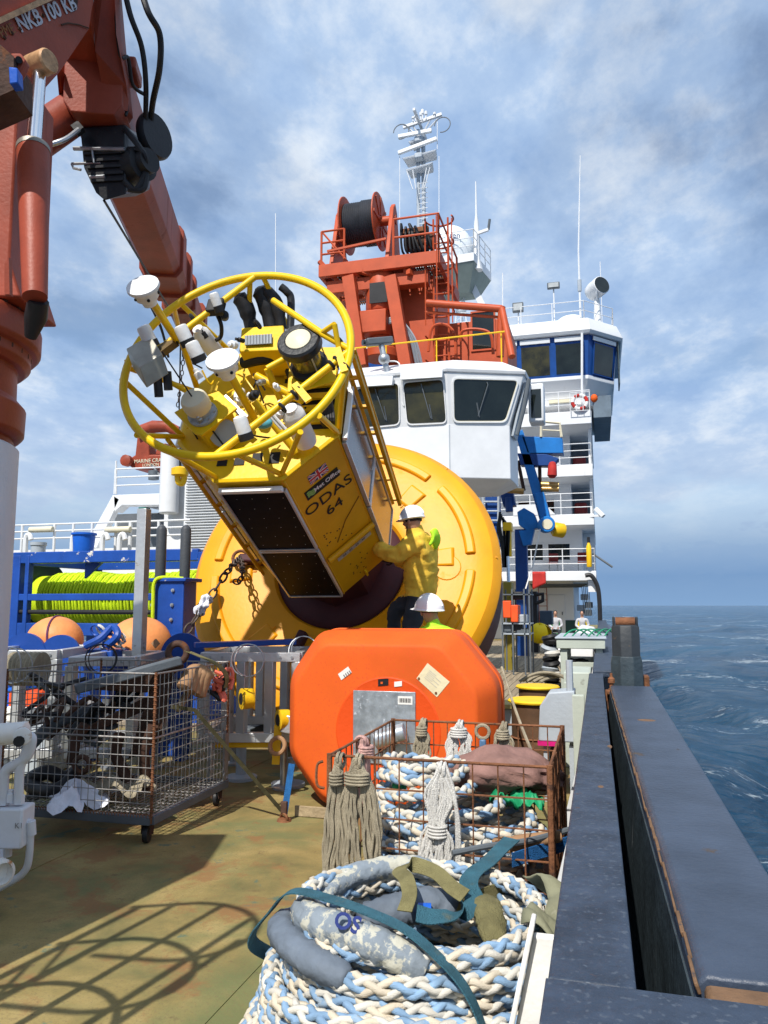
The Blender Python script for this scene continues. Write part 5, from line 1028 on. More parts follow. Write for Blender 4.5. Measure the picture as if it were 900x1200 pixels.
for k in range(13):
    mb = MB(); z = .2 + k * .082; mb.torus((q.x + rs.uniform(-.03, .03), 12.7 + rs.uniform(-.03, .03), z), (rs.uniform(-.3, .3), rs.uniform(-.3, .3), 1), .09, .05, 16, 6); mb.build('fold', (black, whiterope, palegrey, black)[k % 4], t)
tag(MB().bb(-0.42, -0.125, 9.0, 9.9, .0, .95).build('grey_locker', tablegr, bevel=.012), 'low grey green locker between bulwark beam and workbench', 'locker')
t = thing('white_liferaft_cover', 'white boat-shaped cover with black fittings leaning along the bulwark', 'boat cover', (-0.45, 22, 0))
def wr(u, z, w): return Vector((-0.75 + w, 14.5 + 12 * u, z))
mb = MB(); mb.loft([[Vector((-1.0 + .25 * k, 15 + 3.0 * k, .55)), Vector((-.15, 15 + 3.0 * k, .55)), Vector((-.15, 15 + 3 * k, .95 + .18 * math.sin(k * .9))), Vector((-.55 + .03 * k, 15 + 3 * k, 1.02 + .18 * math.sin(k * .9))), Vector((-.95 + .22 * k, 15 + 3 * k, .8))] for k in range(4)]); mb.build('cover', wplastic, t, bevel=.03)
for k in range(3): MB().sph((-.6 + .08 * k, 16.5 + 2.2 * k, 1.05), .09, 10, 8).build('black_fitting', black, t)
for px, lab in ((672, 'left grey stool frame before the seated people'), (688, 'right grey stool frame before the seated people')):
    q = PY(px, 742, 25); t = thing('stool', lab, 'stool', (q.x, 25, 0)); mb = MB(); mb.bb(q.x - .28, q.x + .28, 25, 25.5, .62, .68); mb.build('seat', palegrey, t)
    for dx in (-.24, .24):
        for dy in (.04, .46): MB().cyl((q.x + dx, 25 + dy, .03), (q.x + dx, 25 + dy, .62), .03, n=6).build('leg', rusty, t)
tag(MB().bb(PY(645, 740, 27).x, PY(664, 740, 27).x, 27, 27.6, 0.03, .5).build('wooden_crate', woodblk, bevel=.02), 'low wooden crate in front of the green chair', 'crate')
# bollards
def bollard(px, py, d, lab):
    c = P(px, py, d); t = thing('bollard', lab, 'bollard', (c.x, c.y, 0), group='mooring bollards with yellow tops'); r = .222
    mb = MB(); mb.lathe((c.x, c.y, .0), (0, 0, 1), [(r + .03, 0), (r + .03, .03), (r, .05), (r, c.z - .03)], 36); mb.build('drum_wall', pm('brown bollard paint ' + str(px), (.10, .055, .03), .6, var=.35, vs=4, stain=(.2, .09, .04), amt=.4, ss=4), t)
    mb = MB(); mb.lathe((c.x, c.y, c.z - .03), (0, 0, 1), [(0, 0), (r + .03, 0), (r + .035, .015), (r + .02, .03), (0, .032)], 36); mb.build('top_plate', pm('chipped yellow ' + str(px), (.78, .5, .02), .5, var=.08, stain=(.2, .12, .04), amt=.12, ss=9), t)
    mb = MB(); mb.lathe((c.x, c.y, .42), (0, 0, 1), [(r + .002, 0), (r + .014, .01), (r + .002, .02)], 36); mb.build('weld_ring', rusty, t)
bollard(626, 819, 7.5, 'nearer rusty brown bollard with a bright yellow top'); bollard(630, 803, 9.05, 'farther brown bollard with yellow top, partly hidden by nearer one')
t = thing('grey_machine', 'pale blue grey pump box on legs with magenta edge beside the rope cage', 'pump', P(655, 845, 6.6)); q = P(652, 842, 6.7)
mb = MB(); mb.prism([(q.x - .16, q.y, q.z - .2), (q.x + .16, q.y, q.z - .2), (q.x + .16, q.y, q.z + .24), (q.x - .06, q.y, q.z + .22), (q.x - .14, q.y, q.z + .1)], (0, .3, 0)); mb.build('housing', palegrey, t, bevel=.012)
mb = MB(); mb.bb(q.x - .165, q.x + .02, q.y - .01, q.y + .29, q.z - .235, q.z - .2); mb.build('magenta_base', pm('magenta', (.5, .01, .15), .5), t)
mb = MB(); mb.cyl(q + Vector((.12, .05, .2)), q + Vector((.12, .05, .5)), .03, n=8); mb.build('lever', palegrey, t)
for dx in (-.1, .12): MB().bb(q.x + dx - .02, q.x + dx + .02, q.y + .05, q.y + .25, 0, q.z - .236).build('leg', palegrey, t)
for i, (px, y0, y1, d, lab) in enumerate(((676, 815, 900, 6.6, 'white upright channel post nearest the bulwark beside the rope cage'), (665, 800, 870, 8.2, 'white upright post behind the pale pump box'))):
    a, b = P(px, y0, d), P(px, y1, d); tag(MB().bb(a.x - .04, a.x + .06, a.y, a.y + .10, 0, a.z).build('channel_post', tablegr, bevel=.006), lab, 'post')
q = P(603, 795, 10); t = thing('wooden_board', 'pale yellow board lying beside the bollards', 'board', (q.x, q.y, 0)); mb = MB(); mb.box((q.x, q.y, .42), .5, .5, .05); mb.build('board_top', pm('pale yellow board', (.5, .4, .16), .7), t); mb = MB(); mb.box((q.x, q.y, .2), .4, .4, .39); mb.build('board_base', palegrey, t, bevel=.02)
mb = MB(); q = P(640, 795, 10.2)
for k in range(10): mb.tube(arc(q + Vector((-.35 + .03 * k, .1 * (k % 3), -.05)), q + Vector((.3, .2 + .05 * k, -.05)), .12 - .008 * k, 8, (0, 0, 1)), .022, 6)
tag(mb.build('pale_rope_heap', hemp), 'pale rope heap lying behind the yellow topped bollards', 'rope heap')
# ================================================================== WEATHER BUOY
BK = 1.15                                  # hull about 3.8 m across
BO = Vector((-3.136, 9.164, 2.193))
BR = Matrix(((0.9967, -0.0461, 0.0661), (0.0791, 0.4044, -0.9112), (0.0153, 0.9134, 0.4067)))
_x = Vector((BR[0][0], BR[1][0], BR[2][0])).normalized(); _z = Vector((BR[0][2], BR[1][2], BR[2][2])); _z = (_z - _x * _z.dot(_x)).normalized(); _y = _z.cross(_x)
BR = Matrix((_x, _y, _z)).transposed()
def BL(px, py, z):
    r = ray(px, py); o = BO + _z * (z * BK); t = (o - _C).dot(_z) / r.dot(_z); l = BR.transposed() @ (_C + r * t - BO) / BK; return Vector((l.x, l.y, z))
by = thing('weather_buoy', 'huge yellow weather buoy tilted on its side with instrument ring and tower lettered ODAS 64', 'buoy', BO, BR.to_4x4() @ Matrix.Diagonal((BK, BK, BK, 1)))
def bb_(mb, nm, m, par=None, **k): return mb.build(nm, m, par or by, local=True, **k)
# hull
RH = 1.735; N_ = 96
mb = MB(); mb.lathe((0, 0, 0), (0, 0, 1), [(.70, -.10), (.75, -.02), (.82, -.002), (1.45, 0.0), (1.58, -.02), (1.66, -.045), (RH, -.13), (RH + .012, -.16), (RH, -.19), (RH - .004, -.215)], N_, caps=False); bb_(mb, 'hull_top', hullyel, smooth=30)
mb = MB(); mb.lathe((0, 0, 0), (0, 0, 1), [(RH - .006, -.21), (RH - .006, -.70), (RH - .18, -.98), (.9, -1.12), (0, -1.15)], N_, caps=False); bb_(mb, 'hull_underside', maroon, smooth=30)
mb = MB(); mb.lathe((0, 0, 0), (0, 0, 1), [(0, .02), (.5, .02), (.67, -.01), (.72, -.06)], 72, caps=False); bb_(mb, 'centre_plate', maroon)
mb = MB(); mb.lathe((0, 0, 0), (0, 0, 1), [(.50, .02), (.46, .3), (.40, .69)], 8, caps=False); bb_(mb, 'tower_foot', maroon, smooth=0)
mb = MB(); mb.beam((0.05, -.80, .012), (0.08, -1.62, -.01), .24, .05, up=(0, 0, 1)); bb_(mb, 'maroon_band', maroon)
def arc_rib(a0, a1, r0, r1, h, nm, n=16, taper=True):
    mb = MB(); rings = []
    for i in range(n + 1):
        u = i / n; a = rad(a0 + (a1 - a0) * u); k = h
        c, s = math.cos(a), math.sin(a); rings.append([Vector((r0 * c, r0 * s, -.02)), Vector(((r0 + .03) * c, (r0 + .03) * s, k)), Vector(((r1 - .03) * c, (r1 - .03) * s, k)), Vector((r1 * c, r1 * s, -.03))])
    mb.loft(rings); return bb_(mb, nm, hullyel, bevel=.012, smooth=30)
for k in range(8): arc_rib(-41 + 45 * k, -4 + 45 * k, 1.36, 1.50, .036, 'rim_rib')
for k in range(8):
    a = rad(48 + 45 * k); c = Vector((math.cos(a), math.sin(a), 0)); s = Vector((-c.y, c.x, 0)); mb = MB()
    p = [c * .98 + s * .11, c * 1.27 + s * .13, c * 1.27 - s * .13, c * .98 - s * .11]; mb.loft([[q + Vector((0, 0, -.02)) for q in p], [(q - c * 1.12) * .78 + c * 1.12 + Vector((0, 0, .036 if i in (1, 2) else .024)) for i, q in enumerate(p)]]); bb_(mb, 'raised_pad', hullyel, bevel=.012, smooth=30)
    a = rad(3 + 45 * k); c = Vector((math.cos(a), math.sin(a), 0)); s = Vector((-c.y, c.x, 0)); mb = MB(); mb.loft([[c * r + s * w + Vector((0, 0, z)) for r, w, z in ((.95, .012, -.005), (.95, -.012, -.005), (1.70, -.012, -.09), (1.70, .012, -.09))], [c * r + s * w + Vector((0, 0, z)) for r, w, z in ((.95, .004, .012), (.95, -.004, .012), (1.71, -.004, -.075), (1.71, .004, -.075))]]); bb_(mb, 'seam_ridge', hullyel)
# lugs (two visible left / right) with shackle
for a in (176, -110, 100):
    c = Vector((math.cos(rad(a)), math.sin(rad(a)), 0)); mb = MB(); mb.box(c * 1.0 + Vector((0, 0, .06)), .30, .10, .12, (c, Vector((-c.y, c.x, 0)), Vector((0, 0, 1)))); bb_(mb, 'lifting_lug', maroon, bevel=.02)
mb = MB(); mb.lathe((1.18, -.06, -.01), (0, 0, 1), [(.16, 0), (.14, .02), (.0, .02)], 20); bb_(mb, 'hatch_disc', hullyel)
# tower: octagonal prism
RT = 0.708; Z0, Z1 = 0.672, 2.709; ph = rad(246.8)
oc8 = [(RT * math.cos(ph + k * math.pi / 4), RT * math.sin(ph + k * math.pi / 4)) for k in range(8)]
mb = MB(); mb.loft([[Vector((a, b, Z0)) for a, b in oc8], [Vector((a, b, Z1 - .03)) for a, b in oc8]]); bb_(mb, 'tower_body', towyel, bevel=.012, smooth=0)
AP = RT * math.cos(math.pi / 8)
def fc(ang, u, z, off=0.0):
    a = rad(ang); n = Vector((math.cos(a), math.sin(a), 0)); t = Vector((-math.sin(a), math.cos(a), 0)); return n * (AP + off) + t * u + Vector((0, 0, z))
def fdir(ang): a = rad(ang); return Vector((math.cos(a), math.sin(a), 0)), Vector((-math.sin(a), math.cos(a), 0))
def fbox(mb, ang, u0, u1, z0, z1, o0, o1):
    q = [(u0, z0), (u1, z0), (u1, z1), (u0, z1)]; return mb.loft([[fc(ang, u, z, o0) for u, z in q], [fc(ang, u, z, o1) for u, z in q]])
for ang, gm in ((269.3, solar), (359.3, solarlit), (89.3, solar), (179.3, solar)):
    for z0, z1 in ((.70, 1.63), (1.66, 2.60)):
        mb = MB(); fbox(mb, ang, -.262, .262, z0, z1, .012, .035); pn = bb_(mb, 'solar_panel', gm, bevel=.002)
        m2 = MB()
        for u0, u1, a, b in ((-.272, -.255, z0, z1), (.255, .272, z0, z1), (-.255, .255, z0 - .008, z0 + .012), (-.255, .255, z1 - .012, z1 + .008)): fbox(m2, ang, u0, u1, a, b, .010, .045)
        bb_(m2, 'panel_frame', alu, pn, bevel=.002)
        m3 = MB(); n, t = fdir(ang)
        for i in range(4):
            for j in range(6): q = fc(ang, -.19 + .126 * i + (.03 if j % 2 else 0), z0 + .09 + .15 * j, .0352); m3.box(q, .005, .005, .002, (t, Vector((0, 0, 1)), n))
        bb_(m3, 'cell_dots', labelm, pn)
    mb = MB(); fbox(mb, ang, -.255, .255, 2.615, 2.65, .02, .06); bb_(mb, 'panel_strip', wplastic, bevel=.004)
# lettered face
A_ = 314.3; n_o, t_o = fdir(A_); zl = Vector((0, 0, 1))
def ft(body, u, z, size, m, nm='lettering', **k): return text(body, nm, m, fc(A_, u, z, .004), t_o, zl, size, by, depth=.0015, local=True, **k)
ft('ODAS', 0.004, 2.155, .165, inkm, sx_=1.12); ft('64', .012, 1.975, .165, inkm, sx_=1.1)
mb = MB(); fbox(mb, A_, -.172, .165, 2.285, 2.395, .002, .006); st = bb_(mb, 'black_plate', inkm)
text('Met Office', 'lettering', labelm, fc(A_, .045, 2.342, .0075), t_o, zl, .062, st, depth=.001, local=True, bold=.0008)
for k in range(3):
    mb = MB(); pts = [fc(A_, -.155 + .07 * i / 8, 2.322 + .022 * k + .008 * math.sin(i * .8), .0075) for i in range(9)]; mb.strap(pts, .016, zl, .001); bb_(mb, 'wave_emblem', greenink, st)
def flag_poly(pts, m, o, nm): mb = MB(); mb.loft([[fc(A_, u, z, o) for u, z in pts], [fc(A_, u, z, o + .001) for u, z in pts]]); bb_(mb, nm, m)
fx0, fx1, fz0, fz1 = -.092, .092, 2.425, 2.535; fxm, fzm = 0, 2.48
flag_poly([(fx0, fz0), (fx1, fz0), (fx1, fz1), (fx0, fz1)], blueink, .002, 'flag_field')
for s1 in (1, -1):
    flag_poly([(fx0, fzm - s1 * .055), (fx0 + .022, fzm - s1 * .055), (fx1, fzm + s1 * .042), (fx1, fzm + s1 * .055), (fx1 - .022, fzm + s1 * .055), (fx0, fzm - s1 * .042)][::s1], labelm, .0035 + .0002 * s1, 'flag_saltire')
    flag_poly([(fx0, fzm - s1 * .055), (fx0 + .008, fzm - s1 * .055), (fx1, fzm + s1 * .050), (fx1, fzm + s1 * .055), (fx1 - .008, fzm + s1 * .055), (fx0, fzm - s1 * .050)][::s1], redink, .0052 + .0002 * s1, 'flag_red_saltire')
flag_poly([(fx0, fzm - .018), (fx1, fzm - .018), (fx1, fzm + .018), (fx0, fzm + .018)], labelm, .0068, 'flag_cross'); flag_poly([(-.018, fz0), (.018, fz0), (.018, fz1), (-.018, fz1)], labelm, .0070, 'flag_cross')
flag_poly([(fx0, fzm - .010), (fx1, fzm - .010), (fx1, fzm + .010), (fx0, fzm + .010)], redink, .0084, 'flag_red_cross'); flag_poly([(-.010, fz0), (.010, fz0), (.010, fz1), (-.010, fz1)], redink, .0086, 'flag_red_cross')
mb = MB(); mb.cyl(fc(A_, -.255, 1.39, .03), fc(A_, .268, 1.39, .03), .028, n=12); bb_(mb, 'rubbing_bar', towyel)
mb = MB(); fbox(mb, A_, -.17, .225, 1.225, 1.275, .002, .005); pp = bb_(mb, 'maker_plate', alu); text('04 - 02 - 65 - 40', 'lettering', inkm, fc(A_, .02, 1.25, .006), t_o, zl, .04, pp, depth=.0005, local=True)
ft('ENVIRONMENT OFFICE', .02, 1.305, .04, greyink)
rs = random.Random(12)
for k in range(30):
    u, z = (rs.uniform(-.2, .1), rs.uniform(1.45, 1.75)) if k < 16 else (rs.uniform(-.12, .12), rs.uniform(.78, 1.1)); mb = MB(); mb.cyl(fc(A_, u, z, -.002), fc(A_, u, z, .002), .008, n=6); bb_(mb, 'drain_hole', inkm)
mb = MB(); mb.tube([fc(A_, -.10, 1.50, .003), fc(A_, .05, 1.70, .003), fc(A_, .25, 1.86, .003)], .006, 4); bb_(mb, 'scratch', pm('scratch brown', (.2, .11, .01), .6))
mb = MB(); mb.beam(fc(A_, .02, .70, .02), fc(A_, .02, .80, .03), .02, .03); bb_(mb, 'drain_spout', yellow)
for s in (-.268, .268): mb = MB(); mb.beam(fc(A_, s, Z0, -.004), fc(A_, s, Z1 - .04, -.004), .02, .02); bb_(mb, 'edge_bead', towyel, bevel=.005)
# side ladders / guard frames on left and right
def ladder_frame(ang, u, off, nm):
    n, t = fdir(ang); a = fc(ang, u, .75, off); b = fc(ang, u, 2.95, off)
    mb = MB(); mb.beam(a, b, .045, .035, up=n); mb.beam(a + t * .07, b + t * .07, .02, .03, up=n)
    for k in range(6): z = .85 + .37 * k; mb.beam(fc(ang, u, z, .01), fc(ang, u, z, off), .03, .03)
    bb_(mb, nm, towyel, bevel=.004)
ladder_frame(222, -.1, .07, 'guard_rail'); ladder_frame(24, .0, .11, 'guard_rail'); ladder_frame(359.3, .30, .12, 'guard_rail')
# top deck: open frame with slats
mb = MB(); mb.loft([[Vector((a * 1.0, b * 1.0, Z1 - .03)) for a, b in oc8], [Vector((a * 1.02, b * 1.02, Z1)) for a, b in oc8], [Vector((a * .98, b * .98, Z1 + .012)) for a, b in oc8]]); bb_(mb, 'top_plate', yellow, bevel=.006, smooth=0)
mb = MB(); mb.bb(.16, .60, -.22, .46, Z1 + .0125, Z1 + .018); bb_(mb, 'battery_well', inkm)
for k in range(5):
    y = -.18 + .12 * k; mb = MB(); mb.bb(.16, .60, y, y + .055, Z1 + .02, Z1 + .05); sl_ = bb_(mb, 'slat', yellow, bevel=.004)
    for x in (.22, .38, .54): m2 = MB(); m2.cyl((x, y + .027, Z1 + .05), (x, y + .027, Z1 + .053), .010, n=6); bb_(m2, 'bolt_hole', inkm, sl_)
mb = MB()
for k in range(4): mb = MB(); mb.bb(-.28 + .14 * k, -.20 + .14 * k, -.52, -.42, Z1 + .013, Z1 + .02); bb_(mb, 'vent_slot', inkm)
# ring, chords, struts
ZR = 3.323; RR = .863; tr_ = .030
mb = MB(); mb.torus((0, 0, ZR), (0, 0, 1), RR, tr_, 96, 12); bb_(mb, 'instrument_ring', yellow, smooth=60)
def rp_(a, z=ZR, r=RR): return Vector((r * math.cos(rad(a)), r * math.sin(rad(a)), z))
def strut(p, q, r=.022, nm='strut'): mb = MB(); mb.cyl(p, q, r, n=10); return bb_(mb, nm, yellow)
strut(BL(298, 325, ZR), BL(195, 403, ZR), .026, 'chord_bar'); strut(BL(409, 412, ZR), BL(250, 536, ZR), .026, 'chord_bar'); strut(BL(320, 352, ZR), BL(378, 391, ZR), .024, 'chord_bar')
strut(BL(195, 403, ZR), BL(147, 425, ZR), .022); strut(BL(377, 391, ZR), BL(409, 409, ZR), .024)
for (px, py), z, (qx, qy) in (((142, 443), Z1, (215, 512)), ((160, 510), Z1, (215, 512)), ((200, 530), Z1, (254, 560)), ((280, 533), Z1, (330, 556)), ((352, 506), Z1, (330, 556)), ((374, 487), Z1, (396, 507)), ((403, 440), Z1, (397, 507)), ((293, 325), Z1 + .1, (291, 410)), ((308, 324), Z1, (345, 398)), ((211, 355), Z1, (275, 417)), ((204, 362), Z1, (213, 400)), ((410, 400), Z1, (405, 452)), ((147, 430), Z1, (232, 460))): strut(BL(px, py, ZR), BL(qx, qy, z), .021)
strut(BL(213, 400, ZR), BL(230, 452, Z1 + .05), .024); strut(BL(298, 470, 3.1), BL(348, 530, Z1 + .04), .03); strut(BL(300, 440, 3.0), BL(355, 470, 2.9), .03); strut(BL(313, 432, 3.1), BL(333, 478, 2.8), .026); strut(BL(313, 432, 3.1), BL(335, 420, 3.1), .026)
strut(BL(377, 390, ZR), BL(392, 380, 3.45), .02); strut(BL(392, 380, 3.45), BL(398, 415, 3.3), .02)
# GPS domes on posts
def dish(px, py, z, pxb, pyb, zb, r):
    top = BL(px, py, z); bot = BL(pxb, pyb, zb); strut(bot, top - (top - bot).normalized() * .10, .028, 'mast_post')
    d = (top - bot).normalized(); ax = (d * .6 + Vector((0, 0, .4)) + Vector((0, .25, 0))).normalized(); mb = MB(); mb.lathe(top, ax, [(.05, -.12), (.055, -.09), (r * .62, -.07), (r * .72, -.06), (r * .72, -.02), (r * .9, .0), (r, .015), (r * .97, .035), (0, .05)], 28); dd = bb_(mb, 'satellite_dome', wplastic, smooth=50)
    for k in range(5):
        a = k * 1.26; X, Y, Z = basis(ax); c = top + (X * math.cos(a) + Y * math.sin(a)) * r * .72 - ax * .04; m2 = MB(); m2.sph(c, .012, 8, 5); bb_(m2, 'vent_hole', inkm, dd)
dish(169, 339, 3.95, 208, 400, 3.30, .115); dish(262, 425, 3.62, 298, 490, 2.9, .118)
# beacon lantern
lc = BL(364, 432, 2.98); ax = (BL(351, 398, 3.30) - BL(366, 432, 2.98)).normalized(); ax = (ax + Vector((0, 0, 1)) * .5).normalized(); X, Y, Z = basis(ax)
mb = MB(); p = [lc + X * a + Y * b for a, b in ((-.21, -.17), (.21, -.17), (.23, -.10), (.17, .21), (-.17, .21), (-.23, -.10))]; mb.prism(p, ax * .014); bb_(mb, 'lantern_bracket', yellow, bevel=.004)
mb = MB(); mb.lathe(lc, ax, [(.0, .015), (.15, .015), (.15, .05), (.115, .07)], 28); bb_(mb, 'lantern_base', black)
mb = MB(); mb.lathe(lc, ax, [(.112, .07), (.112, .24)], 28, caps=False); bb_(mb, 'lantern_lens', pm('smoky lens', (.10, .085, .03), .12, spec=.8))
mb = MB(); mb.lathe(lc, ax, [(.12, .235), (.16, .24), (.165, .25), (.165, .31), (.15, .325), (.105, .325), (.10, .315), (.0, .315)], 32); bb_(mb, 'lantern_head', blackgloss)
mb = MB(); mb.lathe(lc, ax, [(.098, .316), (.095, .33), (.05, .345), (0, .35)], 24); bb_(mb, 'lantern_cap', creamy)
for k in range(4):
    a = .6 + k * math.pi / 2; c = (X * math.cos(a) + Y * math.sin(a)) * .145; mb = MB(); mb.cyl(lc + c + ax * .03, lc + c + ax * .30, .006, n=6); bb_(mb, 'tie_rod', steel)
# cream flanged dome on raised plate
pc0 = [BL(px, py, 2.98) for px, py in ((204, 483), (236, 465), (256, 458), (278, 478), (236, 510), (228, 508))]
mb = MB(); mb.prism(pc0, (0, 0, -.02)); bb_(mb, 'sensor_plate', yellow, bevel=.004)
mb = MB(); ctr = sum(pc0, Vector()) / 6; mb.loft([[ctr + (q - ctr) * .80 - Vector((0, 0, .022)) for q in pc0], [ctr + (q - ctr) * .74 - Vector((0, 0, .27)) for q in pc0]]); bb_(mb, 'sensor_pedestal', yellow, bevel=.006)
sc_ = BL(238, 486, 2.985)
mb = MB(); mb.lathe(sc_, (0, 0, 1), [(0, 0), (.115, 0), (.115, .022), (.075, .03), (.075, .09), (.10, .10), (.10, .13), (.085, .15), (.085, .16), (.0, .175)], 30); dm = bb_(mb, 'sensor_flange', palegrey)
mb = MB(); mb.lathe(sc_ + Vector((0, 0, .13)), (0, 0, 1), [(.102, -.04), (.106, .0), (.104, .05), (.09, .075), (0, .085)], 30); bb_(mb, 'sensor_dome', creamy, smooth=50)
mb = MB(); mb.cyl(sc_ + Vector((0, 0, .2)), sc_ + Vector((-.12, .15, .55)), .006, n=5); bb_(mb, 'sensor_wire', black)
for k in range(8): a = k * math.pi / 4; mb = MB(); mb.cyl(sc_ + Vector((.10 * math.cos(a), .10 * math.sin(a), .022)), sc_ + Vector((.10 * math.cos(a), .10 * math.sin(a), .032)), .009, n=6); bb_(mb, 'bolt', steel, dm)
mb = MB(); q = BL(262, 508, Z1 + .15); mb.lathe(q, (.2, -.6, .5), [(0, -.03), (.11, -.03), (.11, 0), (0, .0)], 24); bb_(mb, 'side_flange', palegrey)
# yellow equipment box with grille and black cowls
b0 = BL(308, 402, 2.86); mb = MB(); p = [BL(px, py, 3.06) for px, py in ((280, 412), (334, 410), (332, 381), (283, 384))]; mb.prism(p, Vector((0, -.0, -.30))); bb_(mb, 'equipment_box', yellow, bevel=.008)
p2 = [BL(px, py, 3.08) for px, py in ((287, 405), (319, 403), (319, 392), (287, 394))]; mb = MB(); mb.prism(p2, (0, .0, .006)); bb_(mb, 'grille_panel', dulgrey)
for k in range(9):
    a = p2[0].lerp(p2[1], (k + .5) / 9); b = p2[3].lerp(p2[2], (k + .5) / 9); mb = MB(); mb.beam(a + Vector((0, 0, .008)), b + Vector((0, 0, .008)), .006, .004); bb_(mb, 'grille_bar', palegrey)
for base, mid, tip, r in (((295, 386), (288, 360), (277, 345), .068), ((318, 384), (311, 352), (301, 337), .075), ((330, 386), (324, 356), (309, 338), .055)):
    pts = [BL(*base, 3.0), BL(*mid, 3.12), BL(*tip, 3.2)]; mb = MB(); mb.tube(spline(pts, 6), [r * .8] * 4 + [r] * 4 + [r * .95] * 3 + [r * .55, r * .25], 12); bb_(mb, 'vent_cowl', black)
mb = MB(); mb.tube(spline([BL(340, 392, 3.0), BL(341, 352, 3.1), BL(336, 342, 3.15), BL(329, 336, 3.18)], 6), .032, 10); bb_(mb, 'exhaust_pipe', blackgloss)
mb = MB(); mb.tube(spline([BL(285, 425, 2.9), BL(310, 420, 2.95), BL(335, 425, 2.85), BL(345, 445, 2.75)], 5), .05, 8); bb_(mb, 'cable_bundle', black)
# sensor box left with connectors
q = [BL(px, py, 3.36) for px, py in ((156, 432), (184, 416), (198, 438), (172, 455))]; mb = MB(); mb.prism(q, (-.02, .09, .12)); sb = bb_(mb, 'sensor_box', sensorst, bevel=.006)
qq = [BL(px, py, 3.355) for px, py in ((176, 436), (185, 432), (187, 438), (178, 442))]; mb = MB(); mb.prism(qq, (0, 0, -.003)); bb_(mb, 'box_label', teal, sb)
for px, py in ((186, 456), (197, 448)): c = BL(px, py, 3.30); mb = MB(); mb.cyl(c + Vector((.0, .06, .05)), c + Vector((0, -.05, -.03)), .032, n=12); bb_(mb, 'connector', black)
strut(BL(196, 446, 3.30), BL(232, 466, 2.95), .02)
mb = MB(); mb.beam(BL(185, 415, 3.36), BL(205, 400, 3.3), .07, .06); bb_(mb, 'clamp_block', pm('aged bronze', (.16, .11, .05), .5, .4))
# white canisters / caps
def can(px, py, z, dx, dy, L, r, nm='white_sensor', m=wplastic, cap=True, dz=.8):
    c = BL(px, py, z); ax = Vector((dx, dy, dz)).normalized(); mb = MB(); mb.lathe(c - ax * L / 2, ax, [(0, 0), (r, .004), (r, L * .8), (r * .9, L * .95), (r * .5, L), (0, L)], 20); o = bb_(mb, nm, m, smooth=50)
    if cap: m2 = MB(); m2.lathe(c - ax * (L / 2 + .03), ax, [(0, 0), (r * 1.08, 0), (r * 1.08, .05), (0, .05)], 18); bb_(m2, 'collar', black, o)
    return o
can(172, 392, 3.48, -.3, .6, .14, .052); can(215, 391, 3.5, -.3, .6, .13, .05); can(228, 410, 3.42, -.3, .6, .13, .052); can(284, 499, 3.38, -.2, .7, .14, .048); can(253, 352, 3.42, -.2, .6, .12, .036)
mb = MB(); c = BL(253, 360, ZR); mb.box(c, .13, .13, .07); bb_(mb, 'clamp', black, bevel=.01)
can(263, 370, 3.22, .4, -.6, .12, .035, 'black_sensor', black, False)
mb = MB(); mb.tube(spline([BL(253, 366, 3.25), BL(259, 380, 3.2), BL(259, 394, 3.1), BL(253, 399, 3.1)], 5), .016, 8); bb_(mb, 'cable', black)
def canister(p, q, r): mb = MB(); a, b = p, q; d = (b - a).length; mb.lathe(a, b - a, [(0, 0), (r * .6, .0), (r * .65, .02), (r * .95, .05), (r, .08), (r, d - .05), (r * .92, d - .01), (0, d)], 24); bb_(mb, 'white_canister', wplastic, smooth=50)
canister(BL(231, 385, 3.22), BL(256, 418, 2.9), .07); canister(BL(340, 478, 3.16), BL(360, 520, 2.80), .085)
canister(BL(277, 468, 2.95), BL(283, 458, 2.9), .04); canister(BL(290, 462, 2.98), BL(300, 468, 2.95), .035)
# clutter of clamps, hoses, little fittings
rs = random.Random(21)
for k in range(16):
    px, py = rs.uniform(222, 330), rs.uniform(392, 500); c = BL(px, py, rs.uniform(2.86, 3.2)); mb = MB(); ax = Vector((rs.uniform(-1, 1), rs.uniform(-1, 1), 1)).normalized(); r = rs.uniform(.018, .034); mb.lathe(c, ax, [(0, 0), (r, 0), (r, .05), (r * .6, .055), (r * .6, .08), (0, .085)], 12); bb_(mb, 'fitting', (wplastic, steel, black, wplastic)[k % 4])
for k in range(14):
    p0 = BL(rs.uniform(225, 340), rs.uniform(400, 520), 2.85); p1 = p0 + Vector((rs.uniform(-.15, .15), rs.uniform(-.2, .1), rs.uniform(.0, .2))); p2 = p1 + Vector((rs.uniform(-.15, .15), rs.uniform(-.2, .1), rs.uniform(-.2, .1))); mb = MB(); mb.tube(spline([p0, p1, p2], 6), .007, 6); bb_(mb, 'cable', (black, yellow, black)[k % 3])
for px, py, z in ((302, 380, ZR), (205, 398, ZR), (226, 373, ZR), (395, 423, ZR), (388, 428, ZR), (352, 458, ZR), (345, 463, ZR), (331, 478, ZR), (405, 430, ZR), (398, 400, ZR)):
    c = BL(px, py, z); d_ = (BL(409, 412, ZR) - BL(250, 536, ZR)).normalized(); mb = MB(); mb.torus(c, d_, .032, .012, 16, 6); bb_(mb, 'hose_clamp', black)
for px0, py0, px1, py1 in ((395, 408, 404, 436), (345, 450, 362, 470)): mb = MB(); mb.beam(BL(px0, py0, ZR + .03), BL(px1, py1, ZR + .03), .05, .02); bb_(mb, 'clamp_plate', yellow)
mb = MB(); c = BL(309, 496, 3.2); mb.sph(c, .055, 12, 8, sc=(1.2, .8, .7)); bb_(mb, 'teal_sensor', teal)
for k in range(2): mb = MB(); mb.cyl(BL(313 + 5 * k, 484, 3.2), BL(330 + 5 * k, 503, 3.1), .012, n=8); bb_(mb, 'white_tube', wplastic)
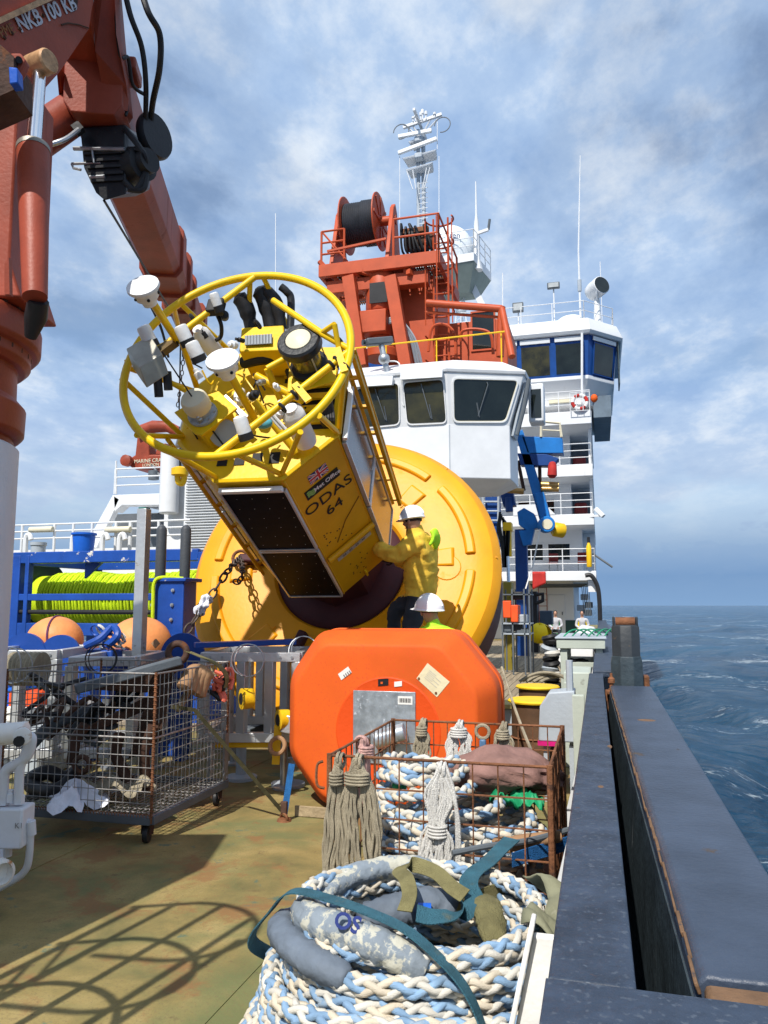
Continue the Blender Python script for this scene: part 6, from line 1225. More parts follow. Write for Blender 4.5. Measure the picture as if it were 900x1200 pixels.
mb = MB(); mb.beam(BL(262, 465, 2.97), BL(288, 490, 2.9), .05, .012); bb_(mb, 'grey_blade', steel)
mb = MB()
for k in range(6): mb.tube(spline([BL(378 + 2 * k, 470, 2.8), BL(376 + 3 * k, 490, 2.85), BL(380 + 2 * k, 500, 2.76)], 5), .012, 6)
bb_(mb, 'cable_loom', black)
# chains hung behind ring, seen through
t = thing('lifting_chain', 'thin dark lifting chain hanging from the crane jib behind the buoy ring', 'chain', P(212, 440, 8.6))
def chain(mbfun, pts, R, r, nm, m, par):
    pts = spline(pts, 20); acc = 0; out = [pts[0]]
    for a, b in zip(pts[:-1], pts[1:]):
        acc += (b - a).length
        if acc > R * 2.3: out.append(b); acc = 0
    base_me = None
    for i, (a, b) in enumerate(zip(out[:-1], out[1:])):
        d = (b - a).normalized(); X, Y, Z = basis(d); S_ = X if i % 2 else Y; c = (a + b) / 2; mb = MB()
        mb.tube([c + d * (R * 1.5 * math.cos(2 * math.pi * k / 12)) + S_ * (R * .85 * math.sin(2 * math.pi * k / 12)) for k in range(12)], r, 6, closed=True); mb.build(nm, m, par)
chain(None, [P(216, 405, 9.3), P(213, 440, 9.4), P(208, 478, 9.5)], .022, .006, 'link', chainm, t); MB().cyl(P(212, 385, 9.4), P(210, 480, 9.5), .010, n=5).build('wire', black, t)
t = thing('lashing_chain', 'rusty lashing chain from buoy hull lug down to the deck rack with white rag', 'chain', P(265, 690, 7.7))
lug = BO + BR @ Vector((-1.12, .07, .1)) * BK
chain(None, [lug + Vector((0, -.03, 0)), P(268, 668, 8.9), P(243, 705, 8.7), P(215, 745, 8.5)], .046, .0125, 'link', chainm, t)
chain(None, [lug + Vector((.02, -.05, 0)), P(284, 672, 9.0), P(278, 684, 9.0), P(272, 676, 9.0)], .036, .010, 'link', chainm, t)
mb = MB(); mb.torus(lug, (.4, -1, .3), .10, .022, 22, 8); mb.build('shackle', rusty, t)
t = thing('white_rag', 'white rag knotted round the rusty lashing chain by the hull', 'rag', P(238, 708, 8.67))
mb = MB(); c0 = P(238, 709, 8.67); dch = (P(243, 700, 8.7) - P(228, 722, 8.67)).normalized(); X, Y, Z = basis(dch)
def ragf(u, v):
    a = 2 * math.pi * u; r = (.052 + .014 * math.sin(4 * a + 7 * v) + .014 * math.sin(2 * a - 11 * v) + .006 * math.sin(9 * a + 13 * v)) * (1.0 - .3 * abs(2 * v - 1) ** 3); return c0 + (X * math.cos(a) + Y * math.sin(a)) * r + Z * (.26 * (v - .5))
mb.grid(ragf, 40, 30); mb.build('knotted_cloth', ragm, t, smooth=60)
# cradle under hull
t = thing('hull_cradle', 'dark steel cradle stand carrying the tilted yellow buoy hull', 'cradle', (-3.2, 9.9, 0))
for x in (-4.2, -2.2):
    mb = MB(); mb.bb(x - .1, x + .1, 8.7, 10.8, .06, .22); mb.build('bearer', dulgrey, t, bevel=.01); mb = MB(); mb.bb(x - .09, x + .09, 9.45, 9.85, .22, .48); mb.build('chock', woodblk, t, bevel=.01)
for y in (8.8, 10.7): MB().bb(-4.6, -1.8, y - .06, y + .06, 0, .08).build('cross_member', dulgrey, t)
t = thing('work_platform', 'grey steel work platform the ochre jacket worker stands on', 'platform', (-1.95, 8.35, 0))
MB().bb(-2.55, -1.50, 8.12, 8.58, .84, .90).build('deck_plate', palegrey, t, bevel=.006)
for x in (-2.5, -1.57):
    for y in (8.16, 8.50): MB().bb(x, x + .05, y, y + .05, 0, .84).build('leg', palegrey, t)

class KB(MB):
    K = 1.25
    def tube(s, pts, r, n=8, closed=False, caps=True): return MB.tube(s, pts, [q * s.K for q in r] if isinstance(r, (list, tuple)) else r * s.K, n, closed, caps)
    def lathe(s, o, axis, prof, n=32, **k): return MB.lathe(s, o, axis, [(a * s.K, b * s.K) for a, b in prof], n, **k)
    def box(s, c, a, b, d, ax=None): return MB.box(s, c, a * s.K, b * s.K, d * s.K, ax)
    def beam(s, a, b, w, h, up=(0, 0, 1)): a = Vector(a); b = Vector(b); X, Y, Z = basis(b - a, up); return MB.box(s, (a + b) / 2, w * s.K, h * s.K, (b - a).length, (X, Y, Z))
class HB(KB): K = 1.375
class KC(KB): K = 1.5
# ================================================================== DECK CRANE, port
cr = thing('deck_crane', 'faded red knuckle boom crane on a white pedestal at the left edge', 'crane', CW(-3.28, 5.06, 0))
cc = CW(-3.28, 5.06, 0); zz = lambda py, d=5.0: P(20, py, d).z
Rp = .755
mb = MB(); mb.lathe(cc, (0, 0, 1), [(Rp + .06, 0), (Rp + .06, .05), (Rp, .06), (Rp, zz(514)), (Rp - .02, zz(513) + .012), (0, zz(513) + .012)], 48); mb.build('pedestal', cranewhite, cr)
mb = MB(); mb.lathe(cc + Vector((0, 0, zz(513) + .012)), (0, 0, 1), [(.715, 0), (.715, zz(500) - zz(513))], 40); mb.build('neck', redcrane, cr)
mb = MB(); mb.lathe(cc, (0, 0, 1), [(0.712, zz(502)), (0.750, zz(500)), (0.781, zz(494)), (0.785, zz(462)), (0.750, zz(455)), (0.719, zz(450)), (0.715, zz(412)), (0.762, zz(411)), (0.800, zz(404)), (0.800, zz(392)), (0.840, zz(390)), (0.862, zz(385)), (0.862, zz(360)), (0.844, zz(352)), (0.800, zz(350))], 56); mb.build('slew_ring', redcrane, cr, bevel=.006)
for k in range(40):
    a = 2 * math.pi * k / 40; c = cc + Vector((.825 * math.cos(a), .825 * math.sin(a), 0))
    if c.dot(_R) < -3.1 and k % 2: continue
    KB().cyl(c + Vector((0, 0, zz(352))), c + Vector((0, 0, zz(346))), .014, n=6).build('bolt', rustdark, cr); KB().cyl(c * 1.0 + Vector((-.04 * math.cos(a), -.04 * math.sin(a), zz(398))), c + Vector((-.04 * math.cos(a), -.04 * math.sin(a), zz(386))), .014, n=6).build('bolt', rustdark, cr)
def ksec(px, py, w2=.28):
    q = P(px, py, 5.0); wr_ = (q - cc).dot(_R); return [cc + _R * wr_ - _F0 * w2 + Vector((0, 0, q.z)), cc + _R * wr_ + _F0 * w2 + Vector((0, 0, q.z)), cc - _R * .62 + _F0 * w2 + Vector((0, 0, q.z)), cc - _R * .62 - _F0 * w2 + Vector((0, 0, q.z))]
mb = KB(); mb.loft([ksec(26, 349), ksec(10, 305), ksec(8, 100), ksec(7, 55)]); mb.build('kingpost', redcrane, cr, bevel=.015)
mb = KB(); q = P(12, 320, 4.375); mb.prism([P(9, 348, 4.375), P(15, 348, 4.375), P(14, 305, 4.375), P(9, 312, 4.375)], _F0 * -0.0375); mb.build('rib_plate', redcrane, cr)
# luffing cylinder
mb = KB(); a, b = P(41, 348, 4.688), P(39, 174, 5.05); mb.tube([a, b], [.058, .082], 28); mb.build('luffing_cylinder', redcrane, cr)
mb = KB(); d_ = (b - a).normalized(); mb.cyl(b - d_ * .03, b + d_ * .004, .084, n=28); mb.build('cylinder_gland', pm('worn grey gland', (.25, .23, .2), .5, .5), cr)
mb = KB(); mb.cyl(b, P(46, 84, 5.38), .038, n=20); mb.build('cylinder_rod', chrome, cr)
hd = P(46, 76, 5.38); ax = (_R * .93 - _F0 * 0.4500).normalized(); mb = KB(); mb.lathe(hd - ax * .07, ax, [(.0, 0), (.066, 0), (.066, .13), (.058, .14), (0, .14)], 24); mb.build('rod_eye', [pm('worn ochre steel', (.42, .24, .12), .5, .2, var=.4, vs=14, stain=(.12, .05, .02), amt=.4, ss=12)], cr)
mb = KB(); mb.lathe(hd + ax * .071, ax, [(0, 0), (.066, 0), (.062, .02), (0, .022)], 24); mb.build('eye_cap', rustdark, cr)
mb = KB(); mb.prism([P(12, 62, 4.625), P(24, 62, 4.625), P(30, 70, 4.625), P(25, 82, 4.625), P(18, 92, 4.625)], _F0 * 0.0625); mb.build('ear_plate', redcrane, cr, bevel=.008); KB().cyl(P(22, 70, 4.622), P(22, 70, 4.600), .016, n=12).build('ear_hole', black, cr)
mb = KB(); mb.prism([P(10, 78, 4.525), P(20, 79, 4.525), P(21, 97, 4.525), P(11, 98, 4.525)], _F0 * 0.0750); mb.build('blue_valve', bluetub, cr, bevel=.006)
mb = KB(); mb.tube([P(45, 352, 4.750), P(42, 372, 4.812), P(36, 395, 4.875)], [.05, .055, .03], 10); mb.build('hose_boot', black, cr)
mb = KB(); mb.prism([P(0, 52, 4.575), P(16, 66, 4.575), P(16, 105, 4.575), P(-40, 130, 4.575)], _F0 * 0.2500); mb.build('fork_plate', rustdark, cr)
# inner boom (its far end swings away from the camera)
bA, bB = P(-100, 0, 4.75), P(105, 0, 6.10); bn_ = (bB - bA).cross(_Z).normalized(); bn_ = bn_ if bn_.dot(_F) < 0 else -bn_
def PB(x, y, off=0.0): r = ray(x, y); o = bA + bn_ * off; return _C + r * ((o - _C).dot(bn_) / r.dot(bn_))
bp_ = [(-260, 130), (-260, -140), (135, -140), (112, -10), (105, 34), (71, 84), (53, 104), (-30, 100)]
mb = KC(); n_ = len(bp_); mb.loft([[PB(x, y) for x, y in bp_], [PB(x, y) - bn_ * .42 for x, y in bp_]]); mb.build('inner_boom', redcrane, cr, bevel=.012)
mb = KC(); mb.loft([[PB(x, y, .045) for x, y in ((-200, 120), (-200, 108), (0, 20), (104, -28), (106, -20), (0, 28))], [PB(x, y, .004) for x, y in ((-200, 120), (-200, 108), (0, 20), (104, -28), (106, -20), (0, 28))]]); mb.build('boom_pipe_strip', MATS['worn ochre steel'], cr)
r3 = (PB(70, 2, .010) - PB(24, 20, .010)).normalized(); u3 = (_U - r3 * _U.dot(r3)).normalized()
text('NKB 100 KB', 'lettering', greyprint, PB(56, 16, .010), r3, u3, .140, cr, depth=.002, bold=.003)
r4 = r3; text('PME', 'lettering', pm('rust print', (.2, .09, .03), .7), PB(8, 36, .010), r4, u3, .09, cr, depth=.002)
mb = KC(); mb.tube([PB(72, 29, .010), PB(80, 27, .010), PB(93, 29, .010), PB(104, 33, .010)], .004, 4); mb.build('weld_scar', rustdark, cr)
mb = KC(); mb.prism([PB(82, -10, .010), PB(92, -12, .010), PB(91, 6, .010), PB(88, 13, .010), PB(84, 8, .010)], bn_ * -.03); mb.build('wear_stain', rustdark, cr)
# knuckle + outer jib
def sec(mid, d, w, h, side=None, dirv=None):
    X, Y, Z = basis(dirv, (0, 0, 1)); return [mid - X * w / 2 - Y * h / 2, mid + X * w / 2 - Y * h / 2, mid + X * w / 2 + Y * h / 2, mid - X * w / 2 + Y * h / 2]
J0, J1, J2 = P(104, -60, 6.374), P(120, 148, 7.126), P(192, 300, 10.350)
dA = (J1 - J0).normalized(); dJ = (J2 - P(124, 130, 7.126)).normalized()
mb = KC(); k0, k1 = [P(x, y, 6.226) for x, y in ((100, -80), (128, -80), (150, 100), (146, 140), (137, 132), (118, 60))], [P(x, y, 7.350) for x, y in ((100, -80), (128, -80), (150, 100), (146, 140), (137, 132), (118, 60))]
uq = [P(x, y, 6.18 + max(0, y - 30) / 120 * 1.2) for x, y in ((105, 20), (112, 60), (124, 122), (144, 141), (120, 152), (97, 151), (74, 142), (72, 112), (69, 80))]; mb.loft([uq, [q + _U * .25 + _F * .12 for q in uq]]); mb.build('knuckle', redcrane, cr, bevel=.008, smooth=0)
mb = KC(); uq = [P(x, y, 6.15 + max(0, y) / 140 * .67) for x, y in ((106, -90), (131, -90), (136, 40), (148, 100), (151, 130), (144, 142), (123, 122), (112, 60))]; mb.loft([uq, [q + _F * .12 for q in uq]]); mb.build('knuckle_cheek', redcrane, cr, bevel=.008, smooth=0)
mb = KC(); uq = [P(x, y, 6.45 + max(0, y - 80) / 60 * .6) for x, y in ((66, 80), (70, 78), (75, 140), (72, 142))]; mb.loft([uq, [q + _F * .3 for q in uq]]); mb.build('knuckle_cheek', redcrane, cr, smooth=0)
mb = KC(); mb.loft([[P(126, -20, 6.374), P(132, -20, 6.420), P(152, 98, 6.720), P(150, 130, 6.720), P(143, 130, 6.690)], [P(126, -20, 6.434), P(132, -20, 6.480), P(152, 98, 6.780), P(150, 130, 6.780), P(143, 130, 6.750)]]); mb.build('knuckle_web', redcrane, cr, bevel=.004)
X, Y, Z = basis(dJ, (0, 0, 1))
def boxsec(a, b, w, h, nm, m=redcrane, bev=.01): mb = MB(); w *= 1.58; h *= 1.68; mb.loft([[p + X * sx2 * w / 2 + Y * sy2 * h / 2 for sx2, sy2 in ((-.72, -1), (.72, -1), (1, -.7), (1, .8), (.8, 1), (-.8, 1), (-1, .8), (-1, -.7))] for p in (a, b)]); return mb.build(nm, m, cr, bevel=bev, smooth=0)
js = P(122, 122, 6.974); L_ = (J2 - js).length
boxsec(js - dJ * 0.3750, J2, .31, .38, 'jib_section')
boxsec(J2 - dJ * 0.1800, J2 + dJ * 0.0900, .36, .43, 'jib_collar'); boxsec(J2 + dJ * 0.0900, J2 + dJ * 0.7500, .29, .35, 'jib_section'); boxsec(J2 + dJ * 0.6300, J2 + dJ * 0.8100, .35, .41, 'jib_collar'); boxsec(J2 + dJ * 0.8100, J2 + dJ * 1.5000, .27, .33, 'jib_section'); boxsec(J2 + dJ * 1.3800, J2 + dJ * 1.5300, .32, .38, 'jib_collar'); boxsec(J2 + dJ * 1.5300, J2 + dJ * 2.8500, .25, .30, 'jib_section'); boxsec(J2 + dJ * 2.7300, J2 + dJ * 3.0750, .31, .42, 'jib_head')
boxsec(js + dJ * 0.7500 - Y * 0.2926, J2 - dJ * 0.2250 - Y * 0.2926, .03, .012, 'weld_strip', rustdark)
mb = KC(); o_ = X * 0.2550 + Y * 0.2550; mb.cyl(js + dJ * 0.3000 + o_, J2 + dJ * 0.4500 + o_, .045, n=12); mb.build('extension_cylinder', redcrane, cr)
mb = KC(); mb.cyl(js + dJ * 0.0000 + X * 0.3150 + Y * 0.1500, J2 + dJ * 0.3000 + X * 0.3000 + Y * 0.1800, .014, n=6); mb.cyl(js + dJ * 0.1500 + X * 0.3150 + Y * 0.0750, J2 + dJ * 1.3500 + X * 0.2700 + Y * 0.0750, .012, n=6); mb.build('hydraulic_pipe', black, cr)
for k in range(5): c = J2 + dJ * (0.0000 + .22 * k) + X * 0.3150 + Y * 0.1800; mb = KC(); mb.box(c, .07, .07, .12, (X, Y, Z)); mb.build('pipe_clamp', rustdark, cr, bevel=.01)
mb = KC(); mb.tube(spline([J2 + dJ * 0.6000 + X * 0.3000, J2 + dJ * 0.7500 + X * 0.4200 - Y * 0.1500, J2 + dJ * 1.6500 + X * 0.3000 - Y * 0.4500, J2 + dJ * 2.2500 + X * 0.2700 - Y * 0.7500], 6), .014, 6); mb.build('drooping_hose', black, cr)
# hanging winch under the jib
wc = P(128, 188, 7.126); 
mb = KC(); mb.loft([[P(x, y, 6.750) for x, y in ((94, 150), (146, 146), (148, 228), (122, 235), (112, 226), (98, 196))], [P(x, y, 7.574) for x, y in ((100, 152), (160, 148), (180, 175), (176, 222), (160, 230), (130, 232))]]); mb.build('hoist_winch', blackgloss, cr, bevel=.012, smooth=0)
mb = KC(); mb.lathe(P(150, 200, 6.900), (_R * .9 - _F0 * 0.6000), [(0, -.16), (.10, -.16), (.10, .14), (.07, .15), (.07, .20), (0, .2)], 20); mb.build('hoist_motor', black, cr)
mb = KC(); mb.cyl(P(84, 192, 6.750), P(118, 191, 6.750), .008, n=6); mb.cyl(P(86, 174, 6.720), P(146, 175, 6.720), .012, n=6); mb.tube([P(84, 192, 6.750), P(86, 197, 6.750), P(95, 199, 6.750)], .008, 6); mb.cyl(P(108, 176, 6.720), P(110, 191, 6.720), .007, n=6); mb.cyl(P(105, 208, 6.736), P(123, 207, 6.736), .012, n=6); mb.build('wire_guide', steel, cr)
for k in range(5): mb = KC(); mb.prism([P(98 + k * 2, 178 + 8 * k, 6.727), P(144, 176 + 8 * k, 6.727), P(144, 179 + 8 * k, 6.727), P(98 + k * 2, 181 + 8 * k, 6.727)], _F0 * 0.0300); mb.build('winch_rib', black, cr)
mb = KC(); mb.lathe(P(181, 160, 7.126), (_R * .95 - _F0 * 0.4500), [(0, -.03), (.13, -.03), (.14, -.01), (.14, .01), (.13, .03), (0, .03)], 28); mb.build('hose_sheave', black, cr)
mb = KC(); mb.tube(spline([P(146, 150, 6.750), P(165, 175, 6.674), P(172, 195, 6.750), P(160, 222, 6.750), P(146, 212, 6.750)], 6), .018, 8); mb.tube(spline([P(150, 175, 6.750), P(168, 178, 6.674), P(172, 200, 6.750), P(168, 222, 6.750), P(150, 222, 6.750)], 6), .016, 8); mb.build('winch_hose', black, cr)
mb = KC(); mb.cyl(P(122, 235, 7.050), J2 + dJ * 2.9250 - Y * 0.3300, .009, n=6); mb.build('hoist_wire', black, cr)
# looped hoses above
mb = KC(); mb.tube(spline([P(140, -40, 6.450), P(152, 15, 6.450), P(166, 55, 6.600), P(171, 100, 6.750), P(170, 150, 7.050)], 8), .016, 8); mb.tube(spline([P(155, -50, 6.450), P(172, 10, 6.300), P(187, 40, 6.450), P(187, 80, 6.600), P(179, 120, 6.900), P(176, 150, 7.126)], 8), .018, 8); mb.build('looped_hose', black, cr)
mb = KC(); mb.tube(spline([P(126, -40, 6.374), P(136, 40, 6.526), P(142, 90, 6.630), P(148, 125, 6.750), P(146, 135, 6.750)], 8), .014, 8); mb.tube(spline([P(132, -40, 6.330), P(140, 60, 6.480), P(150, 68, 6.600), P(156, 100, 6.750), P(172, 112, 6.900)], 8), .011, 8); mb.build('boom_hose', black, cr)
mb = KC(); c = P(155, 85, 6.900); mb.box(c, .08, .08, .2, (X, Y, Z)); mb.build('valve_block', redcrane, cr, bevel=.02)
rs = random.Random(44)
for k in range(5): mb = MB(); q0_ = js + dJ * (0.1200 + .15 * k) + X * (.27 + .012 * k) + Y * (.16 - .05 * k); mb.tube(spline([q0_, q0_ + dJ * 1.0800 + X * rs.uniform(-.02, .05) + Y * rs.uniform(-.04, .04), q0_ + dJ * 2.0400 + X * rs.uniform(-.02, .03), q0_ + dJ * 2.8800], 6), .013, 6); mb.build('boom_hose', black, cr)
for k in range(8): c = js + dJ * (0.3000 + .32 * k) + X * 0.3000 + Y * 0.1200; mb = MB(); mb.box(c, .05, .08, .05, (X, Y, Z)); mb.build('hose_clip', (steel, rustdark)[k % 2], cr, bevel=.008)
for k in range(12): a_ = PB(60 - 9 * k, 14 + 5.2 * k, .002); mb = MB(); mb.cyl(a_, a_ - _F0 * 0.0180, .012, n=6); mb.build('bolt', rustdark, cr)
# jib cylinder
a, b = P(20, 178, 6.526), P(93, 128, 6.900); mb = KC(); mb.cyl(a, b, .115, n=24); mb.build('jib_cylinder', redcrane, cr, bevel=.01); KC().cyl(b, b + (b - a).normalized() * .2, .05, n=14).build('jib_rod', chrome, cr)
mb = KC(); mb.box(P(100, 124, 6.930), .16, .14, .12, (_R, _F0, _Z)); mb.build('rod_clevis', MATS['worn ochre steel'], cr, bevel=.02)
mb = KC(); mb.tube(spline([P(50, 172, 6.374), P(75, 164, 6.450), P(92, 152, 6.600)], 6), .014, 8); mb.build('steel_hose', steel, cr); mb = KC(); mb.beam(P(88, 147, 6.630), P(95, 155, 6.630), .05, .05); mb.build('hose_fitting', black, cr)
# caged access ladder and an added shade block, both unseen, throwing shadows on deck
t = thing('access_ladder', 'tall steel ladder with safety hoops beside the crane, casting hoop shadows on deck', 'ladder', CW(-2.15, 2.05, 0))
lc0 = CW(-2.12, 2.0, 0)
for z in (1.77, 2.38, 3.0):
    mb = MB(); mb.tube([lc0 - _R * .36 - _F0 * .30 + Vector((0, 0, z))] + [lc0 + _R * (.40 * math.cos(rad(a_))) + _F0 * (.36 * math.sin(rad(a_))) + Vector((0, 0, z)) for a_ in range(-90, 91, 12)] + [lc0 - _R * .36 + _F0 * .30 + Vector((0, 0, z))], .02, 6); mb.build('hoop', white, t)
for k in range(5):
    a = rad(-70 + 45 * k); q = lc0 + _R * (.36 * math.cos(a)) + _F0 * (.36 * math.sin(a)); MB().cyl(q + Vector((0, 0, .0 if k > 3 else 1.0)), q + Vector((0, 0, 3.02)), .022, n=6).build('upright', white, t)
for s in (-.2, .2): MB().cyl(lc0 - _R * .36 + _F0 * s, lc0 - _R * .36 + _F0 * s + Vector((0, 0, 3.1)), .025, n=6).build('stile', white, t)
for k in range(9): MB().cyl(lc0 - _R * .36 - _F0 * .2 + Vector((0, 0, .3 + .28 * k)), lc0 - _R * .36 + _F0 * .2 + Vector((0, 0, .3 + .28 * k)), .014, n=6).build('rung', white, t)
mb = MB(); mb.box(CW(-2.98, 2.95, 1.75), 1.2, .75, 3.5, (_R, _F0, _Z)); tag(mb.build('shade_block', cranewhite, bevel=.03), 'added white block unseen past the left edge, shading the deck by the crane', 'housing')  # invented block, out of view, placed to cast the dark area on deck
# white hydrant pipework at the left edge
hy = thing('hydrant_valve', 'white painted hydrant valve with bent pipes at the lower left edge', 'hydrant', P(15, 950, 4.4)); D3 = 4.4; h3 = lambda px, py, d=D3: P(px, py, d)
mb = HB(); mb.tube(spline([h3(31, 862), h3(37, 866), h3(33, 884), h3(20, 895), h3(6, 905), h3(4, 935)], 8), .021, 12); mb.build('bent_pipe', cranewhite, hy)
mb = HB(); mb.tube(spline([h3(36, 868), h3(27, 890), h3(23, 905), h3(22, 940)], 8), .019, 12); mb.build('bent_pipe', cranewhite, hy)
mb = HB(); mb.tube(spline([h3(36, 965), h3(34, 1005), h3(28, 1022), h3(12, 1034), h3(-12, 1046)], 8), .015, 12); mb.build('bent_pipe', cranewhite, hy)
mb = HB(); mb.box(h3(15, 967), .13, .12, .16, (_R, _F0, _Z)); mb.build('valve_block', cranewhite, hy, bevel=.012)
for px, py, r in ((4, 938, .024), (12, 935, .02), (22, 937, .023)): mb = HB(); mb.lathe(h3(px, py + 5), (0, 0, 1), [(r, 0), (r, .035), (r * .7, .04), (r * .7, .05), (0, .05)], 6); mb.build('nut', cranewhite, hy)
mb = HB(); mb.cyl(h3(36, 962), h3(37, 978), .020, n=10); mb.cyl(h3(28, 964), h3(38, 964), .016, n=8); mb.build('elbow_joint', cranewhite, hy); mb = HB(); mb.cyl(h3(9, 985), h3(9, 1003), .018, n=8); mb.build('drain_plug', cranewhite, hy)
mb = HB(); mb.tube([h3(-30, 862), h3(10, 860), h3(31, 858)], .045, 14); mb.build('valve_cap', whiterust, hy, bevel=.005); mb = HB(); mb.lathe(h3(26, 862, 4.29), (_R * .5 - _F0), [(0, 0), (.036, 0), (.036, .03), (.02, .035), (0, .035)], 14); mb.build('valve_cap', whiterust, hy, bevel=.005)
mb = HB(); mb.lathe(h3(23, 868, 4.26), (_R * .3 - _F0), [(.0, 0), (.022, 0), (.022, .02), (0, .02)], 10); mb.build('black_outlet', black, hy)
mb = HB(); mb.lathe(h3(-2, 1022, 4.12), (_R * .8 - _F0 * .6), [(.0, -.2), (.04, -.2), (.045, -.03), (.052, -.02), (.052, .03), (.04, .035), (.036, .0), (0, .0)], 24); mb.build('round_flange', whiterust, hy)
text('K1', 'lettering', greyink, h3(22, 968, 4.31), _R, _Z, .042, hy, depth=.0008)
mb = HB(); q = h3(-14, 1000, 4.5); mb.cyl((q.x, q.y, 0), (q.x, q.y, q.z + .2), .04, n=14); mb.build('stand_pipe', cranewhite, hy)
# davit-like paddle shadow source etc. omitted
# ================================================================== ORANGE FLOAT
Yo = 6.15
fl_ = PY(340, 850, Yo + .25); fr_ = PY(592, 800, Yo + .75); ft_ = PY(460, 739, Yo + .2); fb_ = .015
xl, xr = fl_.x, fr_.x; cx, hw = (xl + xr) / 2, (xr - xl) / 2; zt_, zb2 = ft_.z, fb_; cz, hh_ = (zt_ + zb2) / 2, (zt_ - zb2) / 2
ot = thing('orange_float', 'big orange foam float block with chamfered corners and a round hatch plate', 'float', (cx, Yo + .4, 0))
def ooct(k, y, n=5):
    a, b = hw * k, hh_ * k; cl_, cr_ = .40 * k, .40 * k
    pts = [(-a, -b + cl_ * 1.0), (-a + cl_ * .8, -b), (a - cr_ * .8, -b), (a, -b + cr_), (a, b - cr_ * 1.05), (a - cr_ * .85, b), (-a + cl_ * .7, b), (-a, b - cl_)]
    out = []
    for (px, py) in rounded(pts, .10 * k, n): out.append(Vector((cx + px, y, cz + py)))
    return out
mb = MB(); mb.loft([ooct(.70, Yo - .0), ooct(.82, Yo), ooct(.845, Yo + .004), ooct(.862, Yo + .018), ooct(.93, Yo + .12), ooct(.985, Yo + .21), ooct(.997, Yo + .235), ooct(1, Yo + .27), ooct(1, Yo + .68), ooct(.99, Yo + .72), ooct(.95, Yo + .80), ooct(.87, Yo + .91), ooct(.7, Yo + .92)]); mb.build('foam_body', fltor, ot, smooth=42)
mb = MB(); mb.tube(ooct(1.001, Yo + .48), .012, 6, closed=True); mb.build('mould_seam', fltor, ot)
def fo(px, py, off=0.0): return PY(px, py, Yo - off)
pc_ = fo(454, 858); rad_ = fo(515, 858).x - pc_.x
mb = MB(); mb.lathe((pc_.x, Yo, pc_.z), (0, -1, 0), [(rad_ + .012, 0), (rad_ + .010, .003), (rad_, .006), (rad_ - .01, .004), (0, .004)], 64); mb.build('hatch_plate', fltorplate, ot, smooth=20)
mb = MB(); a, b = fo(414, 893, .006), fo(487, 811, .006); mb.bb(a.x, b.x, Yo - .018, Yo - .0045, a.z, b.z); gp = mb.build('steel_cover', galv, ot, bevel=.003)
mb = MB(); a, b = fo(467, 825), fo(484, 816); mb.bb(a.x, b.x, Yo - .0205, Yo - .018, a.z, b.z); lb = mb.build('serial_label', labelm, gp)
mb = MB(); w_ = b.x - a.x
for k in range(14):
    x = a.x + w_ * (.08 + .06 * k); mb.bb(x, x + w_ * (.02 + .015 * (k % 3)), Yo - .0215, Yo - .0205, a.z + .015, b.z - .015)
mb.build('printed_bars', inkm, gp)
mb = MB(); q = fo(456, 862); mb.cyl((q.x - .08, Yo - .12, q.z - .02), (q.x + .16, Yo - .10, q.z + .05), .075, n=24); mb.build('steel_cylinder', galv, gp, bevel=.006)
for k in range(3): mb = MB(); q = fo(422 + 12 * k, 872); mb.torus((q.x, Yo - .05, q.z), (1, .3, .2), .05, .014, 18, 6); mb.build('handle', rustdark, gp)
def sticker(px4, m, off, nm, par): mb = MB(); mb.loft([[fo(x, y, off) for x, y in px4], [fo(x, y, off + .003) for x, y in px4]]); return mb.build(nm, m, par)
sticker([(396, 790), (408, 781), (412, 788), (400, 797)], labelm, .0005, 'barcode_label', ot)
for k in range(4): sticker([(402 + 2.2 * k, 791 - 1.6 * k), (403 + 2.2 * k, 790.2 - 1.6 * k), (405 + 2.2 * k, 793.5 - 1.6 * k), (404 + 2.2 * k, 794.3 - 1.6 * k)], greyink, .0036, 'printed_bar', ot)
nl = sticker([(501, 777), (527, 799), (512, 817), (488, 795)], labelc, .0005, 'notice_plate', ot)
def npt(u, v): return (501 + 26 * u - 13 * v, 777 + 22 * u + 18 * v)
for k in range(6): v = .22 + .09 * k; sticker([npt(.2, v), npt(.5 + .25 * (k % 2), v), npt(.5 + .25 * (k % 2), v + .015), npt(.2, v + .015)], MATS['faded grey lettering'], .0037, 'printed_line', ot)
for px, py in ((491, 795), (511, 812)): q = fo(px, py); mb = MB(); mb.cyl((q.x, Yo - .0036, q.z), (q.x, Yo - .009, q.z), .010, n=10); mb.build('screw', rusty, ot)
sticker([(443, 796), (455, 795), (455, 803), (443, 804)], inkm, .0065, 'black_socket', ot); sticker([(446, 799), (448.5, 799), (448.5, 801.5), (446, 801.5)], fltor, .0098, 'socket_key', ot); sticker([(462, 799), (471, 798), (471, 804), (462, 805)], labelm, .0065, 'white_label', ot)
for x in (xl + .45, xr - .6): tag(MB().prism([(x - .25, Yo - .12, 0), (x - .25, Yo + .06, 0), (x - .25, Yo + .03, .05), (x - .25, Yo - .12, .09)], (.5, 0, 0)).build('timber_chock', woodblk, bevel=.008), 'timber chock under the %s end of the orange float' % ('left' if x < cx else 'right'), 'timber')
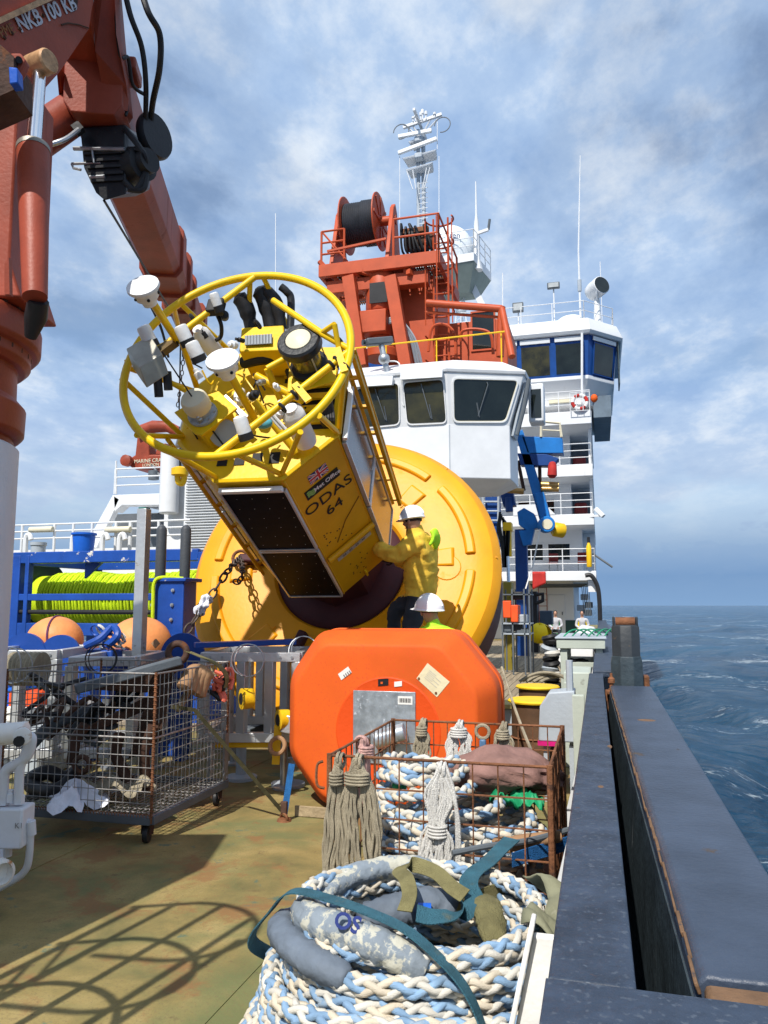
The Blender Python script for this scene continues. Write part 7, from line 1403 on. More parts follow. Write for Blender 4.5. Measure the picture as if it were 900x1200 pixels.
# blue ratchet strap to deck
t = thing('blue_ratchet_strap', 'blue ratchet strap pulled down to a deck ring beside orange float', 'strap', P(335, 950, 6.0))
a, b = P(342, 895, 6.15), G(333, 955, .05); mb = MB(); mb.strap([a, a.lerp(b, .5), b], .05, _R, .003); mb.build('webbing', strapblue, t)
mb = MB(); mb.torus(b + Vector((0, 0, -.02)), (.5, 1, .3), .035, .012, 14, 6); mb.lathe(G(333, 962, 0), (0, 0, 1), [(.06, 0), (.05, .02), (0, .03)], 14); mb.build('deck_ring', rusty, t)
mb = MB(); mb.box(b + Vector((0, 0, .06)), .05, .04, .09); mb.build('ratchet', rustdark, t, bevel=.006)
t = thing('olive_tie_strap', 'long olive webbing strap running from wire cage to the deck ring', 'strap', P(280, 880, 6))
a = P(228, 832, 5.95); b = G(330, 950, .06); mb = MB(); mb.strap([P(200, 828, 5.9), a, a.lerp(b, .3), a.lerp(b, .7), b], .030, (_R * .5 + _Z), .003); mb.build('webbing', pm('dark olive webbing', (.055, .048, .022), .85, var=.3, vs=12), t)  # one even tone, darker than the other olive webbing

# ================================================================== WIRE MESH CAGE (left)
def mesh_panel(mb, o, ux, L, z0, z1, nv, nh, r):
    for i in range(nv + 1):
        q = o + ux * (L * i / nv); mb.tube([q + Vector((0, 0, z0)), q + Vector((0, 0, z1))], r, 4, caps=False)
    for j in range(nh + 1):
        z = z0 + (z1 - z0) * j / nh; off = Vector((-ux.y, ux.x, 0)) * (r * 1.6); mb.tube([o + off + Vector((0, 0, z)), o + ux * L + off + Vector((0, 0, z))], r, 4, caps=False)
cg = thing('wire_cage', 'galvanised wire mesh cage trolley on castors standing on the green deck', 'cage', G(172, 985))
cA = G(174, 992) + Vector((0, .02, 0)); uy = Vector((-.02, 1, 0)).normalized(); ux = Vector((-1, -.02, 0)); LX, LY = 1.28, 1.2; zb3, zt3 = .20, 1.20
for nm, o, u, L, nv in (('front_mesh', cA, ux, LX, 22), ('side_mesh', cA, uy, LY, 20), ('rear_mesh', cA + uy * LY, ux, LX, 22), ('far_side_mesh', cA + ux * LX, uy, LY, 20)):
    mb = MB(); mesh_panel(mb, o, u, L, zb3, zt3, nv, 12, .0034); mb.build(nm, wire, cg, kind='stuff', smooth=0)
for o in (cA, cA + uy * LY, cA + ux * LX, cA + ux * LX + uy * LY):
    mb = MB(); mb.tube([o + Vector((0, 0, zb3 - .05)), o + Vector((0, 0, zt3 + .01))], .010, 8)
    for k in range(34): mb.torus(o + Vector((0, 0, zb3 + .03 * k)), (.2, .2, 1), .012, .0035, 8, 4)
    mb.build('corner_post', rusty, cg)
for o, u, L in ((cA, ux, LX), (cA, uy, LY), (cA + uy * LY, ux, LX), (cA + ux * LX, uy, LY)):
    mb = MB(); mb.beam(o + Vector((0, 0, zb3 - .03)), o + u * L + Vector((0, 0, zb3 - .03)), .05, .06); mb.build('base_rail', dulgrey, cg, bevel=.004)
    mb = MB(); mb.tube([o + Vector((0, 0, zt3)), o + u * L + Vector((0, 0, zt3))], .0075, 6); mb.tube([o + Vector((0, 0, (zt3 + zb3) / 2 + .04)), o + u * L + Vector((0, 0, (zt3 + zb3) / 2 + .04))], .008, 6); mb.build('rim_wire', wire, cg)
mb = MB()
for k in range(30): mb.tube([cA + ux * (LX * k / 29) + Vector((0, 0, zb3)), cA + ux * (LX * k / 29) + uy * LY + Vector((0, 0, zb3))], .004, 4)
for k in range(14): mb.tube([cA + uy * (LY * k / 13) + Vector((0, 0, zb3 - .006)), cA + uy * (LY * k / 13) + ux * LX + Vector((0, 0, zb3 - .006))], .004, 4)
mb.build('floor_mesh', wire, cg, kind='stuff', smooth=0)
mb = MB()
for k in range(52): q = cA + ux * (LX * k / 51) + Vector((0, -.012, zb3 + .0)); mb.torus(q, (1, 0, .3), .014, .004, 8, 4)
mb.build('spiral_binding', rusty, cg)
for o in (cA + ux * .06 + uy * .05, cA + uy * (LY - .08) + ux * .05, cA + ux * (LX - .06) + uy * .05, cA + ux * (LX - .06) + uy * (LY - .08)):
    c = Vector((o.x, o.y, .062)); mb = MB(); mb.lathe(c - Vector((.018, 0, 0)), (1, .25, 0), [(.02, 0), (.06, .0), (.062, .008), (.062, .03), (.06, .036), (.02, .036)], 18); mb.build('castor_wheel', black, cg)
    mb = MB(); mb.beam(c + Vector((-.03, 0, .0)), c + Vector((-.03, .01, .10)), .01, .05); mb.beam(c + Vector((.035, 0, .0)), c + Vector((.035, .01, .10)), .01, .05); mb.bb(c.x - .04, c.x + .045, c.y - .04, c.y + .05, .15, .165); mb.build('castor_fork', rustdark, cg)
# cage latch
mb = MB(); q = cA + uy * (LY - .08) + Vector((.01, 0, .35)); mb.bb(q.x, q.x + .02, q.y - .02, q.y + .05, q.z - .12, q.z + .25); mb.torus(q + Vector((.02, 0, -.1)), (1, 0, 0), .03, .006, 12, 6); mb.build('latch', wire, cg)
# contents: dark rusted towing fish / anchor
an = thing('rusted_chute', 'dark rusted steel towing arm with lifting eye lying in the wire cage', 'towing arm', P(190, 800, 6.3))
E1 = P(205, 764, 6.35); 
mb = MB(); mb.loft([[P(x, y, 6.1) for x, y in ((196, 772), (214, 774), (216, 782), (172, 812), (100, 808), (98, 804))], [P(x, y, 6.5) for x, y in ((198, 768), (214, 772), (214, 780), (172, 806), (110, 802), (108, 798))]]); mb.build('arm_plate', rustdark, an, bevel=.01)
mb = MB(); mb.beam(P(212, 774, 6.12), P(88, 808, 5.75), .10, .07); mb.build('arm_bar', dulgrey, an, bevel=.012)
mb = MB(); mb.torus(P(208, 765, 6.3), (.3, -1, .1), .075, .028, 26, 10); mb.build('lifting_eye', rustdark, an)
mb = MB(); mb.loft([[P(x, y, 6.15) for x, y in ((178, 800), (205, 786), (188, 870), (150, 890))], [P(x, y, 6.35) for x, y in ((178, 800), (205, 786), (188, 870), (150, 890))]]); mb.loft([[P(x, y, 6.2) for x, y in ((180, 812), (186, 826), (112, 858), (100, 852))], [P(x, y, 6.4) for x, y in ((180, 812), (186, 826), (112, 858), (100, 852))]]); mb.build('web_plate', rustdark, an, bevel=.01)
mb = MB()
for pts in (((100, 850), (88, 868), (84, 895)), ((180, 850), (168, 880), (172, 925)), ((140, 860), (135, 885), (150, 915))): mb.tube([P(x, y, 6.1) for x, y in pts], .045, 10)
mb.torus(P(96, 896, 6.0), (.2, -1, 0), .06, .02, 18, 8); mb.build('leg', rustdark, an)
mb = MB(); mb.tube(spline([P(30, 880, 6.2), P(60, 850, 6.3), P(90, 838, 6.4), P(120, 830, 6.4)], 6), .05, 10); mb.build('bent_pipe', dulgrey, an)
mb = MB(); mb.tube(spline([P(35, 915, 6.2), P(55, 905, 6.2), P(75, 912, 6.2), P(90, 905, 6.2), P(70, 925, 6.0), P(45, 925, 6.1)], 6, True), .06, 10, closed=True); tag(mb.build('dark_hose', black), 'thick black hose curled at the back of the wire cage floor', 'hose')
t = thing('cage_rag', 'pale crumpled rag lying on the wire cage floor', 'rag', P(88, 925, 5.75)); c = P(88, 932, 5.72); c.z = .235
mb = MB(); rs = random.Random(6)
def rg(u, v):
    a = 2 * math.pi * u; r = v * (.17 + .05 * math.sin(3 * a) + .03 * math.sin(7 * a + 1)); return c + Vector((r * 1.3 * math.cos(a), r * math.sin(a), .14 * (1 - v ** 1.5) * (1 + .3 * math.sin(5 * a + 4 * v)) + .03 * math.sin(9 * a + 6 * v) * v))
mb.grid(rg, 40, 12); mb.build('crumpled_cloth', ragm, t, smooth=60)
mb = MB(); c2 = P(135, 935, 5.9); c2.z = .25; mb.grid(lambda u, v: c2 + Vector((.55 * (u - .5), .3 * (v - .5), .06 + .04 * math.sin(12 * u + 5 * v) + .03 * math.sin(21 * v))), 20, 12); o = mb.build('grey_sheet', hemp, smooth=60); o.modifiers.new('thick', 'SOLIDIFY').thickness = .006; tag(o, 'grey rumpled sheet on the wire cage floor next to pale rag', 'sheet')
t = thing('brown_hides', 'tan leather pads bunched inside the sunny side of the wire cage', 'pads', P(222, 800, 6.2))
for k in range(4):
    p0, p1 = P(214 + 6 * k, 808 + 3 * k, 6.1 + .05 * k), P(232 + 5 * k, 786, 6.3); mb = MB(); mb.tube(spline([p0, p0.lerp(p1, .5) + Vector((0, 0, .05)), p1], 6), [.03] + [.06] * 11 + [.04], 10); mb.build('pad', leather, t)
mb = MB(); mb.tube([P(208, 832, 6.2), P(232, 790, 6.5)], .03, 8); mb.build('wood_pole', woodblk, t)
for i, (px, py) in enumerate(((262, 795), (256, 806))):
    t = thing('orange_tackle', ('knot of bright salmon lashing tape on the wire cage corner', 'lower salmon tape knot with black hooks on the wire cage corner')[i], 'lashing', P(px, py, 6.4)); rs = random.Random(30 + i); c = P(px, py, 6.45)
    for k in range(6): mb = MB(); mb.tube(spline([c + Vector((rs.uniform(-.07, .07), rs.uniform(-.05, .05), rs.uniform(-.1, .1))) for _ in range(4)], 5), .018, 6); mb.build('tape', pm('salmon tape %d%d' % (i, k), (.75, .16, .10), .6) if k % 3 else black, t)
mb = MB(); mb.strap(spline([P(217, 762, 6.3), P(232, 768, 6.3), P(250, 776, 6.3), P(262, 786, 6.35), P(266, 796, 6.4), P(264, 806, 6.4)], 6), .05, (_R * .4 + _F0), .003); tag(mb.build('olive_strap', strapol), 'olive strap looping from the lifting eye over the cage rim', 'strap')
t = thing('cage_clutter', 'dark hoses and blue cords tangled in the back of the wire cage', 'tangle', P(70, 830, 6.4)); rs = random.Random(77)
for k in range(12):
    c = P(rs.uniform(30, 165), rs.uniform(800, 870), rs.uniform(6.2, 6.6)); mb = MB(); mb.tube(spline([c + Vector((rs.uniform(-.2, .2), rs.uniform(-.15, .15), rs.uniform(-.15, .15))) for _ in range(5)], 6), .02, 6); mb.build('hose', (black, black, MATS['dark rusted steel'], dulgrey)[k % 4], t)

# ================================================================== RUSTY ROPE CAGE
rcg = thing('rope_cage', 'rusty steel mesh cage full of blue white rope beside the bulwark', 'cage', (-.85, 4.7, 0))
x0, x1, y0, y1 = -1.44, -.27, 4.06, 5.40; zr0, zr1 = .12, .89
def rpanel(a, b, nv, nm, skip=()):
    a = Vector(a); b = Vector(b); u = b - a; mb = MB()
    for i in range(1, nv): q = a + u * (i / nv); mb.tube([q + Vector((0, 0, zr0)), q + Vector((0, 0, zr1))], .0042, 5)
    for z in (.28, .43, .58, .73): mb.tube([a + Vector((0, .008, z)), b + Vector((0, .008, z))], .005, 5)
    mb.build(nm, rusty, rcg, kind='stuff')
    for z in (zr0, zr1): mb = MB(); mb.tube([a + Vector((0, 0, z)), b + Vector((0, 0, z))], .008, 8); mb.build('rim_bar', rusty, rcg)
rpanel((x0, y0, 0), (x1, y0, 0), 9, 'front_mesh'); rpanel((x0, y1, 0), (x1, y1, 0), 12, 'rear_mesh'); rpanel((x0, y0, 0), (x0, y1, 0), 14, 'side_mesh'); rpanel((x1, y0, 0), (x1, y1, 0), 22, 'side_mesh')
for x in (x0, x1):
    for y in (y0, y1): MB().cyl((x, y, .0), (x, y, zr1 + .01), .016, n=8).build('corner_post', rusty, rcg)
mb = MB(); mb.bb(x0, x1, y0, y1, .085, .115); mb.build('floor_tray', rustdark, rcg)
for k in range(5): y = y0 + .1 + .28 * k; MB().bb(x1 - .01, x1 + .012, y, y + .05, .1, zr1).build('side_slat', rusty, rcg)
mb = MB(); mb.tube(spline([(x0 - .03, y0 - .02, .86), (x0 - .06, y0 - .03, .84), (x0 - .06, y0 - .03, .74), (x0 - .02, y0 - .02, .72)], 5), .008, 6); mb.build('hinge_hook', rusty, rcg)

# ---- plaited rope
def resample(pts, step):
    out = [pts[0]]; acc = 0.0
    for a, b in zip(pts[:-1], pts[1:]):
        L = (b - a).length
        if L < 1e-9: continue
        t = step - acc
        while t <= L: out.append(a.lerp(b, t / L)); t += step
        acc = (acc + L) % step if False else L - (t - step)
    return out
def plait(pts, R, parent, upv=Vector((0, 0, 1)), pitch=None, seg=7, centre=None):
    """three strands plaited along pts; R = overall half width"""
    pitch = pitch or R * 6.6; step = pitch / 12; ps = resample(pts, step); n = len(ps); k = 2 * math.pi / pitch
    for s, m in enumerate((rb_blue, rb_white, rb_tan)):
        line = []; rr = []
        for i, p in enumerate(ps):
            T = (ps[min(i + 1, n - 1)] - ps[max(i - 1, 0)]).normalized(); o = (p - centre) if centre is not None else Vector((0, 0, 1)); o = Vector((o.x, o.y, 0)); o = o.normalized() * .8 + upv * .6
            n_ = (o - T * o.dot(T)).normalized(); b = T.cross(n_); a = k * i * step + s * 2.0944
            line.append(p + b * (R * .58 * math.sin(a)) + n_ * (R * .36 * math.sin(2 * a))); rr.append(R * (.47 + .04 * math.sin(2 * a + 1)))
        mb = MB(); mb.tube(line, rr, seg); mb.build('strand', m, parent, smooth=80)
def plait8(pts, R, parent, centre, pitch=None):
    """eight strand plaited mooring rope: four strands turn each way and pass over and under"""
    pitch = pitch or R * 8.6; step = pitch / 15; ps = resample(pts, step); n = len(ps); w = 2 * math.pi / pitch; fr_ = []
    for i, p in enumerate(ps):
        T = (ps[min(i + 1, n - 1)] - ps[max(i - 1, 0)]).normalized(); o = p - centre; o = Vector((o.x, o.y, 0)).normalized() * .8 + Vector((0, 0, .6)); n_ = (o - T * o.dot(T)).normalized(); fr_.append((p, n_, T.cross(n_)))
    for q in range(8):
        sgn = 1 if q < 4 else -1; line = []; j = q % 4; m = (rb_blue, rb_white, rb_blue, rb_tan, rb_white, rb_tan, rb_white, rb_blue)[q]
        for i, (p, n_, b) in enumerate(fr_):
            s_ = i * step; a = sgn * w * s_ + j * math.pi / 2 + (math.pi / 4 if sgn < 0 else 0); jn = .07 * mnoise.noise(Vector((s_ * 9, q * 3.1, 0))); r = R * .62 * (1 + sgn * .20 * math.cos(4 * w * s_ - math.pi / 2) + jn); a += jn * 1.5; line.append(p + n_ * (r * math.cos(a)) + b * (r * math.sin(a)))
        mb = MB(); mb.tube(line, [R * (.345 + .06 * mnoise.noise(Vector((i * step * 14, q * 5.7, 2)))) for i in range(n)], 6); mb.build('strand', m, parent, smooth=80)
def loops(spec, n=40, jit=.012, seed=1):
    """spec: list of (cx, cy, rx, ry, z) per turn, interpolated along a continuous spiral"""
    rj = random.Random(seed); ph = [rj.uniform(0, 6.28) for _ in range(6)]; pts = []
    for t in range(len(spec) - 1):
        for i in range(n):
            u = i / n; s = u * u * (3 - 2 * u); v = [a + (b - a) * s for a, b in zip(spec[t], spec[t + 1])]; a = 2 * math.pi * u; A2 = a + t * 6.283
            w = jit * (math.sin(3 * a + ph[0] + t) + .7 * math.sin(5 * a + ph[1] * t)); pts.append(Vector((v[0] + (v[2] + w) * math.cos(a), v[1] + (v[3] + w) * math.sin(a), max(.05, v[4] + .8 * jit * math.sin(2 * a + ph[2] + 2 * t)))))
    return pts
# big coil in the foreground
cc_ = G(497, 1066, .55); 
cl = thing('mooring_rope_coil', 'thick plaited blue white and tan mooring rope coiled in the foreground by the bulwark', 'rope coil', (cc_.x, cc_.y, 0))
gx, gy = cc_.x, cc_.y
def stack(r, z0, z1, n, dx=0.0, dy=0.0):
    rq = random.Random(int(r * 1000)); return [(gx + dx * (1 - k / max(1, n - 1)) + rq.uniform(-.012, .012), gy + dy * (1 - k / max(1, n - 1)) + rq.uniform(-.012, .012), r + rq.uniform(-.012, .012), r + rq.uniform(-.012, .012), z0 + (z1 - z0) * k / max(1, n - 1)) for k in range(n)]
plait8(loops(stack(.50, .05, .50, 9, -.03, -.04) + stack(.44, .57, .57, 2), 48, .012, 4), .037, cl, Vector((gx, gy, 0)))
plait8(loops(stack(.575, .05, .40, 7, -.05, -.06), 48, .014, 9), .037, cl, Vector((gx, gy, 0)))
plait8(loops(stack(.645, .04, .20, 4, -.05, -.08), 48, .014, 15), .037, cl, Vector((gx, gy, 0)))
plait8(loops(stack(.42, .08, .55, 8), 48, .012, 12), .037, cl, Vector((gx, gy, 0)))
def cpt(a, r, z): return Vector((gx + r * math.cos(rad(a)), gy + r * math.sin(rad(a)), z))
def sleeve(pts, r0, m, nm, lab, seed, fl=.85):
    rj = random.Random(seed); pts = spline(pts, 10); n = len(pts); mb = MB(); rings = []
    X, Y, _ = basis(pts[1] - pts[0])
    for i, p in enumerate(pts):
        T = (pts[min(i + 1, n - 1)] - pts[max(i - 1, 0)]).normalized(); X = (X - T * X.dot(T)).normalized(); Y = T.cross(X); r = r0 * (1 - .35 * abs(2 * i / (n - 1) - 1) ** 4); ring_ = []
        for k in range(24):
            a = 2 * math.pi * k / 24; q = 1 + .15 * mnoise.noise(Vector((3 * math.cos(a) + seed, 3 * math.sin(a), i * .55))) + .15 * mnoise.noise(Vector((7 * math.cos(a), 7 * math.sin(a) + seed, i * 1.2))); d = (X * math.cos(a) + Y * math.sin(a)) * r * q; d.z *= fl; ring_.append(p + d)
        rings.append(ring_)
    mb.loft(rings); o = mb.build(nm, m, None, smooth=70); tag(o, lab, 'canvas sleeve', 'chafe sleeves on the mooring rope'); return o
sl1 = sleeve([cpt(190, .44, .55), cpt(213, .45, .585), cpt(235, .44, .60), cpt(255, .43, .595), cpt(272, .44, .57), cpt(284, .46, .54)], .062, canvas, 'canvas_sleeve', 'blotched grey canvas sleeve with blue letters on top of the coil near side', 3)
sleeve([cpt(188, .52, .50), cpt(206, .535, .52), cpt(224, .53, .525), cpt(240, .525, .52), cpt(254, .51, .50)], .056, canvas2, 'canvas_sleeve', 'slate canvas sleeve lying just below the lettered sleeve on the coil', 5)
sleeve([cpt(176, .44, .53), cpt(155, .43, .56), cpt(130, .42, .575), cpt(108, .42, .57), cpt(94, .42, .54)], .052, canvas, 'canvas_sleeve', 'mottled canvas sleeve wrapped round the far left side of the coil', 7)
sleeve([cpt(175, .26, .47), cpt(140, .18, .49), cpt(95, .17, .51), cpt(65, .20, .48)], .075, canvas2, 'canvas_sleeve', 'slate tarpaulin roll stuffed in the middle of the coil', 11)
sleeve([cpt(55, .30, .5), cpt(30, .25, .55), cpt(0, .25, .55), cpt(-20, .3, .5)], .055, strapol, 'canvas_sleeve', 'olive strap roll inside the right of the coil', 13, .5)
dtx = (cpt(262, .46, .7) - cpt(240, .46, .7)).normalized(); pO = cpt(250, .470, .650)
pO2 = pO; nrm_ = (_C - pO).normalized(); ux_ = (dtx - nrm_ * dtx.dot(nrm_)).normalized(); uy_ = nrm_.cross(ux_)
text('OS', 'lettering', blueink, pO + nrm_ * .012, ux_, uy_, .07, sl1, depth=.006, bold=.002)
mb = MB(); fa = [(cpt(-30 + 75 * u, .40 + .17 * v, .60 - .10 * v + .035 * math.sin(11 * u + 3 * v) + .02 * math.sin(23 * u))) for u in (0,) for v in (0,)]
mb.grid(lambda u, v: cpt(-28 + 62 * u, .44 + .19 * v - .03 * math.sin(7 * u), .615 - .11 * v * v + .03 * math.sin(9 * u + 4 * v) + .012 * math.sin(25 * u)), 26, 10); o = mb.build('olive_flap', olive, smooth=60); o.modifiers.new('thick', 'SOLIDIFY').thickness = .006; tag(o, 'ragged olive canvas flap lying over the right side of the coil', 'canvas')
# straps over the coil
def strap(pts, side, nm, lab, m=strapm, w=.055): mb = MB(); mb.strap(spline(pts, 8), w, side, .0025); tag(mb.build(nm, m, smooth=60), lab, 'strap', 'webbing straps on the coil')
up_ = Vector((0, 0, 1))
strap([G(304, 1210, .05), G(312, 1170, .12), G(330, 1130, .24), cpt(192, .66, .42), cpt(196, .58, .55), cpt(205, .50, .645), cpt(228, .40, .665), cpt(255, .39, .665), cpt(275, .43, .645), cpt(288, .49, .59), cpt(296, .55, .52), cpt(300, .60, .42), cpt(302, .65, .25)], (_R * .35 + _F0), 'teal_strap', 'long teal webbing strap running across the front of the coil')
strap([P(600, 983, 3.5), P(588, 994, 3.4), P(572, 1010, 3.25), P(556, 1022, 3.15), P(549, 1035, 3.05), P(556, 1052, 2.98), P(550, 1064, 2.9), P(530, 1072, 2.86), P(505, 1074, 2.84), P(488, 1070, 2.84)], (_R * .85 + _F * .5), 'teal_strap', 'twisted teal strap standing up from the middle of the coil', w=.075)
strap([P(474, 1068, 2.86), P(480, 1048, 2.92), P(476, 1030, 3.0), P(468, 1020, 3.1), P(482, 1013, 3.15), P(510, 1022, 3.1), P(530, 1040, 3.0), P(545, 1050, 2.95)], (_R * .9 + _U * .3), 'olive_strap', 'olive webbing strap looped over the slate tarpaulin roll', strapol, .06)
strap([P(520, 1065, 3.05), P(545, 1058, 3.1), P(575, 1046, 3.15), P(592, 1042, 3.2)], (_U), 'olive_strap', 'short olive strap lying flat right of the twisted strap', strapol, .06)
strap([P(600, 1008, 3.85), P(625, 1000, 3.9), P(650, 993, 3.95), P(672, 986, 4.0)], (_U + _R * .2), 'blue_strap', 'blue strap lying across to the bulwark behind the coil', strapblue, .075)
mb = MB(); mb.tube(spline([P(530, 1000, 3.8), P(570, 992, 3.85), P(620, 985, 3.9), P(668, 972, 4.0)], 6), .016, 8); tag(mb.build('dark_bar', dulgrey), 'dark thin bar lying from the coil to the bulwark above blue strap', 'bar')
q = P(490, 1068, 2.98); mb = MB(); mb.cyl(q, q + _R * .05, .03, n=14); tag(mb.build('plastic_bung', bluetub), 'bright blue plastic cap deep in the coil', 'cap')
t = thing('tan_glove', 'worn tan leather glove resting on the rope cage edge', 'glove', P(620, 990, 3.95)); c = P(612, 990, 3.95)
mb = MB(); mb.tube(spline([c + _R * -.07, c + _R * .05 + _U * .02, c + _R * .2 + _U * .045], 5), [.03, .035, .04, .04, .04, .038, .036, .034, .03, .03, .026], 10); mb.build('cuff', leather, t)
for k in range(4): mb = MB(); mb.tube(spline([c + _R * -.05 + _U * (.02 * k - .03), c + _R * (-.11 - .01 * k) + _U * (.02 * k - .035), c + _R * -.13 + _U * (.018 * k - .06)], 4), .013, 8); mb.build('finger', leather, t)
# ropes inside the cage
ic = thing('caged_rope', 'blue and white plaited rope coiled loosely inside the rusty cage', 'rope coil', (-.95, 4.6, .12))
ix, iy = -.98, 4.62
sp3 = [(ix + .12, iy, .47, .42, .16), (ix + .1, iy, .49, .45, .24), (ix + .14, iy - .03, .46, .42, .33), (ix + .12, iy, .47, .44, .42), (ix + .14, iy, .44, .40, .50), (ix + .05, iy, .36, .36, .57), (ix - .05, iy + .05, .28, .30, .64), (ix - .08, iy + .05, .25, .26, .72), (ix - .08, iy + .08, .22, .22, .78)]
plait(loops(sp3, 40, .016, 2), .036, ic, centre=Vector((ix, iy, 0)), seg=6)
sp4 = [(ix + .16, iy - .05, .43, .38, .20), (ix + .16, iy - .05, .40, .36, .30), (ix + .20, iy - .04, .44, .40, .38), (ix + .22, iy - .06, .42, .38, .46)]
plait(loops(sp4, 40, .02, 6), .036, ic, centre=Vector((ix, iy, 0)), seg=6)
t = thing('cage_sack', 'brown sack lying on the rope inside the rusty cage', 'sack', (-.5, 4.7, .6)); c = P(588, 905, 4.75)
def sk(u, v):
    a = 2 * math.pi * u; th = math.pi * v; nrm2 = Vector((math.sin(th) * math.cos(a), math.sin(th) * math.sin(a), math.cos(th))); q = Vector((nrm2.x * .36, nrm2.y * .26, nrm2.z * .13)); k = 1 + .16 * mnoise.noise(nrm2 * 2.2) + .09 * mnoise.noise(nrm2 * 6); q *= k; q.z += .06 * math.cos(2.2 * q.x * 3) * .5; return c + q
mb = MB(); mb.grid(sk, 44, 24); mb.build('sack_body', sack, t, smooth=70)
t = thing('green_sheet', 'crumpled green plastic sheet under the brown sack in the rope cage', 'sheet', P(605, 930, 4.5)); c = P(606, 932, 4.5)
mb = MB(); mb.grid(lambda u, v: c + Vector((.30 * (u - .5), .22 * (v - .5), .025 * math.sin(9 * u + 3 * v) + .022 * math.sin(17 * v + 5 * u) + .016 * math.sin(31 * u + 11 * v) - .03 * abs(2 * u - 1))), 22, 16); o = mb.build('sheet_body', greencl, t, smooth=60); o.modifiers.new('thick', 'SOLIDIFY').thickness = .004
q = P(468, 921, 4.5); tag(MB().sph(q, .045, 12, 8, sc=(1, 1, .8)).build('green_float', greencl), 'small green float wedged in the caged rope at left', 'float')
tag(MB().tube(spline([P(545, 915, 4.9), P(575, 915, 4.8), P(600, 920, 4.7), P(640, 922, 4.7)], 6), .05, 10).build('cream_rope_bight', rb_tan), 'thick cream rope bight under the brown sack', 'rope')
# hanks of thin rope on the cage
def hank(top, L, wd, nl, r, m, lab, seed, lean=0.0, wrap=None, out=Vector((0, -1, 0)), axis=Vector((1, 0, 0)), grp='rope hanks hung on the rusty cage'):
    rj = random.Random(seed); t = thing('rope_hank', lab, 'rope', top, group=grp); mb = MB(); ly = 2
    for k in range(nl):
        w = wd * (.10 + .90 * (k // ly + .5) / (nl / ly)) * rj.uniform(.93, 1.05); l = L * rj.uniform(.90, 1.0) * (.86 + .14 * w / wd); o = out * (.012 + .019 * (k % ly) + rj.uniform(0, .012)); pts = []; wob = rj.uniform(0, 6)
        vb = 1 - .5 * w / l
        for j in range(40):
            a = 2 * math.pi * j / 40; v = (1 - math.cos(a)) / 2; s_ = 1.0
            if v < .38: s_ = .14 + .86 * math.sin(math.pi / 2 * v / .38) ** 1.3
            if v > vb: s_ *= math.sqrt(max(0, 1 - ((v - vb) / (1 - vb)) ** 2))
            if wrap: s_ *= 1 - .62 * math.exp(-((v - wrap) / .13) ** 2)
            pts.append(top + axis * (w / 2 * math.copysign(1, math.sin(a) + 1e-9) * s_ + .014 * math.sin(7 * v + wob) * v + .006 * math.sin(19 * v + 2 * wob) + lean * v) + Vector((0, 0, -l * v)) + o * (.5 + .8 * v))
        mb.tube(pts, r, 6, closed=True)
    mb.build('loop_bundle', m, t)
    mb = MB(); zz_ = wrap or .10; ww_ = .30 if not wrap else .26
    for k in range(4): c = top + Vector((0, 0, -L * zz_ - .016 * k)) + out * .034 + axis * lean * zz_; mb.tube([c + axis * (wd * ww_ * math.cos(2 * math.pi * i / 16)) + out * (.038 * math.sin(2 * math.pi * i / 16)) for i in range(16)], r, 6, closed=True)
    mb.build('lashing_turns', m, t)
    mb = MB(); mb.torus(top + Vector((0, .0, -.01)), axis, .03, r * 1.1, 14, 6); mb.torus(top + Vector((0, .0, -.02)) + axis * .02, axis, .036, r * 1.1, 14, 6); mb.build('hitch', m, t)
    return t
hank(Vector((x0 + .06, y0 - .02, zr1)), .84, .105, 9, .0078, hemp, 'long beige rope hank hanging at the left front corner of rusty cage', 1, lean=-.03)
hank(Vector((x0 + .17, y0 - .03, zr1)), .76, .21, 16, .0078, hemp, 'fat beige rope hank, second from the left front corner of rusty cage', 2, lean=.05)
hank(Vector((x0 + .62, y0 - .02, zr1 - .02)), .58, .17, 17, .008, whiterope, 'white rope hank hanging in the middle of the cage front', 3, lean=-.03, wrap=.5)
MB_ = MB(); MB_.tube(spline([(x0 + .64, y0 - .03, zr1), (x0 + .70, y0 - .05, zr1 - .2), (x0 + .70, y0 - .05, zr1 - .65)], 6), .009, 6); MB_.tube(spline([(x0 + .60, y0 - .03, zr1), (x0 + .67, y0 - .05, zr1 - .12), (x0 + .715, y0 - .05, zr1 - .3), (x0 + .71, y0 - .05, zr1 - .7)], 6), .009, 6); tag(MB_.build('loose_rope_end', whiterope), 'loose white rope end hanging right of the white hank', 'rope')
hank(Vector((x0 + .22, y1 - .03, zr1)), .36, .10, 8, .010, hemp, 'beige rope hank on the rear cage rail in front of steel plate', 4)
hank(Vector((x0 + .48, y1 - .03, zr1)), .34, .17, 12, .009, whiterope, 'white rope hank on the rear cage rail against the orange float', 5)
hank(Vector((x0 + .78, y1 - .03, zr1)), .34, .12, 9, .009, hemp, 'grey rope hank on the rear cage rail near the bollards', 6)
hank(Vector((x0 + .02, y0 + .5, zr1)), .40, .16, 10, .011, pm('red fleck rope', (.42, .25, .22), .85, var=.5, vs=40), 'reddish rope hank hung inside the left side of the cage', 8, out=Vector((1, 0, 0)), axis=Vector((0, 1, 0)))
t = thing('shackle_hanger', 'tan strop with a blue bottle screw hung on the rear cage rail', 'strop', (x0 + .63, y1, .8)); q = Vector((x0 + .64, y1 - .03, zr1)); mb = MB(); mb.torus(q - Vector((0, 0, .05)), (0, 1, .1), .045, .012, 18, 6); mb.build('ring', hemp, t); mb = MB(); mb.bb(q.x - .022, q.x + .022, q.y - .02, q.y + .02, q.z - .28, q.z - .10); mb.build('bottle_screw', pm('steel blue', (.08, .16, .28), .4), t, bevel=.01)
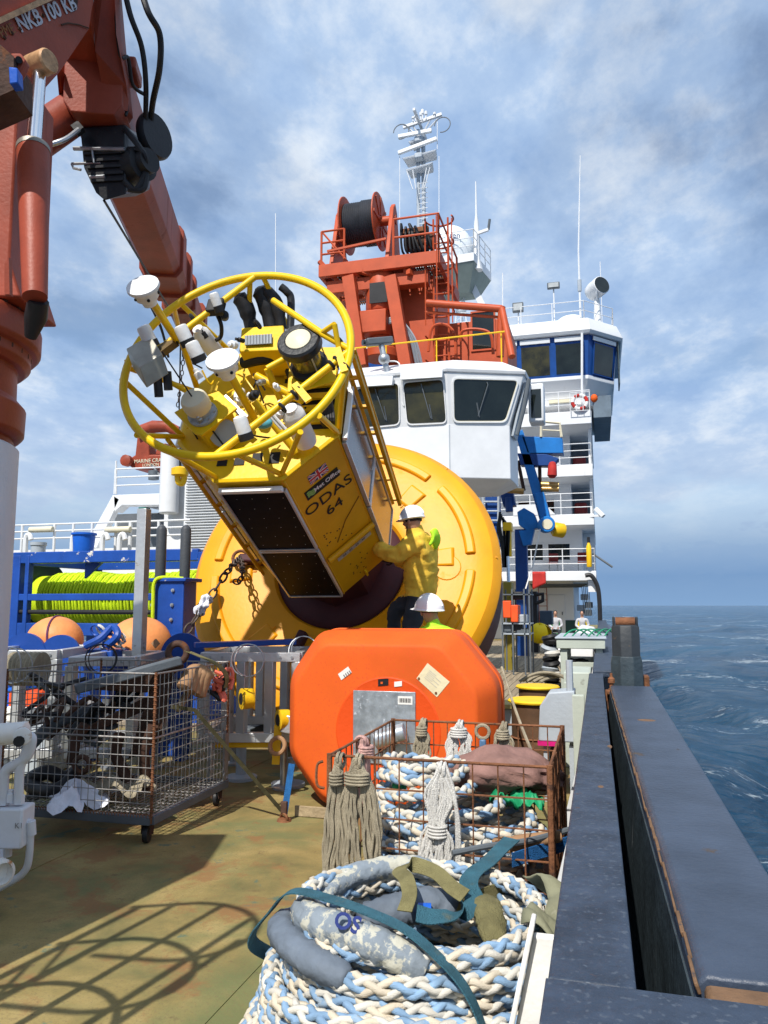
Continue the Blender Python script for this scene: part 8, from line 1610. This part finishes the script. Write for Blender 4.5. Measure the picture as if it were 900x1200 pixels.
# rope from the float to the bulwark
mb = MB(); mb.tube(arc(P(588, 782, 7.0), P(632, 900, 5.3), .05, 10), .012, 6); tag(mb.build('beige_line', hemp), 'taut beige line leading from the orange float down to the cage', 'rope')

# ================================================================== PEOPLE
def skinned(nm, verts, edges, mats, region, parent, sub=2, folds=0.0):
    """verts: list of (pos, radius); one continuous body grown along the edges; region(face centre) -> material index"""
    me = bpy.data.meshes.new('tmp'); me.from_pydata([v[0] for v in verts], edges, []); o = bpy.data.objects.new('tmp', me); C.objects.link(o)
    sk_ = o.modifiers.new('s', 'SKIN'); sk_.use_smooth_shade = True; sk_.branch_smoothing = .4
    for i, v in enumerate(verts): me.skin_vertices[0].data[i].radius = (v[1], v[1] if len(v) < 3 else v[2])
    me.skin_vertices[0].data[0].use_root = True
    ss = o.modifiers.new('d', 'SUBSURF'); ss.levels = sub; ss.render_levels = sub
    bpy.context.view_layer.update(); dg = bpy.context.evaluated_depsgraph_get(); m2 = bpy.data.meshes.new_from_object(o.evaluated_get(dg)); bpy.data.objects.remove(o)
    if folds:
        for v in m2.vertices:
            c = v.co * 1.0; k = folds if region(c) == 0 else folds * .5 if region(c) == 1 else 0
            v.co = c + v.normal * (k * (1.2 * mnoise.noise(Vector((c.x * 7, c.y * 7, c.z * 17))) + .7 * mnoise.noise(Vector((c.x * 19 + 4, c.y * 19, c.z * 30)))))
    m2.name = nm; m2.materials.clear()
    for m in mats: m2.materials.append(m)
    for p in m2.polygons: p.use_smooth = True; p.material_index = region(p.center)
    ob = bpy.data.objects.new(nm, m2); C.objects.link(ob); ob.parent = parent; ob.matrix_parent_inverse = WM[parent.name].inverted(); return ob
def hand(par, wrist, d, palmn, m, curl=.6, s=1.0):
    d = Vector(d).normalized(); n = Vector(palmn); n = (n - d * n.dot(d)).normalized(); w = d.cross(n); mb = MB()
    mb.tube([wrist, wrist + d * .035 * s, wrist + d * .075 * s, wrist + d * .095 * s], [.026 * s, .034 * s, .040 * s, .030 * s], 10)
    for k, L in enumerate((.068, .078, .074, .058)):
        b = wrist + d * .088 * s + w * (.021 * (k - 1.5)) * s; p1 = b + d * L * .45 * s; p2 = p1 + (d * math.cos(curl) + n * math.sin(curl)) * L * .33 * s; p3 = p2 + (d * math.cos(2 * curl) + n * math.sin(2 * curl)) * L * .28 * s; mb.tube([b - d * .02 * s, p1, p2, p3], [.0105 * s, .0095 * s, .0085 * s, .006 * s], 8)
    b = wrist + d * .03 * s - w * .03 * s; mb.tube([b, b - w * .028 * s + d * .025 * s, b - w * .03 * s + d * .055 * s + n * .02 * s], [.013 * s, .0115 * s, .008 * s], 8)
    return mb.build('hand', m, par, smooth=70)
def helmet(par, c, up, fwd, s=1.0):
    up = Vector(up).normalized(); f = Vector(fwd); f = (f - up * f.dot(up)).normalized(); r = up.cross(f); mb = MB(); R_ = .125 * s
    rings = []
    for i in range(10):
        t = i / 9 * math.pi / 2; rings.append([c + f * (R_ * 1.16 * math.cos(t) * math.cos(a)) + r * (R_ * math.cos(t) * math.sin(a)) + up * (R_ * 1.08 * math.sin(t)) for a in [2 * math.pi * k / 28 for k in range(28)]])
    mb.loft(rings); sh = mb.build('helmet_shell', helm, par, smooth=70)
    mb = MB(); a_ = [2 * math.pi * k / 28 for k in range(28)]
    mb.loft([[c + f * (R_ * 1.14 * math.cos(a)) + r * (R_ * .99 * math.sin(a)) + up * .004 for a in a_], [c + f * (R_ * 1.22 * math.cos(a) + (.045 * s if math.cos(a) > .2 else 0) * max(0, math.cos(a))) + r * (R_ * 1.07 * math.sin(a)) - up * .014 for a in a_], [c + f * (R_ * 1.14 * math.cos(a)) + r * (R_ * .99 * math.sin(a)) - up * .022 for a in a_]]); mb.build('brim', helm, sh, smooth=60)
    mb = MB(); mb.tube([c + f * (R_ * 1.17 * math.cos(t)) + up * (R_ * 1.10 * math.sin(t)) for t in [math.pi * (k + 1) / 14 for k in range(13)]], .010, 6); mb.build('crest', helm, sh)
    return sh
def head_parts(par, c, up, fwd, hair=True):
    """skull with brow, nose, mouth, chin, ears"""
    up = Vector(up).normalized(); f = Vector(fwd); f = (f - up * f.dot(up)).normalized(); r = up.cross(f)
    def hp(u, v):
        a = 2 * math.pi * u; t = math.pi * v; z = math.cos(t); q = math.sin(t); x = q * math.cos(a); y = q * math.sin(a)
        w = .076 * (1 - .22 * max(0, -z)); l = .098 * (1 - .10 * max(0, -z)); p = f * (l * x) + r * (w * y) + up * (.122 * z)
        face = max(0, x) ** 2
        p += f * (.026 * math.exp(-((y / .16) ** 2)) * math.exp(-(((z + .12) / .16) ** 2)) * (x > 0)); p += f * (.012 * math.exp(-((y / .3) ** 2)) * math.exp(-(((z + .78) / .14) ** 2)) * (x > 0)); p -= f * (.010 * math.exp(-(((abs(y) - .38) / .16) ** 2)) * math.exp(-(((z - .02) / .12) ** 2)) * (x > 0))
        return c + p
    mb = MB(); mb.grid(hp, 36, 26); o = mb.build('head', skin, par, smooth=80)
    for s in (-1, 1):
        m2 = MB(); m2.sph(c + r * (.078 * s) - up * .01, .028, 10, 8, (f, r, up), (.7, .35, 1.1)); m2.build('ear', skin, o)
        m2 = MB(); m2.sph(c + f * .083 + r * (.031 * s) + up * .004, .0115, 8, 6); m2.build('eye', inkm, o)
    m2 = MB(); m2.tube([c + f * .088 + r * k - up * .062 for k in (-.022, 0, .022)], .005, 6); m2.build('mouth', pm('lip' + o.name, (.3, .11, .09), .6), o)
    if hair: m2 = MB(); m2.sph(c + up * .012 - f * .012, .103, 18, 12, (f, r, up), (.98, .83, 1.18), 0, 1.75); m2.build('hair', hairm, o)
    return o
# --- worker in ochre jacket working at the tower
hipP = P(494, 697, 8.50); shd = P(493, 635, 8.46); neck = P(487, 624, 8.44); hdc = P(483, 612, 8.42)
w1 = thing('person', 'worker in ochre jacket and white helmet leaning to reach the buoy tower', 'person', Vector((hipP.x, hipP.y, .9)))
lft = -_R; bk = (_F0 * .35 + _R * .94).normalized(); fw = -bk     # faces port, slightly away
fw = (-_R * .93 + _F0 * .36).normalized(); side = fw.cross(_Z)    # right-hand side of the body
hL, hR = hipP - side * .09, hipP + side * .09
sL, sR = shd - side * .19, shd + side * .19
eR = shd + side * .27 + fw * .16 - _Z * .24; wR = eR + fw * .24 + _Z * .06
eL = shd - side * .24 + fw * .22 - _Z * .18; wL = eL + fw * .25 + _Z * .14
kR = hR + fw * .36 - _Z * .16; aR = kR - _Z * .40 + fw * .0; tR = aR + fw * .17 - _Z * .07
kL = hL + fw * .12 - _Z * .42; aL = Vector((kL.x, kL.y, .98)) - fw * .05; tL = aL + fw * .17 - Vector((0, 0, .05))
aR.z = max(aR.z, 1.05); 
V = [(hipP, .25, .225), (hipP + _Z * .18 + fw * .01, .275, .235), (hipP.lerp(shd, .6), .275, .235), (shd, .23, .185), (neck, .062), (hdc, .07),
     (sL, .13), (eL, .105), (wL, .065), (sR, .135), (eR, .11), (wR, .066), (hL - _Z * .06, .14), (kL, .10), (aL, .052), (tL, .042), (hR - _Z * .03 + fw * .03, .145), (kR, .105), (aR, .055), (tR, .042)]
Ed = [(0, 1), (1, 2), (2, 3), (3, 4), (4, 5), (3, 6), (6, 7), (7, 8), (3, 9), (9, 10), (10, 11), (0, 12), (12, 13), (13, 14), (14, 15), (0, 16), (16, 17), (17, 18), (18, 19)]
zh = hipP.z
def reg1(c):
    if (c - hdc).length < .11 and c.z > neck.z + .03: return 2
    if c.z < zh - .02 and not ((c - eR).length < .12 or (c - eL).length < .12): return 3 if c.z < 1.06 and False else 1
    return 0
skinned('body', V, Ed, [jacket, trous, skin], reg1, w1, 3, .020)
hd_ = head_parts(w1, hdc + _Z * .01, _Z + fw * .12, fw + _F0 * .15)
helmet(w1, hdc + _Z * .05, _Z + fw * .14 , fw, .97)
mb = MB(); mb.lathe(neck - _Z * .04, (_Z + fw * .15), [(.115, 0), (.10, .05), (.088, .10), (.085, .11), (.078, .06), (.08, 0)], 20); mb.build('jacket_collar', jacket, w1)
mb = MB(); mb.grid(lambda u, v: shd - fw * (.16 + .05 * math.sin(math.pi * u) * (1 - v)) + side * (.26 * (u - .5)) + _Z * (.11 - .17 * v + .03 * math.sin(7 * u)) - fw * .03 * math.sin(math.pi * v), 12, 8); o = mb.build('hivis_hood', hivis, w1, smooth=60); o.modifiers.new('thick', 'SOLIDIFY').thickness = .03
mb = MB(); mb.tube(spline([hdc + fw * .02 - side * .08 + _Z * .04, hdc + fw * .06 - _Z * .12, hdc + fw * .02 + side * .08 + _Z * .04], 6), .006, 6); mb.build('chin_strap', black, w1)
hand(w1, wR, fw + _Z * .2, -side, glovem, .7, 1.1); hand(w1, wL, fw + _Z * .5, side, glovem, .6, 1.1)
for a, t_ in ((aR, tR), (aL, tL)): mb = MB(); mb.tube([a + _Z * .06, a - _Z * .02, a.lerp(t_, .5) - _Z * .015, t_ - _Z * .005 + fw * .03], [.062, .066, .055, .042], 12); mb.build('boot', black, w1)
# --- worker in lime vest behind the float
h2 = P(503, 712, 7.55); w2 = thing('person', 'worker in white helmet and lime hi-vis vest seen from behind the orange float', 'person', Vector((h2.x, h2.y, 0)))
f2 = (_F0 * .9 - _R * .2).normalized(); s2 = f2.cross(_Z); b2 = Vector((h2.x, h2.y, 0)) + _R * .06
hp2 = b2 + _Z * .93; sh2 = b2 + _Z * 1.42; nk2 = b2 + _Z * 1.52; hc2 = Vector((h2.x, h2.y, 1.635))
V = [(hp2, .15, .13), (b2 + _Z * 1.12, .155, .13), (b2 + _Z * 1.28, .165, .135), (sh2, .13, .11), (nk2, .06), (hc2, .07), (sh2 - s2 * .19, .075), (sh2 - s2 * .25 - _Z * .28, .06), (sh2 - s2 * .22 - _Z * .5 + f2 * .12, .042), (sh2 + s2 * .19, .075), (sh2 + s2 * .25 - _Z * .28, .06), (sh2 + s2 * .22 - _Z * .5 + f2 * .12, .042), (hp2 - s2 * .1 - _Z * .08, .10), (b2 - s2 * .11 + _Z * .5, .07), (b2 - s2 * .12 + _Z * .09, .05), (b2 - s2 * .12 + f2 * .17 + _Z * .045, .042), (hp2 + s2 * .1 - _Z * .08, .10), (b2 + s2 * .11 + _Z * .5, .07), (b2 + s2 * .12 + _Z * .09, .05), (b2 + s2 * .12 + f2 * .17 + _Z * .045, .042)]
skinned('body', V, Ed, [trous, hivis, skin], lambda c: 2 if c.z > 1.56 else (1 if c.z > .95 and abs((c - sh2).dot(s2)) < .2 else 0), w2)
head_parts(w2, hc2 + _Z * .0, _Z, f2); helmet(w2, hc2 + _Z * .03, _Z - f2 * .08, f2 - s2 * .9, 1.05)
mb = MB(); mb.grid(lambda u, v: sh2 + s2 * (.46 * (u - .5)) - f2 * (.135 * math.sin(math.pi * u) * .6 + .04) + _Z * (.085 * math.sin(math.pi * u) + .0 - .42 * v), 16, 8); o = mb.build('vest', hivis, w2, smooth=60); o.modifiers.new('thick', 'SOLIDIFY').thickness = .015
for s in (-1, 1): mb = MB(); mb.strap([sh2 + s2 * .17 * s - f2 * .17 + _Z * .035, sh2 + s2 * .19 * s - f2 * .16 - _Z * .1, sh2 + s2 * .19 * s - f2 * .17 - _Z * .3], .05, s2, .003); mb.build('reflective_band', reflect, w2)
for s in (-1, 1): hand(w2, sh2 + s2 * .22 * s - _Z * .5 + f2 * .12, -_Z + f2 * .4, -s2 * s, glovem, .5)
# --- two people sitting far away by the bridge house
def sitter(px, py, Y, lab, shirt, legs):
    q = PY(px, py, Y); t = thing('person', lab, 'person', (q.x, Y, .03)); b = Vector((q.x, Y, 0)); f = Vector((0, -1, 0)); s = Vector((1, 0, 0)); z = _Z
    hp = b + z * .62; sh = b + z * 1.08 + f * .06; hc = b + z * 1.34 + f * .1
    V = [(hp, .15, .13), (hp + z * .15, .15, .12), (hp + z * .3 + f * .02, .16, .12), (sh, .13, .10), (sh + z * .12 + f * .02, .06), (hc, .085), (sh - s * .2, .075), (sh - s * .26 - z * .25, .06), (sh - s * .12 - z * .34 + f * .25, .04), (sh + s * .2, .075), (sh + s * .26 - z * .25, .06), (sh + s * .12 - z * .34 + f * .25, .04), (hp - s * .1 + f * .05, .1), (hp - s * .16 + f * .42 + z * .04, .075), (hp - s * .16 + f * .40 - z * .42, .05), (hp - s * .16 + f * .56 - z * .50, .04), (hp + s * .1 + f * .05, .1), (hp + s * .16 + f * .42 + z * .04, .075), (hp + s * .16 + f * .40 - z * .42, .05), (hp + s * .16 + f * .56 - z * .50, .04)]
    skinned('body', V, Ed, [shirt, legs, skin], lambda c: 2 if c.z > sh.z + .09 else (1 if c.z < hp.z + .06 else 0), t)
    head_parts(t, hc, z, f)
    for k in (-1, 1): hand(t, sh + s * .12 * k - z * .34 + f * .25, f - z * .3, -s * k, skin, .6)
    return t
sitter(651, 720, 34.0, 'person in grey shirt sitting far off on green chair by the white door', teshirt, trous); sitter(682, 718, 34.0, 'person in light shirt and blue trousers sitting at the far starboard corner', teshirt, jeans)
q = PY(651, 720, 34.0); chair(q.x, 34.05, .03, grnchair, 'green plastic chair under the seated person in grey shirt'); q = PY(682, 718, 34.0); chair(q.x, 34.05, .03, yelsack, 'yellow chair under the seated person in blue trousers')
